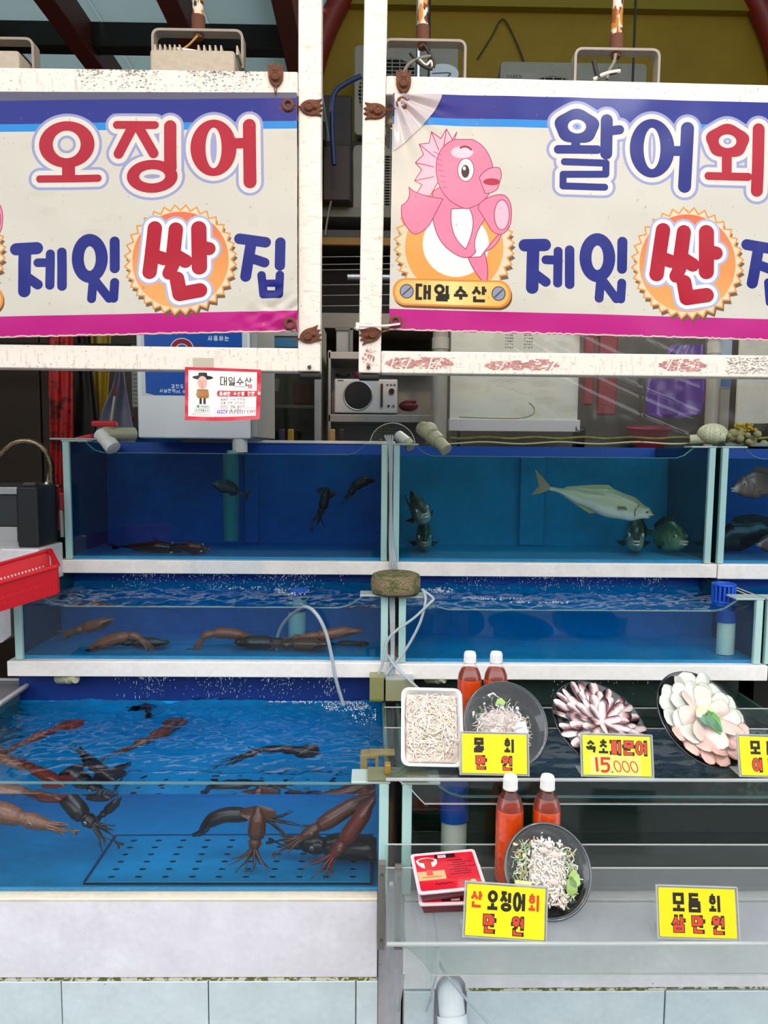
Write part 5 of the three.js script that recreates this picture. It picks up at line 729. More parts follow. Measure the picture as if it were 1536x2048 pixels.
// acrylic bits at the corners of the lower tanks
{ const t = thing('acrylic_clip', 'amber clear acrylic ring clip over the squid tank corner', 'clip', at(739, 1520, ZL - 0.12)); const s = rrect(0.042, 0.05, 0.004), h = new THREE.Path(); h.setFromPoints([[-0.006, -0.018], [0.015, -0.018], [0.015, 0.018], [-0.006, 0.018]].map(([x, y]) => new THREE.Vector2(x, y))); s.holes.push(h); part('ring', extrude(s, 0.03, 0.001), MP('#b8a870', 0.15, { transmission: 0.55, thickness: 0 }), t); part('hook', rbox(0.06, 0.006, 0.03, 0.03, 0.026, 0.015, 0.001), MP('#b8a870', 0.15, { transmission: 0.55, thickness: 0 }), t);
  const b = thing('acrylic_bridge', 'greenish acrylic strip bridging the lower tank corners', 'strip'); const a = at(735, 1558, ZL - 0.02), c = at(856, 1558, ZL - 0.02); part('strip', rspan(a.x, c.x, Math.max(NT.ll.yt, NT.lr.yt) + 0.0075, Math.max(NT.ll.yt, NT.lr.yt) + 0.0135, ZL - 0.055, ZL + 0.006, 0.001), MP('#8e9069', 0.2, { transmission: 0.35, thickness: 0 }), b); const d = at(775, 1550, ZL - 0.02); part('stop_block', rbox(0.014, 0.024, 0.02, d.x, Math.max(NT.ll.yt, NT.lr.yt) + 0.026, ZL - 0.02, 0.003), MP('#a8802e', 0.2, { transmission: 0.3, thickness: 0 }), b);
  const e = thing('acrylic_block', 'mossy clear block at the back corner of the squid tank', 'block'); const f0 = at(739, 1384, -0.5), f1 = at(768, 1354, -0.5); part('block', rspan(f0.x, f1.x, NT.ll.yt + 0.0075, f1.y, -0.58, -0.5, 0.002), MP('#a7a46c', 0.25, { transmission: 0.4, thickness: 0 }), e); part('moss', rspan(f0.x, f1.x - 0.005, NT.ll.yt + 0.0065, NT.ll.yt + 0.014, -0.582, -0.497, 0.002), M('#5e6414', 0.7), e);
  const g = thing('acrylic_block', 'wide pale acrylic block at the back between the lower tanks', 'block'); const g0 = at(771, 1386, -0.5), g1 = at(828, 1360, -0.5); part('block', rspan(g0.x, g1.x, Math.max(NT.ll.yt, NT.lr.yt) + 0.0075, g1.y, -0.57, -0.5, 0.002), MP('#b3b189', 0.25, { transmission: 0.4, thickness: 0 }), g); part('edge', rspan(g0.x, g1.x, g1.y, g1.y + 0.002, -0.57, -0.5, 0.0005), acrylicEdge, g);
  for (const [px, lab] of [[128, 'pale PVC stub under the beam at the left of the squid tank'], [865, 'pale PVC stub under the beam behind the foam tray']]) { const s2 = thing('pvc_outlet', lab, 'pipe', [0, 0, 0], 'PVC outlets on the tank rims'); part('pipe', [rod(at(px - 10, 1356, -0.6), at(px + 12, 1356, -0.57), 0.017, 18)], mossyPvc, s2); part('spout', [rod(at(px + 10, 1356, -0.572), at(px + 24, 1358, -0.555), 0.013, 18)], mossyPvc, s2); } }
// drops falling from the overflow edges
function drips(label, x0, x1, y0, y1, z, n, s, clusters) { seed(s); const l = []; for (let i = 0; i < n; i++) { let x = rr(x0, x1); if (clusters && rnd() < 0.75) { const c = clusters[Math.floor(rnd() * clusters.length)]; x = c[0] + (rnd() + rnd() - 1) * c[1]; } const p = at(x, y0 + (y1 - y0) * Math.pow(rnd(), 1.6), z - rr(0, 0.03)), r = rr(0.0005, 0.0014), k = rr(1, rnd() < 0.35 ? 5 : 2); l.push(new THREE.IcosahedronGeometry(r, 1).scale(1, k, 1).translate(p.x, p.y, p.z)); }
  const m = part('water_drops', l, MP('#dfeaf2', 0.05, { transmission: 0.75, thickness: 0, ior: 1.33, clearcoat: 1 }), scene); tag(m, label, 'water drops'); m.userData.kind = 'stuff'; }
drips('falling drops under the upper left tank beam', 200, 700, 1149, 1178, ZM - 0.28, 420, 91, [[285, 45], [430, 60], [610, 45], [560, 60]]);
drips('falling drops under the upper middle tank beam', 880, 1330, 1155, 1180, ZM - 0.28, 300, 92, [[1180, 50], [1310, 30], [1090, 40], [960, 60]]);
drips('falling drops under the middle left tank beam', 230, 690, 1354, 1396, ZL - 0.5, 420, 93, [[660, 25], [560, 50], [450, 60], [300, 40]]);
drips('falling drops under the middle right tank beam', 1100, 1400, 1362, 1400, ZL - 0.5, 60, 94);
// bubbles where water and air run in, and an added streak imitating a reflection
function bubbles(label, key, list, s) { const o = NT[key], l = []; seed(s); for (const [px, py, w, d, n] of list) { const c = atY(px, py, o.level); for (let i = 0; i < n; i++) { const a = rnd() * 6.3, q = Math.sqrt(rnd()), x = clamp(c.x + w * q * Math.cos(a), o.x0 + 0.03, o.x1 - 0.03), z = clamp(c.z + d * q * Math.sin(a), o.zb + 0.03, o.zf - 0.02); l.push(new THREE.IcosahedronGeometry(rr(0.0008, 0.0026), 1).translate(x, o.level + 0.002 + rr(-0.001, 0.002), z)); } }
  const m = part('bubbles', l, MP('#eaf2f6', 0.1, { transmission: 0.55, thickness: 0, ior: 1.33 }), scene); tag(m, label, 'bubbles'); m.userData.kind = 'stuff'; }
bubbles('white bubbles where the tube pours into the squid tank', 'll', [[690, 1412, 0.07, 0.05, 240], [600, 1404, 0.1, 0.02, 90], [730, 1430, 0.04, 0.08, 80]], 95);
bubbles('bubbles around the faint standpipe in the middle left tank', 'ml', [[585, 1185, 0.06, 0.06, 130], [480, 1178, 0.2, 0.03, 60]], 96);
bubbles('added bubble streak imitating a reflection at the left of the middle right tank', 'mr', [[880, 1182, 0.05, 0.05, 120], [980, 1198, 0.1, 0.02, 120], [1080, 1206, 0.1, 0.015, 70]], 97);  // bubbles stand in for a white reflection on the ripples
// ---------------------------------------------------------------- sink counter and basket at the left
{ const t = thing('sink_counter', 'white sink counter at the left beside the tanks', 'counter'), z = -0.71, cx = at(78, 1110, z).x, ty = at(60, 1098, z).y, wp = M('#dcdce2', 0.3, { map: grime });
  part('top_slab', uvm(rspan(-1.75, cx, ty - 0.135, ty, -0.885, z, 0.006)), wp, t); const bx = -1.125; const by = at(15, 1278, z + 0.06).y, s = shape([[-1.75, by - 0.02], [bx - 0.03, by - 0.012], [bx, by + 0.012], [bx, ty - 0.137], [-1.75, ty - 0.137]]); part('front_panel', uvm(extrude(s, 0.16).translate(0, 0, z - 0.1)), wp, t); part('base', uvm(rspan(-1.75, -1.52, 0, by - 0.021, -0.9, z + 0.02, 0.004)), M('#6a6462', 0.6), t);
  const k = thing('knife_box', 'black box with lid knob on the sink counter', 'box'), kz = -0.74, a = at(36, 1098, kz), b = at(71, 974, kz); const bxr = at(118, 1075, -0.885).x; part('body', rspan(a.x, bxr, ty + 0.001, b.y, -0.885, kz, 0.006), M('#0b0c11', 0.5), k); const kn = at(62, 968, -0.8); part('lid_knob', rbox(0.04, 0.012, 0.03, kn.x, b.y + 0.006, -0.8, 0.003), M('#4a3d38', 0.5), k); part('seam', rspan(b.x - 0.001, b.x + 0.001, ty + 0.006, b.y - 0.004, kz - 0.001, kz + 0.0015, 0.0004), M('#2c2c38', 0.4), k);
  const f = thing('faucet', 'worn chrome arched faucet behind the black box', 'faucet'), fz = -1.0; part('spout', tube([[-10, 918], [4, 906], [24, 888], [46, 882], [70, 886], [90, 902], [101, 926], [103, 950], [104, 980]].map(([x, y]) => at(x, y, fz)), 0.0105, 12, 60), M('#b5a58c', 0.3, { metalness: 0.9, map: rustTex.clone() }), f); f.children[0].material.map = dataTex(128, (u, v) => tileN(u, v, 10, 33) > 0.08 ? [120, 84, 52] : [214, 206, 196], [8, 2]); const v = at(95, 968, fz + 0.01); part('valve', [new THREE.SphereGeometry(0.0125, 16, 12).translate(v.x, v.y, v.z), rod(at(99, 940, fz), at(95, 966, fz), 0.005)], M('#cfcac0', 0.25, { metalness: 0.9 }), f); part('base', rod(at(104, 976, fz), V(at(104, 976, fz).x, ty, fz), 0.016), stainless, f); part('handle', rod(at(106, 972, fz), at(119, 972, fz), 0.006), M('#8a3a34', 0.4), f);
  const s2 = thing('sink_basin', 'grey steel sink basin behind the black box', 'sink'); part('rim', fbox(-120, 974, 36, 988, -0.885, 0.3, 0.003), stainless, s2); part('basin', fbox(-120, 989, 34, 1052, -0.895, 0.28, 0.004), M('#2c2e30', 0.5), s2); part('apron_panel', fbox(-120, 1054, 34, 1160, -0.888, 0.28, 0.003), M('#b4b0ac', 0.4), s2);
  const r = thing('red_box', 'small red box between black box and upper left tank', 'box'); part('box', fbox(119, 990, 128, 1020, -1.0, 0.05, 0.003), M('#a01620', 0.5), r); part('lid', fbox(118, 986, 128.5, 991, -0.998, 0.054, 0.002), M('#b01a24', 0.5), r); part('stem', rod(V(at(123, 1000, -1.02).x, ty, -1.02), at(123, 1020, -1.02), 0.008), whitePvc, r);
  // red perforated basket
  const bk = thing('red_basket', 'red perforated plastic basket resting below the sink counter', 'basket', at(56, 1186, -0.45)); bk.rotation.set(0.05, 0.5, 0.22); const red = M('#c00a1c', 0.35);
  const W2 = 0.34, D2 = 0.24, H = 0.075, sl = 0.02; const wall = (len, y0, tilt) => { const sh = shape([[-len / 2 + 0.015, 0], [len / 2 - 0.015, 0], [len / 2, H], [-len / 2, H]]); for (let rw = 0; rw < 2; rw++) for (let i = 0; i < Math.floor(len / 0.0095) - 4; i++) { const x = -len / 2 + 0.026 + i * 0.0095, y = 0.016 + rw * 0.018, q = new THREE.Path(); q.moveTo(x, y); q.lineTo(x + 0.0045, y); q.lineTo(x + 0.0045, y + 0.006); q.lineTo(x, y + 0.006); sh.holes.push(q); } return extrude(sh, 0.0025); };
  const xo = -0.085; part('side', wall(W2).rotateX(0.2).translate(xo, 0, D2 / 2 - 0.012), red, bk); part('side', wall(W2).rotateX(-0.2).translate(xo, 0, -D2 / 2 + 0.012), red, bk); part('side', wall(D2).rotateX(0.2).rotateY(PI / 2).translate(xo + W2 / 2 - 0.012, 0, 0), red, bk); part('side', wall(D2).rotateX(0.2).rotateY(-PI / 2).translate(xo - W2 / 2 + 0.012, 0, 0), red, bk); part('bottom', rbox(W2 - 0.03, 0.003, D2 - 0.03, xo, 0.0015, 0, 0.001), red, bk);
  const rim = rrect(W2 + 0.02, D2 + 0.02, 0.02), ih = rrect(W2 - 0.004, D2 - 0.004, 0.016); rim.holes.push(new THREE.Path(ih.getPoints(6))); part('rim', extrude(rim, 0.006, 0.001).rotateX(PI / 2).translate(xo, H + 0.006, 0), red, bk);
  // steel tray lying over the left end of the squid tank
  const tr = thing('steel_tray', 'grey steel tray lying over the left end of the squid tank', 'tray'), yq = NT.ll.yt + 0.008, c0 = atY(75, 1363, yq), c1 = atY(0, 1413, yq); part('plate', rspan(-1.56, c0.x, yq, yq + 0.004, c0.z, c1.z, 0.001), M('#77757a', 0.35), tr); part('raised_edge', [rspan(c0.x - 0.012, c0.x, yq + 0.004, yq + 0.012, c0.z, c1.z, 0.003), rspan(-1.5, c0.x - 0.012, yq + 0.004, yq + 0.012, c0.z, c0.z + 0.012, 0.003)], M('#b5b4b0', 0.35), tr); part('leg', rspan(-1.54, -1.51, 0, yq, c0.z + 0.02, c0.z + 0.05), stainless, tr); }
// ---------------------------------------------------------------- squid and fish
function sweep(pts, rx, ry, n, m, up = V(0, 1, 0), caps = true) { // tube with an elliptical section that changes along a smooth path
  const c = curve(pts), pos = [], uv = [], idx = [], fr = [];
  for (let i = 0; i <= n; i++) { const t = i / n, p = c.getPointAt(t), d = c.getTangentAt(t); let s = new THREE.Vector3().crossVectors(d, up); if (s.lengthSq() < 1e-6) s.set(1, 0, 0); s.normalize(); const u = new THREE.Vector3().crossVectors(s, d).normalize(); fr.push([p, s, u, d]); const a = rx(t), b = ry(t); for (let j = 0; j <= m; j++) { const q = j / m * PI * 2; const v = p.clone().addScaledVector(s, a * Math.cos(q)).addScaledVector(u, b * Math.sin(q)); pos.push(v.x, v.y, v.z); uv.push(j / m, t); } }
  for (let i = 0; i < n; i++) for (let j = 0; j < m; j++) { const a = i * (m + 1) + j, b = a + 1, e = a + m + 1, f = e + 1; idx.push(a, b, e, b, f, e); }
  const g = new THREE.BufferGeometry(); g.setAttribute('position', new THREE.Float32BufferAttribute(pos, 3)); g.setAttribute('uv', new THREE.Float32BufferAttribute(uv, 2)); g.setIndex(idx); g.computeVertexNormals(); g.userData.frames = fr; return g;
}
const prof = (pairs) => (t) => { for (let i = 0; i + 1 < pairs.length; i++) if (t <= pairs[i + 1][0]) return pairs[i][1] + (pairs[i + 1][1] - pairs[i][1]) * smooth(0, 1, (t - pairs[i][0]) / (pairs[i + 1][0] - pairs[i][0] || 1)); return pairs.at(-1)[1]; };
const squidTex = (r, g, b, s) => dataTex(256, (u, v) => { const n = tileN(u, v, 8, s), f = tileN(u, v, 44, s + 1); const k = 1 + 0.5 * n + 0.8 * f + (f > 0.22 ? 0.3 : 0); return [r * k, g * k, b * k]; }, [2, 5]);
const skinRed = MP('#ffffff', 0.35, { map: squidTex(112, 42, 26, 71), clearcoat: 0.3 }), skinDark = MP('#ffffff', 0.35, { map: squidTex(34, 18, 17, 73), clearcoat: 0.3 }), skinBrown = MP('#ffffff', 0.35, { map: squidTex(92, 48, 31, 75), clearcoat: 0.3 }), skinOrange = MP('#ffffff', 0.35, { map: squidTex(168, 84, 50, 79), clearcoat: 0.3 }), skinPale = MP('#ffffff', 0.4, { map: squidTex(140, 92, 68, 77), clearcoat: 0.3 });
const eyeW = MP('#b9b6a8', 0.2, { clearcoat: 1 }), eyeK = MP('#08080a', 0.15, { clearcoat: 1 });
function squid(label, pts, R, skin, o = {}) { // pts run from the fin tip to where the arms begin; arms follow on in the same direction
  const t = thing('squid', label, 'squid', [0, 0, 0], 'live squid in the tanks'), up = o.up || V(0, 1, 0);
  const body = sweep(pts, prof([[0, 0.001], [0.1, R * 0.45], [0.34, R * 0.95], [0.62, R], [0.72, R * 0.86], [0.76, R * 0.6], [0.84, R * 0.78], [0.93, R * 0.66], [1, R * 0.42]]), prof([[0, 0.001], [0.1, R * 0.42], [0.34, R * 0.9], [0.62, R * 0.94], [0.72, R * 0.8], [0.76, R * 0.56], [0.84, R * 0.72], [0.93, R * 0.6], [1, R * 0.38]]), 48, 20, up);
  const fr = body.userData.frames, fin = [];
  for (const s of [-1, 1]) { const P = [], I = []; const rows = 14; for (let i = 0; i <= rows; i++) { const k = i / rows, [p, sd, u] = fr[Math.round(1 + k * 17)]; const w = R * (0.3 + 1.75 * Math.pow(Math.sin(PI * Math.pow(k, 0.8)), 0.9)); for (let j = 0; j <= 4; j++) { const v = p.clone().addScaledVector(sd, s * w * j / 4).addScaledVector(u, R * 0.12 * Math.sin(k * 7 + s) * j / 4); P.push(v.x, v.y + 0.0012, v.z); } }
    const cnt = P.length / 3; for (let i = 0; i < cnt; i++) P.push(P[i * 3], P[i * 3 + 1] - 0.0028, P[i * 3 + 2]); for (let i = 0; i < rows; i++) for (let j = 0; j < 4; j++) { const a = i * 5 + j, b = a + 1, c = a + 5, d = c + 1; I.push(a, b, c, b, d, c, a + cnt, c + cnt, b + cnt, b + cnt, c + cnt, d + cnt); }
    const g = new THREE.BufferGeometry(); g.setAttribute('position', new THREE.Float32BufferAttribute(P, 3)); g.setIndex(I); g.computeVertexNormals(); fin.push(g); }
  const end = fr.at(-1), [p0, sd, u, d] = end, arms = []; seed(Math.round(p0.x * 1e4 + p0.y * 1e5) >>> 0);
  const spread = o.spread ?? 0.4, AL = o.arm ?? R * 3.6;
  for (let i = 0; i < 8; i++) { const a = i / 8 * PI * 2 + 0.3, st = p0.clone().addScaledVector(sd, R * 0.26 * Math.cos(a)).addScaledVector(u, R * 0.24 * Math.sin(a)).addScaledVector(d, -R * 0.2), L = AL * rr(0.75, 1.1), q = spread * rr(0.5, 1.3); const l = [st]; for (let k = 1; k <= 4; k++) { const f = k / 4; l.push(st.clone().addScaledVector(d, L * f * (1 - 0.2 * q * f)).addScaledVector(sd, L * q * Math.cos(a) * f * (0.5 + 0.5 * f) + rr(-0.06, 0.06) * L * f).addScaledVector(u, L * q * Math.sin(a) * f * (0.5 + 0.5 * f)).add(V(0, (o.droop || 0) * L * f * f, 0))); } arms.push(sweep(l, (x) => R * (0.19 - 0.16 * x), (x) => R * (0.19 - 0.16 * x), 16, 7)); }
  if (o.tentacles !== false) for (const s of [-1, 1]) { const l = [p0.clone().addScaledVector(d, -R * 0.2)]; for (let k = 1; k <= 5; k++) { const f = k / 5; l.push(p0.clone().addScaledVector(d, AL * 1.35 * f).addScaledVector(sd, s * R * 0.5 * Math.sin(f * 4)).add(V(0, (o.droop || 0) * AL * 1.35 * f * f, 0))); } arms.push(sweep(l, (x) => R * (x > 0.8 ? 0.12 : 0.06), (x) => R * (x > 0.8 ? 0.12 : 0.06), 20, 6)); }
  const bm = part('body', [body, ...fin, ...arms], skin, t), bp = bm.geometry.attributes.position; if (o.tank) { const k = NT[o.tank]; for (let i = 0; i < bp.count; i++) bp.setXYZ(i, clamp(bp.getX(i), k.x0 + 0.026, k.x1 - 0.026), clamp(bp.getY(i), k.yb + (o.tank === 'll' ? 0.026 : 0.0125), k.level - 0.002), clamp(bp.getZ(i), k.zb + 0.015, k.zf - 0.017)); }
  const e = fr[41]; for (const s of [-1, 1]) { const c = e[0].clone().addScaledVector(e[1], s * R * 0.64), q = part('eye', new THREE.SphereGeometry(R * 0.2, 14, 10).translate(c.x, c.y, c.z), eyeW, t); c.addScaledVector(e[1], s * R * 0.12); part('pupil', new THREE.SphereGeometry(R * 0.12, 10, 8).translate(c.x, c.y, c.z), eyeK, q); }
  return t;
}
const LW = NT.ll.level, W = (l, zf) => l.map(([x, y, d]) => uw(x, y, zf, d));
// large lower left tank, seen through the front and again through the surface
squid('red squid with pale belly cut by the left edge of the lower tank', W([[-130, 1606, 0.1], [-60, 1612, 0.09], [0, 1626, 0.08], [50, 1640, 0.075], [98, 1652, 0.07]], ZL), 0.027, skinPale, { spread: 0.15, arm: 0.05, tank: 'll' });
squid('dark squid diving left of the others, head down', W([[112, 1570, 0.16], [138, 1602, 0.15], [165, 1632, 0.14], [190, 1652, 0.13]], ZL), 0.025, skinDark, { spread: 0.5, arm: 0.06, tank: 'll' });
squid('dark squid lying level with its fin drooping at the left', W([[398, 1675, 0.17], [412, 1650, 0.16], [448, 1632, 0.15], [500, 1632, 0.15], [540, 1640, 0.15]], ZL), 0.02, skinDark, { spread: 0.7, arm: 0.07, tank: 'll' });
squid('brown squid hanging upright in the water, arms spread below', W([[516, 1612, 0.09], [515, 1640, 0.085], [512, 1672, 0.08], [507, 1700, 0.075]], ZL), 0.021, skinBrown, { spread: 0.8, arm: 0.06, up: V(0, 0, 1), tank: 'll' });
squid('long golden brown squid slanting down to the left', W([[752, 1590, 0.1], [715, 1606, 0.09], [660, 1640, 0.08], [600, 1678, 0.07]], ZL), 0.021, skinBrown, { spread: 0.3, arm: 0.055, tank: 'll' });
squid('dark red squid stretched steeply by the right corner post', W([[752, 1592, 0.05], [728, 1628, 0.05], [696, 1672, 0.05], [664, 1714, 0.045]], ZL), 0.021, skinRed, { spread: 0.55, arm: 0.07, tentacles: false, tank: 'll' });
squid('big dark squid lying on the floor by the right corner', [[800, 1800, 0.1], [740, 1778, 0.12], [690, 1760, 0.13], [640, 1752, 0.14], [600, 1750, 0.15]].map(([x, y, d]) => { const p = uw(x, y, ZL, d); p.y = Math.max(p.y, BT + 0.06); return p; }), 0.034, skinDark, { spread: 0.35, arm: 0.06, tank: 'll' });
squid('small far dark squid behind the diving one', W([[242, 1594, 0.24], [230, 1608, 0.24], [214, 1622, 0.24], [200, 1634, 0.24]], ZL), 0.013, skinDark, { spread: 0.4, arm: 0.03, tank: 'll' });
const S = (l) => l.map(([x, y, b]) => us(x, y, LW, b));
squid('rust red squid near the surface pointing at the grey tray', S([[168, 1440, 0.03], [120, 1455, 0.03], [70, 1474, 0.035], [20, 1498, 0.04]]), 0.0185, skinRed, { spread: 0.22, arm: 0.06, tank: 'll' });
squid('brown squid under the surface with its arms fanned lower left', S([[366, 1434, 0.03], [340, 1452, 0.03], [300, 1478, 0.03], [262, 1494, 0.035]]), 0.0202, skinBrown, { spread: 0.22, arm: 0.07, tank: 'll' });
squid('dark squid far back under the beam pointing down at the camera', S([[292, 1392, 0.06], [294, 1402, 0.05], [296, 1414, 0.04], [297, 1424, 0.03]]), 0.0202, skinDark, { spread: 0.22, arm: 0.05, tank: 'll' });
squid('grey brown squid just under the ripples at the right', S([[640, 1505, 0.03], [590, 1500, 0.025], [530, 1498, 0.025], [490, 1512, 0.03]]), 0.0202, skinDark, { spread: 0.22, arm: 0.07, tank: 'll' });
squid('pale squid crouching at the left picture edge under the surface', S([[-40, 1500, 0.05], [-10, 1510, 0.05], [20, 1524, 0.05], [36, 1530, 0.05]]), 0.0202, skinPale, { spread: 0.22, arm: 0.05, tank: 'll' });
squid('dark red banded squid close behind the front glass at left', S([[132, 1572, 0.04], [104, 1556, 0.04], [74, 1540, 0.04], [48, 1526, 0.045]]), 0.0185, skinRed, { spread: 0.22, arm: 0.05, tank: 'll' });
squid('dark squid under the surface with its arms raised up left', S([[232, 1562, 0.05], [208, 1546, 0.05], [184, 1524, 0.05], [166, 1508, 0.05]]), 0.0202, skinDark, { spread: 0.22, arm: 0.06, tank: 'll' });
// middle left tank
squid('orange brown squid upper left in the middle tank', W([[228, 1238, 0.14], [200, 1248, 0.14], [170, 1256, 0.14], [146, 1264, 0.14]], ZM), 0.02, skinOrange, { spread: 0.3, arm: 0.05, tank: 'ml' });
squid('orange brown squid with drooping arms left in the middle tank', W([[170, 1302, 0.1], [200, 1288, 0.1], [235, 1276, 0.1], [268, 1272, 0.1], [282, 1280, 0.1]], ZM), 0.019, skinOrange, { spread: 0.2, arm: 0.05, droop: -0.6, tank: 'ml' });
squid('brown squid with curled arms in the middle of the middle tank', W([[512, 1276, 0.14], [480, 1270, 0.13], [444, 1266, 0.12], [414, 1270, 0.11], [404, 1280, 0.11]], ZM), 0.019, skinOrange, { spread: 0.2, arm: 0.05, droop: -0.6, tank: 'ml' });
squid('brown squid right of the arching tube in the middle tank', W([[726, 1262, 0.12], [690, 1264, 0.12], [650, 1270, 0.11], [606, 1274, 0.1]], ZM), 0.02, skinOrange, { spread: 0.25, arm: 0.045, tank: 'ml' });
squid('dim squid behind the one right of the arching tube', W([[740, 1296, 0.2], [700, 1292, 0.2], [650, 1296, 0.2]], ZM), 0.02, skinDark, { spread: 0.3, arm: 0.05, tank: 'ml' });
squid('dark squid resting on the floor left of the arching tube', [[466, 1330, 0.1], [490, 1318, 0.1], [530, 1310, 0.1], [570, 1322, 0.1]].map(([x, y, d]) => { const p = uw(x, y, ZM, d); p.y = Math.max(p.y, NT.ml.yb + 0.036); return p; }), 0.024, skinDark, { spread: 0.3, arm: 0.04, tank: 'ml' });
squid('brown squid on the floor under the arching tube', [[660, 1330, 0.08], [630, 1318, 0.08], [590, 1314, 0.08], [560, 1320, 0.08]].map(([x, y, d]) => { const p = uw(x, y, ZM, d); p.y = Math.max(p.y, NT.ml.yb + 0.034); return p; }), 0.022, skinBrown, { spread: 0.3, arm: 0.04, tank: 'ml' });
squid('dark squid flat on the floor at the left of the middle tank', [[340, 1328, 0.12], [310, 1322, 0.12], [270, 1322, 0.12], [240, 1328, 0.12]].map(([x, y, d]) => { const p = uw(x, y, ZM, d); p.y = Math.max(p.y, NT.ml.yb + 0.03); return p; }), 0.018, skinDark, { spread: 0.3, arm: 0.04, tank: 'ml' });
// perforated drain plate on the floor of the squid tank
{ const t = thing('drain_plate', 'blue perforated plate on the floor of the squid tank', 'drain plate'), y = NT.ll.yb + 0.012; const a = uw(170, 1784, ZL, 0.02), b = uw(740, 1784, ZL, 0.02); const x0 = a.x, x1 = Math.min(b.x, NT.ll.x1 - 0.03), z1 = -0.028, z0 = -0.31;
  const s = shape([[x0, -z1], [x1, -z1], [x1, -z0], [x0, -z0]]); for (let i = 0; i < 10; i++) for (let j = 0; j < 6; j++) { const h = new THREE.Path(); h.absellipse(x0 + 0.05 + (x1 - x0 - 0.09) * i / 9, -z1 + 0.03 + (z1 - z0 - 0.06) * j / 5, 0.009, 0.0075, 0, PI * 2); s.holes.push(h); }
  part('plate', uvm(extrude(s, 0.002, 0, 10).rotateX(-PI / 2).translate(0, y + 0.002, 0)), liner, t); part('shade_sheet', span(x0 - 0.006, x1 + 0.006, y, y + 0.0008, z0 - 0.006, z1 + 0.006), M('#020814', 0.7), t); part('border', [span(x0 - 0.007, x0, y, y + 0.005, z0 - 0.007, z1), span(x0, x1 + 0.007, y, y + 0.005, z0 - 0.007, z0), span(x1, x1 + 0.007, y, y + 0.005, z0, z1)], M('#0b3a6c', 0.6), t); }  // near-black sheet stands in for the shade below the holes
// fish
function fishBody(L, top, bot, wid, colorFn, n = 56, m = 28) { // head towards +x
  const pos = [], col = [], idx = [];
  for (let i = 0; i <= n; i++) { const t = i / n, a = top(t) * L, b = bot(t) * L, w = wid(t) * L, x = (0.5 - t) * L; for (let j = 0; j <= m; j++) { const q = j / m * PI * 2, sy = Math.sin(q), cz = Math.cos(q); const y = sy > 0 ? a * Math.pow(sy, 0.9) : -b * Math.pow(-sy, 0.9), z = w * Math.sign(cz) * Math.pow(Math.abs(cz), 0.85); pos.push(x, y, z); col.push(...colorFn(t, y / L, sy)); } }
  for (let i = 0; i < n; i++) for (let j = 0; j < m; j++) { const a = i * (m + 1) + j, b = a + 1, e = a + m + 1, f = e + 1; idx.push(a, e, b, b, e, f); }
  const g = new THREE.BufferGeometry(); g.setAttribute('position', new THREE.Float32BufferAttribute(pos, 3)); g.setAttribute('color', new THREE.Float32BufferAttribute(col, 3)); g.setIndex(idx); g.computeVertexNormals(); return g; }
const finGeo = (pts, z = 0, th = 0.0018) => extrude(shape(pts), th, 0.0006).translate(0, 0, z - th / 2);
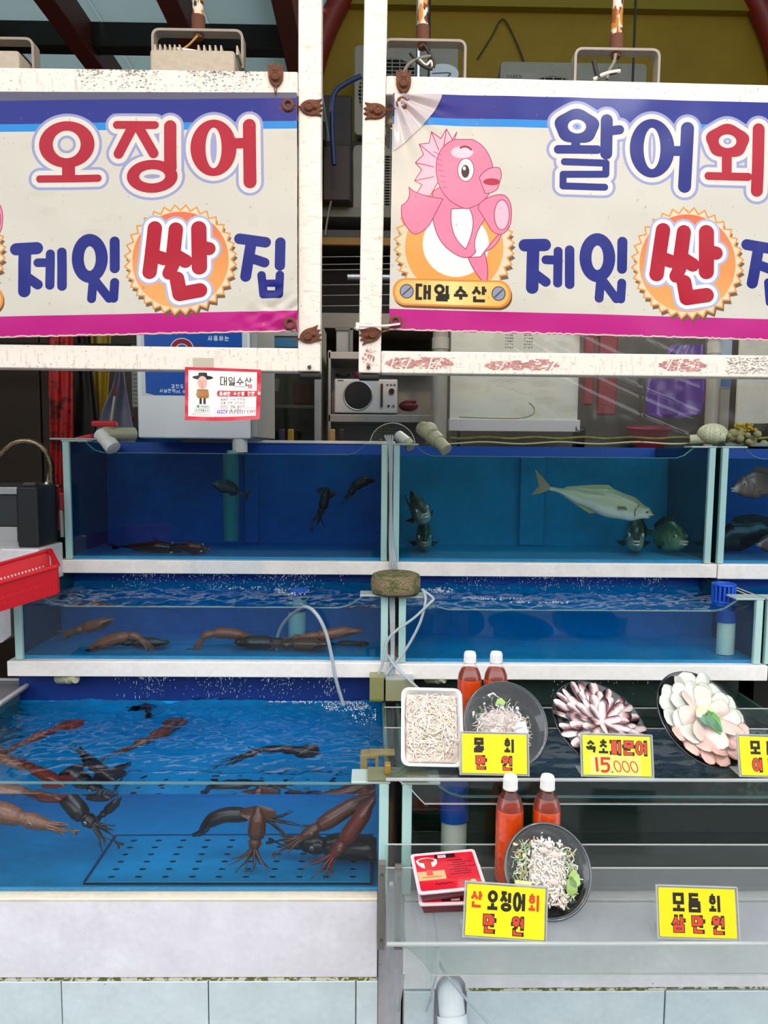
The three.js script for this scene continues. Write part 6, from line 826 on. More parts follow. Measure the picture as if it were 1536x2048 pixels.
function yellowtail(label, head, tail) {
  const t = thing('fish', label, 'fish', [0, 0, 0], 'live fish in the upper tanks'), L = head.distanceTo(tail) * 0.86;
  const back = lin('#8f9878'), mid = lin('#c4c4a0'), belly = lin('#f0ecdc'), yel = lin('#d8c070');
  const g = fishBody(L, prof([[0, 0.004], [0.06, 0.055], [0.25, 0.122], [0.45, 0.142], [0.7, 0.09], [0.93, 0.022], [1, 0.018]]), prof([[0, 0.004], [0.05, 0.05], [0.22, 0.112], [0.42, 0.13], [0.7, 0.08], [0.93, 0.02], [1, 0.018]]), prof([[0, 0.003], [0.06, 0.03], [0.3, 0.06], [0.5, 0.062], [0.8, 0.03], [0.95, 0.014], [1, 0.006]]),
    (a, y, s) => { const k = 0.1 * noise(a * 30, s * 8, 2); const c = s > 0.15 ? mix3(mid, back, smooth(0.15, 0.6, s + k)) : mix3(mid, belly, smooth(0.1, -0.5, s + k)); return Math.abs(s - 0.12) < 0.1 ? mix3(c, yel, 0.5) : c; });
  const grp = new THREE.Group(); grp.name = 'body'; t.add(grp); const sk = MP('#ffffff', 0.3, { vertexColors: true, clearcoat: 0.4 }), fm = MP('#a9a878', 0.4, {});
  part('trunk', g, sk, grp); part('tail_fin', finGeo([[-L * 0.46, 0], [-L * 0.5, 0.016 * L], [-L * 0.6, 0.09 * L], [-L * 0.68, 0.14 * L], [-L * 0.615, 0.02 * L], [-L * 0.6, 0], [-L * 0.61, -0.02 * L], [-L * 0.65, -0.1 * L], [-L * 0.58, -0.07 * L], [-L * 0.5, -0.016 * L]]), MP('#a08a6a', 0.4), grp);
  part('dorsal_fin', finGeo([[0.1 * L, 0.13 * L], [0.02 * L, 0.165 * L], [-0.1 * L, 0.135 * L], [-0.36 * L, 0.05 * L], [-0.36 * L, 0.035 * L], [-0.1 * L, 0.09 * L]]), fm, grp); part('anal_fin', finGeo([[-0.02 * L, -0.115 * L], [-0.08 * L, -0.135 * L], [-0.34 * L, -0.045 * L], [-0.34 * L, -0.03 * L]]), fm, grp);
  for (const s of [-1, 1]) { part('pectoral_fin', extrude(shape([[0, 0], [-0.03 * L, 0.025 * L], [-0.1 * L, 0.012 * L], [-0.09 * L, -0.01 * L]]), 0.002, 0.0005).rotateY(s * 0.25).translate(0.24 * L, -0.015 * L, s * 0.058 * L), MP('#6f7a5c', 0.4), grp); const e = part('eye', new THREE.SphereGeometry(0.016 * L, 16, 12).scale(1, 1, 0.5).translate(0.425 * L, 0.012 * L, s * 0.034 * L), eyeW, grp); part('gill_line', tube([[0.34 * L, 0.06 * L, s * 0.045 * L], [0.31 * L, 0.0, s * 0.059 * L], [0.33 * L, -0.055 * L, s * 0.045 * L]], 0.0016, 6), M('#6d7460', 0.5), grp); part('pupil', new THREE.SphereGeometry(0.009 * L, 12, 8).scale(1, 1, 0.5).translate(0.427 * L, 0.012 * L, s * 0.041 * L), eyeK, grp); }
  part('mouth', tube([[0.498 * L, -0.008 * L, -0.006 * L], [0.5 * L, -0.006 * L, 0], [0.498 * L, -0.008 * L, 0.006 * L], [0.45 * L, -0.025 * L, 0.028 * L]], 0.0016, 6), M('#4c4a40', 0.5), grp);
  const d = head.clone().sub(tail).normalize(); grp.quaternion.setFromUnitVectors(V(1, 0, 0), d); t.position.copy(head.clone().lerp(tail, 0.43)); return t; }
function bream(label, p, L, dir, cols, o = {}) { // deep bodied fish; dir: where its head points
  const t = thing('fish', label, 'fish', p, 'live fish in the upper tanks'), [back, side, lip] = cols.map(lin);
  const g = fishBody(L, prof([[0, 0.02], [0.05, 0.07], [0.16, 0.16], [0.34, 0.215], [0.6, 0.15], [0.85, 0.045], [1, 0.04]]), prof([[0, 0.02], [0.05, 0.06], [0.18, 0.125], [0.36, 0.165], [0.6, 0.12], [0.85, 0.04], [1, 0.04]]), prof([[0, 0.02], [0.05, 0.04], [0.18, 0.085], [0.36, 0.1], [0.65, 0.06], [0.88, 0.018], [1, 0.008]]),
    (a, y, s) => { const k = 0.35 * noise(a * 26, s * 7, 5); let c = mix3(side, back, smooth(-0.1, 0.9, s + k + (a > 0.3 ? 0.15 : 0))); if (a < 0.1 && s < 0.25) c = mix3(c, lip, smooth(0.1, 0.02, a)); return c; });
  const sk = MP('#ffffff', 0.32, { vertexColors: true, clearcoat: 0.4 }), fm = MP(cols[0], 0.45), grp = new THREE.Group(); grp.name = 'body'; t.add(grp);
  part('trunk', g, sk, grp); part('tail_fin', finGeo([[-0.47 * L, 0.03 * L], [-0.62 * L, 0.15 * L], [-0.68 * L, 0.16 * L], [-0.6 * L, 0], [-0.67 * L, -0.15 * L], [-0.61 * L, -0.14 * L], [-0.47 * L, -0.03 * L]]), fm, grp); part('dorsal_fin', finGeo([[0.2 * L, 0.19 * L], [0.12 * L, 0.27 * L], [-0.1 * L, 0.24 * L], [-0.3 * L, 0.13 * L], [-0.3 * L, 0.06 * L], [0, 0.18 * L]]), fm, grp); part('anal_fin', finGeo([[-0.05 * L, -0.13 * L], [-0.14 * L, -0.18 * L], [-0.3 * L, -0.09 * L], [-0.3 * L, -0.05 * L]]), fm, grp);
  part('lip', [tube([[0.485 * L, 0.006 * L, -0.026 * L], [0.506 * L, 0.004 * L, 0], [0.485 * L, 0.006 * L, 0.026 * L], [0.44 * L, -0.012 * L, 0.045 * L]], 0.0085 * L + 0.0012, 8), tube([[0.478 * L, -0.026 * L, -0.024 * L], [0.498 * L, -0.028 * L, 0], [0.478 * L, -0.026 * L, 0.024 * L], [0.44 * L, -0.03 * L, 0.04 * L]], 0.009 * L + 0.0012, 8)], MP(cols[2], 0.35, { clearcoat: 0.3 }), grp); part('mouth', tube([[0.482 * L, -0.01 * L, -0.024 * L], [0.502 * L, -0.012 * L, 0], [0.482 * L, -0.01 * L, 0.024 * L]], 0.007 * L, 6), M('#120d0c', 0.6), grp);
  for (const s of [-1, 1]) { const e = part('eye', new THREE.SphereGeometry(0.026 * L, 16, 12).translate(0.36 * L, 0.055 * L, s * 0.066 * L), eyeW, grp); part('pupil', new THREE.SphereGeometry(0.016 * L, 12, 8).translate(0.365 * L, 0.055 * L, s * 0.08 * L), eyeK, grp); part('pectoral_fin', extrude(shape([[0, 0], [-0.04 * L, 0.03 * L], [-0.2 * L, 0.0], [-0.05 * L, -0.04 * L]]), 0.0018, 0.0005).rotateY(s * 0.5).translate(0.17 * L, -0.06 * L, s * 0.09 * L), fm, grp); part('gill_line', tube([[0.26 * L, 0.1 * L, s * 0.075 * L], [0.22 * L, 0.0, s * 0.094 * L], [0.25 * L, -0.08 * L, s * 0.075 * L]], 0.0014, 6), M('#40352f', 0.6), grp); }
  const m4 = new THREE.Matrix4().lookAt(V(0, 0, 0), dir.clone().negate(), V(0, 1, 0)); const x = dir.clone().normalize(), z = new THREE.Vector3().crossVectors(x, V(0, 1, 0)).normalize(), y = new THREE.Vector3().crossVectors(z, x); grp.quaternion.setFromRotationMatrix(new THREE.Matrix4().makeBasis(x, y, z)); if (o.roll) grp.rotateX(o.roll); return t; }
yellowtail('long pale yellowtail swimming right across the upper middle tank', uw(1308, 1030, ZU, 0.07), uw(1066, 968, ZU, 0.1));
bream('silver bream facing out, higher one by the left glass', uw(836, 1022, ZU, 0.22), 0.3, V(0.14, -0.02, 1), ['#3f4a40', '#d6d4c0', '#efe8d4'], { roll: 0.35 });
bream('green bream with pink mouth facing out low by the left', uw(848, 1074, ZU, 0.28), 0.3, V(-0.03, -0.06, 1), ['#24423a', '#8aa48c', '#d0a49a']);
bream('grey bream facing out low under the yellowtail head', uw(1268, 1072, ZU, 0.26), 0.34, V(-0.2, -0.05, 1), ['#2c3a34', '#b4b29c', '#e0d4bc']);
bream('green bream with pale lips in the lower right corner', uw(1332, 1074, ZU, 0.23), 0.3, V(0.2, -0.04, 1), ['#31513c', '#9caa84', '#e0c8b4']);
const z3 = ZU; bream('pinkish grey bream with white lips at the right edge', uw(1530, 972, z3, 0.08), 0.26, V(-1, -0.08, 0.25), ['#5a463e', '#806a5e', '#cfc6b4']);
bream('black fish behind the bream in the right edge tank', uw(1500, 1070, z3, 0.22), 0.3, V(-1, -0.3, -0.1), ['#0c1012', '#14191b', '#20262a']);
bream('reddish bream low at the right picture edge', uw(1562, 1090, z3, 0.1), 0.2, V(-1, 0.05, 0.3), ['#4a3430', '#6a4640', '#b49a8c']);
bream('dark fish with hanging fins by the faint pipe', uw(456, 978, ZU, 0.17), 0.12, V(-1, 0.35, 0.2), ['#0f1a1c', '#2a2c28', '#4a3c34']);
squid('dark squid hanging head down right in the upper left tank', W([[655, 975, 0.26], [650, 996, 0.26], [645, 1016, 0.26], [638, 1030, 0.26]], ZU), 0.018, skinDark, { spread: 0.7, arm: 0.05, up: V(0, 0, 1), tank: 'ul' });
squid('dark squid curving near the right end of the upper left tank', W([[752, 962, 0.22], [730, 962, 0.22], [712, 972, 0.22], [698, 990, 0.22]], ZU), 0.02, skinDark, { spread: 0.2, arm: 0.03, tank: 'ul' });
bream('brown flat fish lying low left in the upper left tank', uw(300, 1096, ZU, 0.14), 0.24, V(1, -0.02, 0.2), ['#3a201a', '#4a2c26', '#6a4a3c'], { roll: 1.2 });
bream('reddish fish lying low beside the brown flat fish', uw(372, 1096, ZU, 0.08), 0.18, V(1, -0.02, 0.3), ['#5a2c22', '#6e3e32', '#8a5a4a'], { roll: 1.1 });
// ---------------------------------------------------------------- acrylic display shelves and what stands on them
const FU = at(1100, 1560, 0.03).y, FLO = at(1100, 1888, 0.265).y, TX = 0.03, TXR = 1.18;
const wetBump = dataTex(256, (u, v) => { const n = tileN(u, v, 7, 91), f = tileN(u, v, 26, 92); const s = 128 + 150 * n + 60 * f; return [s, s, s]; }, [3, 3], false);
const wetAcrylic = MP('#eef2f0', 0.06, { transmission: 1, thickness: 0, ior: 1.45, bumpMap: wetBump, bumpScale: 0.003 });
const frostAcrylic = MP('#eceeef', 0.14, { transmission: 0.92, thickness: 0, ior: 1.45 });
function displayTray(label, y, zb, zf, back, lip, mat, ears) {
  const t = thing('display_shelf', label, 'display shelf'), th = 0.005;
  part('floor_sheet', uvm(span(TX, TXR, y - th, y, zb, zf)), mat, t); part('back_upright', uvm(span(TX, TXR, y, y + back, zb - th, zb)), acrylic, t);
  const s = new THREE.Shape(); s.moveTo(TX, y); s.lineTo(TX + 0.03, y); s.quadraticCurveTo(TX + 0.06, y - lip * 0.3, TX + 0.085, y - lip); s.lineTo(TXR, y - lip); s.lineTo(TXR, y); part('front_lip', extrude(s, th).translate(0, 0, zf), acrylic, t);
  const e = [rspan(TX, TXR, y - 0.001, y + 0.0045, zf - 0.001, zf + 0.006, 0.001), rspan(TX, TXR, y + back, y + back + 0.0018, zb - th, zb, 0.0006), rspan(TX, TXR, y, y + 0.0025, zb - 0.001, zb + 0.003, 0.0008), rspan(TX + 0.085, TXR, y - lip - 0.0018, y - lip, zf, zf + th, 0.0006), tube([[TX + 0.03, y - 0.002, zf + 0.003], [TX + 0.05, y - lip * 0.28, zf + 0.003], [TX + 0.066, y - lip * 0.62, zf + 0.003], [TX + 0.085, y - lip, zf + 0.003]], 0.0014, 6)];
  const names = ['front_edge', 'top_edge', 'bend_line', 'lip_edge', 'lip_corner']; e.forEach((g, i) => part(names[i], g, acrylicEdge, t));
  for (const x of ears) part('end_plate', rspan(x, x + 0.005, y - th - 0.005, y + back * 0.9, zb, zf, 0.0008), acrylic, t);
  return t; }
displayTray('upper clear acrylic shelf carrying the sashimi plates', FU, -0.26, 0.03, at(1100, 1417, -0.26).y - FU, FU - at(1100, 1606, 0.03).y, wetAcrylic, []);
displayTray('lower clear acrylic shelf with red packs and the squid bowl', FLO, 0.02, 0.265, at(1100, 1690, 0.018).y - FLO, FLO - at(1100, 1946, 0.265).y, frostAcrylic, []);
{ // brackets that hold the lower shelf
  const mk = (x, label, g) => { const t = thing('shelf_bracket', label, 'bracket'); const s = shape([[-0.016, 0.0], [-0.265, 0.0], [-0.265, -0.05], [-0.016, -0.34]]); part('plate', extrude(s, 0.005).rotateY(PI / 2).translate(x, FLO - 0.006, 0), acrylic, t); part('plate_edge', [rspan(x, x + 0.005, FLO - 0.058, FLO - 0.006, 0.265, 0.2668, 0.0006), rod(V(x + 0.0025, FLO - 0.056, 0.266), V(x + 0.0025, FLO - 0.346, 0.017), 0.0022, 6)], acrylicEdge, t); };
  mk(at(806, 1900, 0.26).x, 'clear bracket plate under the left end of the lower shelf'); mk(at(862, 1960, 0.2).x + 0.004, 'clear bracket plate left of the drain pipe'); mk(1.1, 'clear bracket plate under the far right of the lower shelf');
  for (const [px, y0, y1, lab] of [[763, 1728, 1900, 'grey metal strip screwed beside the squid tank corner'], [796, 1735, 1900, 'grey metal strip beside the lower shelf end']]) { const t = thing('metal_strip', lab, 'strip'), z = 0.03, a = at(px - 8, y1, z), b = at(px + 8, y0, z); part('strip', rspan(a.x, b.x, a.y, b.y, 0.013, z, 0.001), M('#77736e', 0.4, { map: grime }), t); for (const k of [0.12, 0.88]) part('screw', cyl(0.003, 0.003, 0.003, 0, 0, 0, 10).rotateX(PI / 2).translate((a.x + b.x) / 2, a.y + (b.y - a.y) * k, z + 0.001), M('#4a4844', 0.5), t); }
  const w = thing('plastic_sheet', 'crumpled clear plastic strip hanging between the lower tanks', 'plastic sheet'), pts = []; const g = new THREE.PlaneGeometry(1, 1, 6, 60), p = g.attributes.position, u = g.attributes.uv; for (let i = 0; i < p.count; i++) { const v = 1 - u.getY(i), q = at(776 + 14 * u.getX(i) + 3 * Math.sin(v * 9), 1770 + 300 * v, 0.035); p.setXYZ(i, q.x, q.y, 0.035 + 0.012 * noise(u.getX(i) * 3, v * 12, 5)); } g.computeVertexNormals(); part('sheet', g, MP('#e4e8ea', 0.12, { transmission: 0.9, thickness: 0 }), w); const c0 = at(783, 1768, 0.035); part('knot', new THREE.SphereGeometry(0.006, 10, 8).translate(c0.x, c0.y, 0.035), MP('#e4e8ea', 0.2, { transmission: 0.6, thickness: 0 }), w);
  const d = thing('drain_pipe', 'white PVC drain pipe bending out below the lower shelf', 'pipe'), h = at(900, 1985, 0.0), f = at(903, 2048, 0.03); part('pipe', tube([V(h.x, h.y + 0.0, -0.05), V(h.x, h.y - 0.0, 0.0), V(h.x + 0.002, h.y - 0.03, 0.035), V(f.x + 0.005, f.y - 0.05, 0.06), V(f.x + 0.01, 0.1, 0.07), V(f.x + 0.01, 0.0, 0.07)], 0.0295, 24, 60), M('#d9dde0', 0.3), d); part('coupling', tube([V(h.x + 0.001, h.y - 0.026, 0.032), V(f.x + 0.003, f.y - 0.01, 0.052), V(f.x + 0.006, f.y - 0.06, 0.062)], 0.0335, 24, 20), M('#dfe3e6', 0.28), d);
  airTubeAt('clear thin tube slanting past the drain pipe', [at(868, 1905, 0.1), at(890, 1945, 0.1), at(930, 1995, 0.1), at(985, 2056, 0.1)]); airTubeAt('clear thin tube hanging straight left of the drain pipe', [at(866, 1905, 0.1), at(864, 1960, 0.1), at(862, 2060, 0.1)]);
  function airTubeAt(l, pts2) { airTube(l, pts2, 0.0032); } }
// bottles of red sauce
const sauceTex = dataTex(256, (u, v) => { const n = tileN(u, v, 5, 95), f = tileN(u, v, 40, 96); const s = 1 + 0.25 * n + 0.35 * f; return [214 * s, 70 * s + (f > 0.3 ? 30 : 0), 14 * s]; }, [2, 3]);
function makeBottle(label) {
  const t = thing('sauce_bottle', label, 'bottle', [0, 0, 0], 'bottles of red sauce'), r = 0.0305, H = 0.234;
  const body = [[0.001, 0.002], [r * 0.8, 0], [r * 0.97, 0.005], [r, 0.014]]; for (let i = 0; i < 6; i++) { const y = 0.03 + i * 0.02; body.push([r, y - 0.004], [r * 0.965, y], [r, y + 0.004]); }
  body.push([r, 0.152], [r * 0.985, 0.162], [r * 0.9, 0.176], [r * 0.72, 0.19], [r * 0.52, 0.2], [r * 0.42, 0.206], [r * 0.42, 0.212]);
  part('shell', lathe(body, 44), MP('#ffffff', 0.06, { transmission: 1, thickness: 0, ior: 1.45 }), t);
  const liq = [[0.001, 0.004]]; for (const [x, y] of body.slice(1)) if (y < 0.166) liq.push([x * 0.965, y + 0.001]); liq.push([r * 0.955, 0.164], [0.001, 0.164]);
  part('sauce', lathe(liq, 44), MP('#ffffff', 0.3, { map: sauceTex, clearcoat: 0.6 }), t, 'orange red sauce');
  const smear = lathe([[r * 0.95, 0.164], [r * 0.93, 0.168], [r * 0.86, 0.177], [r * 0.68, 0.19]], 44); part('film', smear, MP('#b85a3a', 0.3, { transmission: 0.75, thickness: 0 }), t);
  part('neck_ring', new THREE.TorusGeometry(r * 0.5, 0.0016, 8, 32).rotateX(PI / 2).translate(0, 0.2085, 0), MP('#e8e4e0', 0.1, { transmission: 0.7, thickness: 0 }), t);
  const cap = [cyl(r * 0.465, r * 0.48, 0.026, 0, H - 0.014, 0, 36), cyl(r * 0.43, r * 0.465, 0.003, 0, H + 0.0005, 0, 36)]; for (let i = 0; i < 36; i++) { const a = i * PI / 18; cap.push(box(0.0012, 0.021, 0.0012, r * 0.48 * Math.cos(a), H - 0.0145, r * 0.48 * Math.sin(a))); } part('cap', cap, M('#ececea', 0.35), t, 'white screw cap');
  return t; }
const b0 = makeBottle('tall red sauce bottle behind the foam tray, fuller one of the upper pair'); const zb1 = -0.2, zb2 = 0.066;
b0.position.set(at(939, 1360, zb1).x, FU + 0.001, zb1); b0.scale.y = 0.93;
for (const [px, z, y, lab] of [[992, zb1, FU, 'red sauce bottle behind the black bowl on the upper shelf'], [1020, zb2, FLO, 'red sauce bottle between the red packs and squid bowl'], [1094, zb2, FLO, 'red sauce bottle right behind the squid bowl on the lower shelf']]) { const c = b0.clone(); c.name = numbered('sauce_bottle'); c.userData = { ...b0.userData, label: lab }; scene.add(c); c.position.set(at(px, z === zb1 ? 1340 : 1600, z).x, y + 0.001, z); c.rotation.y = px; c.scale.y = z === zb1 ? 0.93 : 1; }
// dish frames: everything is laid out flat (y up) and then tilted towards the viewer
function tilted(name, label, cat, px, py, z, tiltX, tiltZ, group) { const t = thing(name, label, cat, at(px, py, z), group); t.rotation.order = 'ZXY'; t.rotation.set(tiltX, 0, tiltZ); return t; }
const wrapMat = MP('#ffffff', 0.08, { transmission: 1, thickness: 0, ior: 1.42, specularIntensity: 0.9, bumpMap: wetBump, bumpScale: 0.004 });
function wrapFilm(w, d, y, r, sd) { const g = new THREE.PlaneGeometry(w, d, 40, 40), p = g.attributes.position; for (let i = 0; i < p.count; i++) { const x = p.getX(i), q = p.getY(i); p.setXYZ(i, x, y + 0.004 * noise(x * 30, q * 30, sd) + 0.0015 * noise(x * 90, q * 90, sd), q); } g.rotateX(0); const idx = g.index.array; for (let i = 0; i < idx.length; i += 3) { const k = idx[i]; idx[i] = idx[i + 1]; idx[i + 1] = k; } g.computeVertexNormals(); return g; }
function discFilm(r, y, sd, dome = 0.006) { const pos = [], idx = [], N = 48, R = 14; for (let i = 0; i <= R; i++) for (let j = 0; j <= N; j++) { const a = j / N * PI * 2, q = r * i / R, x = q * Math.cos(a), z = q * Math.sin(a); pos.push(x, y + dome * (1 - (i / R) ** 2) + 0.003 * noise(x * 40, z * 40, sd) * (i < R ? 1 : 0), z); } for (let i = 0; i < R; i++) for (let j = 0; j < N; j++) { const a = i * (N + 1) + j, b = a + 1, c = a + N + 1, d = c + 1; idx.push(a, b, c, b, d, c); } const g = new THREE.BufferGeometry(); g.setAttribute('position', new THREE.Float32BufferAttribute(pos, 3)); g.setIndex(idx); g.computeVertexNormals(); return g; }
const strand = (x, y, z, L, r, a, curl) => { const l = []; let px = x, pz = z, py = y, h = a; for (let k = 0; k < 5; k++) { l.push(V(px, py, pz)); px += Math.cos(h) * L / 4; pz += Math.sin(h) * L / 4; py += rr(-0.002, 0.0025); h += rr(-curl, curl); } return new THREE.TubeGeometry(curve(l), 9, r, 5); };
const tint = (g, c) => { const n = g.attributes.position.count, a = new Float32Array(n * 3); for (let i = 0; i < n; i++) a.set(c, i * 3); g.setAttribute('color', new THREE.BufferAttribute(a, 3)); return g; };
const fleshV = MP('#ffffff', 0.25, { vertexColors: true, clearcoat: 0.5, clearcoatRoughness: 0.15 });
{ // foam tray of sliced squid
  const t = tilted('foam_tray', 'white foam tray of shredded pale squid under film', 'food tray', 864, 1460, -0.07, 0.95, -0.02), w = 0.142, d = 0.178;
  const o = rrect(w, d, 0.02), inn = rrect(w - 0.009, d - 0.009, 0.018); o.holes.push(new THREE.Path(inn.getPoints(8))); part('rim', extrude(o, 0.003, 0.0012).rotateX(-PI / 2).translate(0, 0.002, 0), M('#eeedec', 0.5), t, 'white foam rim');
  const pts = rrect(1, 1, 0.14).getPoints(10), pos = [], idx = []; const rings = [[w - 0.008, d - 0.008, 0.003], [w - 0.02, d - 0.02, -0.016], [w - 0.03, d - 0.03, -0.02], [0.001, 0.001, -0.02], [w - 0.03, d - 0.03, -0.0235], [w - 0.014, d - 0.014, -0.018], [w, d, 0.002]]; for (const [a, b, y] of rings) for (const p of pts) pos.push(p.x * a, y, p.y * b); const n = pts.length; for (let i = 0; i + 1 < rings.length; i++) for (let j = 0; j < n; j++) { const a = i * n + j, b = i * n + (j + 1) % n; idx.push(a, a + n, b, b, a + n, b + n); } const g = new THREE.BufferGeometry(); g.setAttribute('position', new THREE.Float32BufferAttribute(pos, 3)); g.setIndex(idx); g.computeVertexNormals(); part('shell', g, M('#eeedec', 0.5, { side: THREE.DoubleSide }), t);
  seed(201); const l = []; const cols = ['#dccdbd', '#e2d5c7', '#d4c3b2', '#e6dccd', '#d8c6b6', '#decfb8'].map(lin); for (let i = 0; i < 900; i++) l.push(tint(strand(rr(-0.5, 0.44) * (w - 0.03), -0.006 + rr(-0.008, 0.0035), rr(-0.5, 0.44) * (d - 0.03), rr(0.02, 0.055), rr(0.0011, 0.0022), rr(0, 6.3), 0.8), cols[Math.floor(rnd() * 6)])); for (let i = 0; i < 6; i++) l.push(tint(strand(rr(-0.03, 0.03), -0.002, rr(-0.05, 0.05), 0.015, 0.0012, rr(0, 6), 0.5), lin('#9ba85a')));
  const keep = l.filter((q) => { q.computeBoundingBox(); const b = q.boundingBox; return Math.max(-b.min.x, b.max.x) < w / 2 - 0.009 && Math.max(-b.min.z, b.max.z) < d / 2 - 0.009; }); const bed = rbox(w - 0.022, 0.012, d - 0.022, 0, -0.0135, 0, 0.004); const m = part('squid_strips', [...keep, tint(flat(bed), lin('#d0bfae'))], fleshV, t, 'pale shredded squid'); m.userData.kind = 'stuff'; part('film', wrapFilm(w - 0.006, d - 0.006, 0.0055, 0, 3), wrapMat, t); }
{ // black bowl of raw fish salad
  const t = tilted('salad_bowl', 'black plastic bowl of raw fish strips behind the 물회 sign', 'bowl', 1012, 1442, -0.075, 0.95, -0.2), r = 0.099;
  part('bowl', lathe([[0.001, -0.042], [r * 0.55, -0.042], [r * 0.68, -0.036], [r * 0.94, -0.002], [r * 1.0, 0], [r * 1.0, 0.003], [r * 0.93, 0.002], [r * 0.66, -0.033], [r * 0.54, -0.038], [0.001, -0.038]], 56), MP('#101314', 0.15, { clearcoat: 0.6 }), t); part('rim', new THREE.TorusGeometry(r, 0.0026, 8, 64).rotateX(PI / 2).translate(0, 0.002, 0), MP('#2a2e30', 0.15, { clearcoat: 0.8 }), t);
  seed(202); const l = []; const cols = ['#d9cdc2', '#c9b8ac', '#e6dfd6', '#d8c0b6', '#bfa79c'].map(lin); for (let i = 0; i < 420; i++) { const a = rnd() * 6.3, q = Math.sqrt(rnd()) * 0.06; l.push(tint(strand(q * Math.cos(a) - 0.005, -0.03 + 0.036 * (1 - (q / 0.066) ** 2) + rr(-0.003, 0.003), q * Math.sin(a) * 0.8 + 0.008, rr(0.012, 0.03), rr(0.0008, 0.0015), rr(0, 6.3), 0.9), cols[Math.floor(rnd() * 5)])); } l.push(tint(flat(new THREE.SphereGeometry(1, 28, 16).scale(0.054, 0.03, 0.045).translate(-0.004, -0.026, 0.008)), lin('#d2c6bc'))); const m = part('fish_strips', l, fleshV, t, 'pale shredded raw fish'); m.userData.kind = 'stuff';
  const v = []; for (let i = 0; i < 60; i++) { const a = rr(0, 6.3), q = rr(0.056, 0.07); v.push(tint(strand(q * Math.cos(a), -0.028, q * Math.sin(a), rr(0.01, 0.022), 0.001, rr(0, 6.3), 0.9), lin(['#7f9a4a', '#c9d0a0', '#9aa86a'][Math.floor(rnd() * 3)]))); } part('shredded_cabbage', v, fleshV, t, 'green shredded cabbage').userData.kind = 'stuff'; const leaf = shape([[0, 0], [0.008, 0.006], [0.02, 0.004], [0.024, 0.012], [0.014, 0.02], [0.004, 0.016]]); part('leaf', extrude(leaf, 0.001, 0.0006).rotateX(-PI / 2).translate(-0.028, -0.004, -0.04), M('#8fae3e', 0.5), t);
  const pk = rbox(0.05, 0.004, 0.032, 0.024, 0.0, 0.014, 0.002).rotateY(0.3); part('ice_pack', pk, MP('#f3f5f7', 0.1, { transmission: 0.4, thickness: 0 }), t); part('lid_film', discFilm(r * 0.96, 0.003, 4, 0.005), wrapMat, t); }
// plates of slices
function plate(t, r, depth = 0.02) { part('plate', lathe([[0.001, -depth], [r * 0.6, -depth], [r * 0.8, -depth * 0.7], [r * 0.97, -0.001], [r, 0.001], [r * 0.99, 0.003], [r * 0.95, 0.002], [r * 0.78, -depth * 0.55], [r * 0.6, -depth * 0.84], [0.001, -depth * 0.84]], 64), MP('#0c0d0f', 0.12, { clearcoat: 0.7 }), t, 'glossy black plate'); part('rim', new THREE.TorusGeometry(r * 0.985, 0.0018, 8, 72).rotateX(PI / 2).translate(0, 0.002, 0), MP('#1b1d20', 0.1, { clearcoat: 1 }), t); }
function sliceGeo(L, w, th, bend, colFn, sd) { // a thin leaf shaped slice along +x from the centre, vertex coloured
  const g = new THREE.SphereGeometry(1, 14, 8), p = g.attributes.position; const c = new Float32Array(p.count * 3); for (let i = 0; i < p.count; i++) { let x = p.getX(i), y = p.getY(i), z = p.getZ(i); const n = 0.14 * noise(x * 2, z * 2, sd); const X = Math.sign(x) * Math.pow(Math.abs(x), 0.75) * L / 2, Z = Math.sign(z) * Math.pow(Math.abs(z), 0.8) * w / 2 * (1 + n) * (0.75 + 0.25 * x); p.setXYZ(i, X, y * th / 2 + bend * (X / L) * (X / L) + 0.12 * w * Math.sin(z * 2.4 + sd) * 0.3, Z); c.set(colFn(x, z), i * 3); } g.setAttribute('color', new THREE.BufferAttribute(c, 3)); g.computeVertexNormals(); return g; }
{ const t = tilted('octopus_plate', 'black plate of sliced octopus with dark purple skin edges', 'food plate', 1200, 1462, -0.1, 0.58, -0.3), r = 0.122; plate(t, r); seed(203);
  const white = lin('#e2d8d2'), pink = lin('#b87a80'), dark = lin('#3a2426'), grey = lin('#6a5a5a'); const kinds = []; for (let k = 0; k < 8; k++) kinds.push(sliceGeo(rr(0.058, 0.072), rr(0.024, 0.031), 0.007, rr(-0.01, 0.006), (x, z) => { const e = k % 4 === 3 ? x * 0.9 + 0.1 * z : z * (k % 2 ? 1 : -1); return e > 0.38 ? mix3(dark, grey, smooth(0.8, 1, e) * 0.3) : e > 0.16 ? pink : mix3(white, pink, 0.12 * (1 + noise(x * 3, z * 3, k))); }, k * 3.1)); let cnt = 0;
  for (const [n, q, y, tl] of [[25, 0.088, 0.001, -0.25], [19, 0.06, 0.006, -0.2], [13, 0.038, 0.011, -0.14], [6, 0.016, 0.015, 0]]) for (let i = 0; i < n; i++) { const a = i / n * PI * 2 + q * 40 + rr(-0.06, 0.06); const m = part('octopus_slice', kinds[cnt++ % 8], fleshV, t); m.position.set(q * Math.cos(a), y + rr(-0.001, 0.002), q * Math.sin(a)); m.rotation.order = 'YXZ'; m.rotation.set(rr(-0.3, 0.3), -a + rr(-0.15, 0.15), tl + 0.35); }
  part('film', discFilm(r * 0.97, 0.012, 7, 0.012), wrapMat, t); }
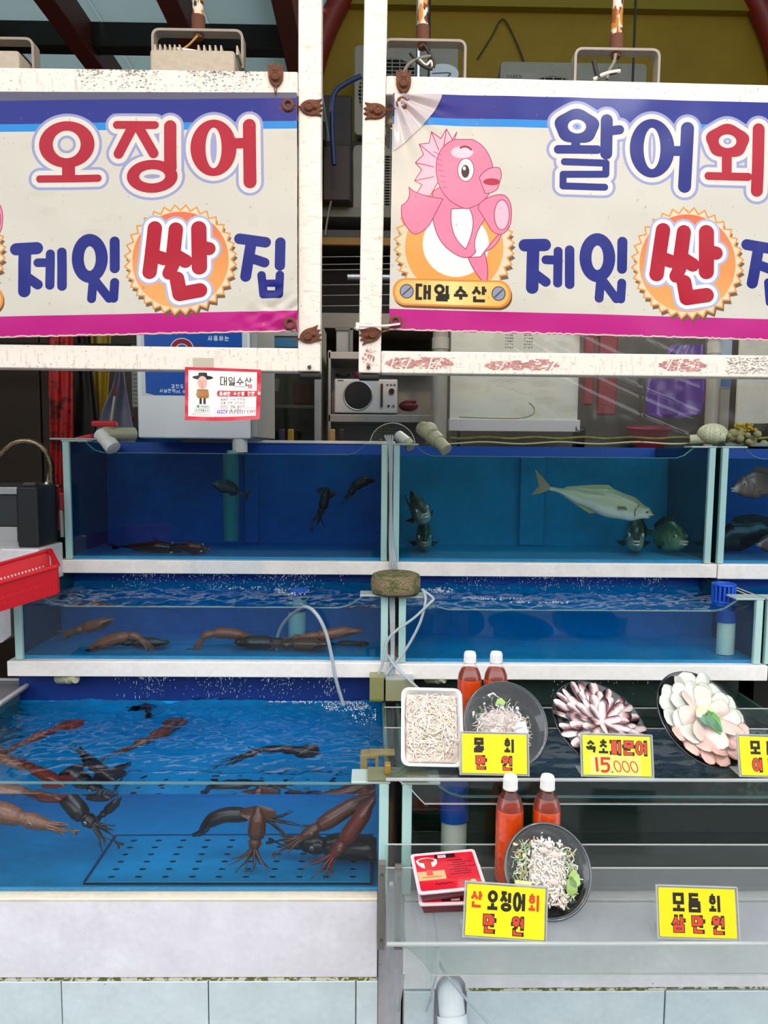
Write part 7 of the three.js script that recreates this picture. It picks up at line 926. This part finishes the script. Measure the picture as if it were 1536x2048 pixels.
{ const t = tilted('sashimi_plate', 'round plate of white and pink sashimi with garlic and green leaf', 'food plate', 1404, 1452, -0.1, 0.74, -0.38), r = 0.122; plate(t, r); seed(204);
  const W3 = lin('#d6d6c8'), W4 = lin('#b9bcae'), P3 = lin('#e4c2b2'), P4 = lin('#d29a88'), red = lin('#b0484a'); const mkK = (a, b, e) => { const o = []; for (let k = 0; k < 6; k++) o.push(sliceGeo(rr(0.076, 0.092), rr(0.05, 0.06), 0.0045, -0.006, (x, z) => { const n = 0.5 + 0.5 * noise(x * 2.2, z * 5 + k, k); const c = mix3(a, b, n); return e && Math.abs(z) > 0.72 ? mix3(c, e, 0.5) : c; }, k * 2.3 + 1)); return o; };
  const whites = mkK(W3, W4), pinks = mkK(P3, P4, red), mids = mkK(lin('#e0cfc0'), lin('#d3b5a6')); const wm = MP('#ffffff', 0.22, { vertexColors: true, clearcoat: 0.7, clearcoatRoughness: 0.1 }); let cnt = 0; const up2 = t.quaternion.clone().invert();
  for (const [n, q, y] of [[16, 0.078, 0.001], [12, 0.056, 0.006], [7, 0.036, 0.01]]) for (let i = 0; i < n; i++) { const a = i / n * PI * 2 + q * 30; const loc = V(q * Math.cos(a), y, q * Math.sin(a)), wv = loc.clone().applyEuler(t.rotation); const low = wv.y < -0.012; const set = q < 0.04 ? mids : low ? pinks : whites; const m = part(low ? 'pink_slice' : 'white_slice', set[cnt++ % 6], wm, t); m.position.copy(loc); m.rotation.order = 'YXZ'; m.rotation.set(rr(-0.35, 0.35), -a + rr(-0.3, 0.3), 0.24 + rr(-0.12, 0.1)); m.scale.set(rr(0.9, 1.15), 1, rr(0.85, 1.2)); m.position.multiplyScalar(rr(0.94, 1.02)); }
  for (const [x, z, a] of [[0.0, -0.014, 0.5], [-0.014, -0.006, 1.1], [-0.022, 0.004, 1.4]]) part('garlic_slice', new THREE.SphereGeometry(1, 14, 10).scale(0.017, 0.005, 0.0095).rotateY(a).translate(x, 0.021, z), MP('#e6dba6', 0.35, { clearcoat: 0.3 }), t, 'pale yellow garlic slice');
  for (const [x, z, a, col] of [[0.012, 0.008, -0.9, '#2f7a1a'], [-0.004, 0.016, 0.1, '#3c7a5a'], [0.02, 0.012, -1.2, '#4a9a1c'], [0.008, 0.018, -0.4, '#2a6a2e']]) { const lf2 = shape([[-0.024, 0], [-0.01, 0.011], [0.015, 0.01], [0.03, 0], [0.015, -0.01], [-0.01, -0.011]]); part('leaf', extrude(lf2, 0.0012, 0.0008).rotateX(-PI / 2).rotateY(a).rotateX(0.15).translate(x, 0.022, z), MP(col, 0.4, { clearcoat: 0.3 }), t, 'green garnish leaf'); }
  part('film', discFilm(r * 0.97, 0.016, 8, 0.012), wrapMat, t); }
{ // round bowl of live squid salad on the lower shelf
  const t = tilted('squid_bowl', 'big clear lidded bowl of shredded squid behind the 산오징어회 sign', 'bowl', 1096, 1736, 0.155, 0.98, -0.12), r = 0.0885;
  part('bowl', lathe([[0.001, -0.036], [r * 0.55, -0.036], [r * 0.72, -0.03], [r * 0.96, -0.003], [r, -0.002], [r, 0.001], [r * 0.93, -0.001], [r * 0.7, -0.027], [r * 0.54, -0.032], [0.001, -0.032]], 60), MP('#0f1213', 0.15, { clearcoat: 0.7 }), t, 'black bowl'); part('rim', new THREE.TorusGeometry(r, 0.003, 8, 72).rotateX(PI / 2).translate(0, 0.001, 0), MP('#3a3f40', 0.12, { clearcoat: 1 }), t);
  seed(205); const l = []; const cols = ['#e4ddd2', '#d6cdc0', '#ece6da', '#d9c8ba', '#e2d8c4'].map(lin); for (let i = 0; i < 520; i++) { const x = rr(-0.038, 0.038) * (1 - 0.2 * rnd()), z = rr(-0.055, 0.062); l.push(tint(strand(x, -0.012 + 0.018 * (1 - (x / 0.045) ** 2) + rr(-0.003, 0.004), z, rr(0.005, 0.012), rr(0.0014, 0.0028), rr(0, 6.3), 0.6), cols[Math.floor(rnd() * 5)])); } l.push(tint(flat(new THREE.SphereGeometry(1, 28, 16).scale(0.036, 0.017, 0.06).translate(0, -0.012, 0.004)), lin('#ded6ca'))); part('squid_shreds', l, fleshV, t, 'white shredded squid').userData.kind = 'stuff';
  const v = []; for (const [sx, n] of [[-1, 110], [1, 110]]) for (let i = 0; i < n; i++) { const z = rr(-0.05, 0.06), x = sx * rr(0.036, 0.064) * Math.sqrt(1 - (z / 0.085) ** 2); v.push(tint(strand(x, -0.014 + rr(-0.008, 0.006), z, rr(0.012, 0.03), rr(0.0008, 0.0014), rr(0, 6.3), 1), lin(['#c6cfa6', '#a9bd76', '#d9d8c0', '#8fae5a', '#c98a5a'][Math.floor(rnd() * 4.4)]))); } part('shredded_cabbage', v, fleshV, t, 'green and pale shredded cabbage').userData.kind = 'stuff';
  const lf2 = shape([[0, 0], [0.012, -0.004], [0.022, 0.004], [0.02, 0.02], [0.01, 0.03], [0.0, 0.02]]); for (const [x, z, c] of [[0.04, 0.035, '#7fa044'], [0.046, 0.022, '#94b258']]) part('lettuce_leaf', extrude(lf2, 0.001, 0.0006).rotateX(-PI / 2).translate(x, -0.006, z), M(c, 0.5), t); part('butter_tag', rbox(0.034, 0.003, 0.02, -0.052, 0.004, 0.034, 0.001).rotateY(0.0), M('#e6dc82', 0.4), t, 'small yellow ribbed tag'); for (const [x, z] of [[-0.012, -0.036], [0.012, -0.03], [0.008, 0.02]]) part('squid_piece', new THREE.SphereGeometry(1, 12, 8).scale(0.011, 0.003, 0.006).translate(x, 0.01, z), MP('#d8b4a8', 0.3), t); part('lid', discFilm(r * 0.96, 0.004, 9, 0.012), wrapMat, t); }
// red chilli packs, one on the other
const packTex = canvasTex(512, 360, (c) => { c.fillStyle = '#a30b22'; c.fillRect(0, 0, 512, 360); c.fillStyle = '#c8142a'; c.fillRect(8, 8, 496, 344); c.fillStyle = '#2a1016'; c.fillRect(180, 14, 170, 40); c.fillStyle = '#e8e2dc'; c.beginPath(); c.moveTo(20, 60); c.quadraticCurveTo(90, 10, 190, 60); c.quadraticCurveTo(200, 110, 150, 130); c.lineTo(80, 140); c.quadraticCurveTo(30, 120, 20, 60); c.fill(); c.fillStyle = '#c02a2c'; ell(c, 105, 66, 66, 24); c.fill(); c.fillRect(82, 70, 60, 110); c.fillStyle = '#d7a878'; c.fillRect(14, 170, 220, 84); c.fillStyle = '#b8862a'; c.beginPath(); c.ellipse(120, 226, 90, 8, 0, 0, 7); c.fill(); c.fillStyle = '#dd4a4a'; c.fillRect(86, 160, 50, 52); c.fillStyle = '#efe9e4'; c.fillRect(206, 22, 66, 26); c.fillStyle = '#222'; for (let i = 0; i < 16; i++) c.fillRect(210 + i * 3.7, 26, (i * 7) % 3 + 0.7, 16); c.fillStyle = '#4a0a18'; for (let i = 0; i < 7; i++) c.fillRect(270 + (i % 2) * 40, 80 + i * 22, 130 + (i * 37) % 60, 7); c.strokeStyle = '#2a0a14'; c.lineWidth = 7; c.lineCap = 'round'; c.beginPath(); c.moveTo(140, 300); c.quadraticCurveTo(152, 284, 164, 304); c.quadraticCurveTo(190, 284, 214, 302); c.quadraticCurveTo(240, 286, 270, 300); c.stroke(); c.fillStyle = '#3d4a86'; ell(c, 372, 304, 24, 17); c.fill(); c.fillStyle = '#c9b48a'; ell(c, 438, 298, 25, 20); c.fill(); });
function redPack(label, cx, cy, y, ry, flip) { const p = at(cx, cy, 0.11), t = thing('chilli_pack', label, 'food pack', [p.x, y, 0.13], 'red chilli paste packs'); t.rotation.set(0.16, ry, 0.02);
  const W4 = 0.132, D4 = 0.104; const g = flat(rbox(W4, 0.003, D4, 0, 0.0235, 0, 0.0012)), q = g.attributes.position, u = g.attributes.uv; for (let i = 0; i < q.count; i++) { let a = q.getX(i) / W4 + 0.5, b = 0.5 - q.getZ(i) / D4; if (flip) { a = 1 - a; b = 1 - b; } u.setXY(i, a, b); } part('label', g, MP('#ffffff', 0.15, { map: packTex, clearcoat: 0.7 }), t); const o = rrect(W4 + 0.006, D4 + 0.006, 0.008), h = rrect(W4 - 0.004, D4 - 0.004, 0.006); o.holes.push(new THREE.Path(h.getPoints(5))); part('rim', extrude(o, 0.002, 0.001).rotateX(-PI / 2).translate(0, 0.0225, 0), MP('#e2c4c6', 0.2, { clearcoat: 0.5 }), t, 'pale sealed rim'); const s = shape([[-W4 / 2 + 0.008, 0], [W4 / 2 - 0.008, 0], [W4 / 2, 0.022], [-W4 / 2, 0.022]]); part('tub', extrude(s, D4 - 0.012, 0.002).translate(0, 0, -(D4 - 0.012) / 2), MP('#6e0f20', 0.2, { transmission: 0.15, thickness: 0, clearcoat: 0.5 }), t); return t; }
redPack('lower red chilli pack of the stack, label upside down', 899, 1770, FLO + 0.006, 0.02, true); redPack('upper red chilli pack lying on the other one', 893, 1728, FLO + 0.034, 0.1, false);
// price signs
function signTex(draw) { return canvasTex(576, 336, (c) => { c.fillStyle = '#f2d800'; c.fillRect(0, 0, 576, 336); draw(c); }); }
const BK = '#1d1512', RD = '#cf3a26';
const sg = (c, s, x, y, w, h, gap, lw) => write(c, s, x, y, w, h, gap, lw, BK), sr = (c, s, x, y, w, h, gap, lw) => write(c, s, x, y, w, h, gap, lw, '#d2452f', { edge: BK, edgeW: 10 });
function priceSign(label, q, z, tex, tilt, floorY) { // q: the card's four corners in the photograph, from upper left clockwise
  const [a, b, c, d] = q.map(([x, y]) => at(x, y, z)), W5 = (a.distanceTo(b) + d.distanceTo(c)) / 2, H5 = (a.distanceTo(d) + b.distanceTo(c)) / 2 / Math.cos(tilt) * 0.97, t = thing('price_sign', label, 'price sign', c.clone().add(d).multiplyScalar(0.5), 'yellow price signs'); t.position.y = Math.max(t.position.y, floorY + 0.003); t.rotation.order = 'ZXY'; t.rotation.set(-tilt, 0, (Math.atan2(b.y - a.y, b.x - a.x) + Math.atan2(c.y - d.y, c.x - d.x)) / 2);
  const g = flat(rbox(W5 - 0.008, H5 - 0.008, 0.0012, 0, H5 / 2, 0, 0.0003)), p = g.attributes.position, u = g.attributes.uv; for (let i = 0; i < p.count; i++) u.setXY(i, p.getX(i) / (W5 - 0.008) + 0.5, (p.getY(i) - 0.004) / (H5 - 0.008)); part('card', g, M('#ffffff', 0.5, { map: tex }), t, 'yellow printed card'); part('holder_front', rbox(W5, H5, 0.0016, 0, H5 / 2, 0.0018, 0.0005), MP('#ffffff', 0.06, { transmission: 1, thickness: 0, ior: 1.4 }), t); part('holder_back', rbox(W5, H5, 0.0016, 0, H5 / 2, -0.0018, 0.0005), MP('#e6e8ea', 0.1, { transmission: 0.7, thickness: 0 }), t); part('holder_edge', [rbox(0.0022, H5, 0.005, W5 / 2, H5 / 2, 0, 0.0004), rbox(0.0022, H5, 0.005, -W5 / 2, H5 / 2, 0, 0.0004), rbox(W5, 0.002, 0.005, 0, H5, 0, 0.0004)], acrylicEdge, t); part('foot', rbox(W5, 0.0022, 0.05, 0, 0.0012, -0.024, 0.0006).rotateX(tilt), MP('#d8dcdc', 0.12, { transmission: 0.6, thickness: 0 }), t); return t; }
priceSign('yellow price sign 물회 in front of the foam tray and black bowl', [[920, 1471], [1056, 1473], [1059, 1553], [919, 1549]], 0.024, signTex((c) => { sg(c, '물', 96, 30, 110, 132, 0, 25); sg(c, '회', 366, 30, 110, 138, 0, 23); sr(c, '만', 122, 186, 96, 116, 0, 21); sr(c, '원', 352, 188, 96, 118, 0, 19); }), 0.3, FU);
priceSign('yellow price sign 15.000 in front of the octopus plate', [[1162, 1476], [1305, 1481], [1308, 1560], [1162, 1556]], 0.024, signTex((c) => { c.fillStyle = '#d9dc2e'; c.fillRect(0, 0, 576, 336); sg(c, '속초', 20, 32, 100, 126, 6, 20); sr(c, '피문어', 232, 38, 104, 124, 3, 21); c.fillStyle = '#e9df76'; c.save(); c.rotate(0.02); c.fillRect(64, 162, 428, 166); c.restore(); c.strokeStyle = '#c8321f'; c.lineCap = 'butt'; c.lineJoin = 'miter'; c.lineWidth = 22; c.beginPath(); c.moveTo(112, 186); c.lineTo(120, 306); c.moveTo(230, 194); c.lineTo(160, 194); c.lineTo(160, 240); c.lineTo(200, 236); c.quadraticCurveTo(224, 250, 212, 288); c.quadraticCurveTo(196, 312, 152, 298); c.stroke(); c.fillStyle = '#3a2a1a'; ell(c, 246, 306, 8, 6); c.fill(); c.lineWidth = 9; for (const x of [290, 360, 430]) { c.beginPath(); c.ellipse(x, 258, 26, 46, -0.35, 0, 7); c.stroke(); } }), 0.3, FU);
priceSign('yellow price sign cut by the right edge before the sashimi plate', [[1475, 1479], [1615, 1483], [1620, 1561], [1479, 1556]], 0.024, signTex((c) => { sg(c, '모듬회', 80, 34, 112, 126, 30, 24); sr(c, '이', 100, 186, 96, 118, 0, 21); sr(c, '만', 240, 186, 96, 118, 0, 21); sr(c, '원', 390, 186, 96, 118, 0, 19); }), 0.3, FU);
priceSign('yellow price sign 산오징어회 before the squid bowl', [[929, 1779], [1096, 1790], [1092, 1888], [925, 1876]], 0.258, signTex((c) => { c.fillStyle = '#efe000'; c.fillRect(0, 0, 576, 336); write(c, '산', 26, 34, 98, 120, 0, 20, '#d2401c'); sg(c, '오징어', 142, 30, 98, 138, 0, 24); write(c, '회', 446, 36, 98, 126, 0, 19, '#d2401c'); sr(c, '만', 128, 190, 92, 122, 0, 20); sr(c, '원', 336, 196, 92, 122, 0, 18); }), 0.28, FLO);
priceSign('yellow price sign 삼만원 alone on the right of the lower shelf', [[1312, 1787], [1475, 1793], [1479, 1885], [1315, 1881]], 0.258, signTex((c) => { sg(c, '모듬', 92, 30, 112, 138, 8, 24); sg(c, '회', 366, 34, 108, 136, 0, 22); sr(c, '삼', 92, 186, 100, 118, 0, 19); sr(c, '만', 242, 188, 96, 118, 0, 19); sr(c, '원', 392, 188, 96, 122, 0, 18); }), 0.28, FLO);
// clear rests behind the leaning dishes
for (const [px, py, lab] of [[1200, 1530, 'clear acrylic rest behind the octopus plate'], [1404, 1530, 'clear acrylic rest behind the sashimi plate'], [864, 1520, 'clear acrylic rest behind the foam tray'], [1012, 1530, 'clear acrylic rest behind the black bowl']]) { const x = at(px, py, -0.06).x, t = thing('dish_rest', lab, 'stand', [x, FU, -0.085], 'clear dish rests'); const s = shape([[-0.05, 0], [0.05, 0], [-0.045, 0.07]]); part('side_plate', extrude(s, 0.004).rotateY(-PI / 2).translate(-0.03, 0.001, 0), acrylic, t); part('side_plate', extrude(s, 0.004).rotateY(-PI / 2).translate(0.03, 0.001, 0), acrylic, t); part('cross_bar', rbox(0.064, 0.004, 0.02, 0, 0.003, 0, 0.001), acrylic, t); }

// let every dish rest on its shelf
for (const [n, y] of [['foam_tray', FU], ['salad_bowl', FU], ['octopus_plate', FU], ['sashimi_plate', FU], ['squid_bowl', FLO], ['chilli_pack', FLO]]) { const o = scene.getObjectByName(n); o.updateMatrixWorld(true); const b = new THREE.Box3().setFromObject(o, true); if (b.min.y < y + 0.002 || n !== 'x') o.position.y += y + 0.002 - b.min.y; }
{ const a = scene.getObjectByName('chilli_pack'), b = scene.getObjectByName('chilli_pack_001'); a.updateMatrixWorld(true); const q = new THREE.Box3().setFromObject(a, true); b.position.y = a.position.y + 0.0275; }
renderer.render(scene, camera);
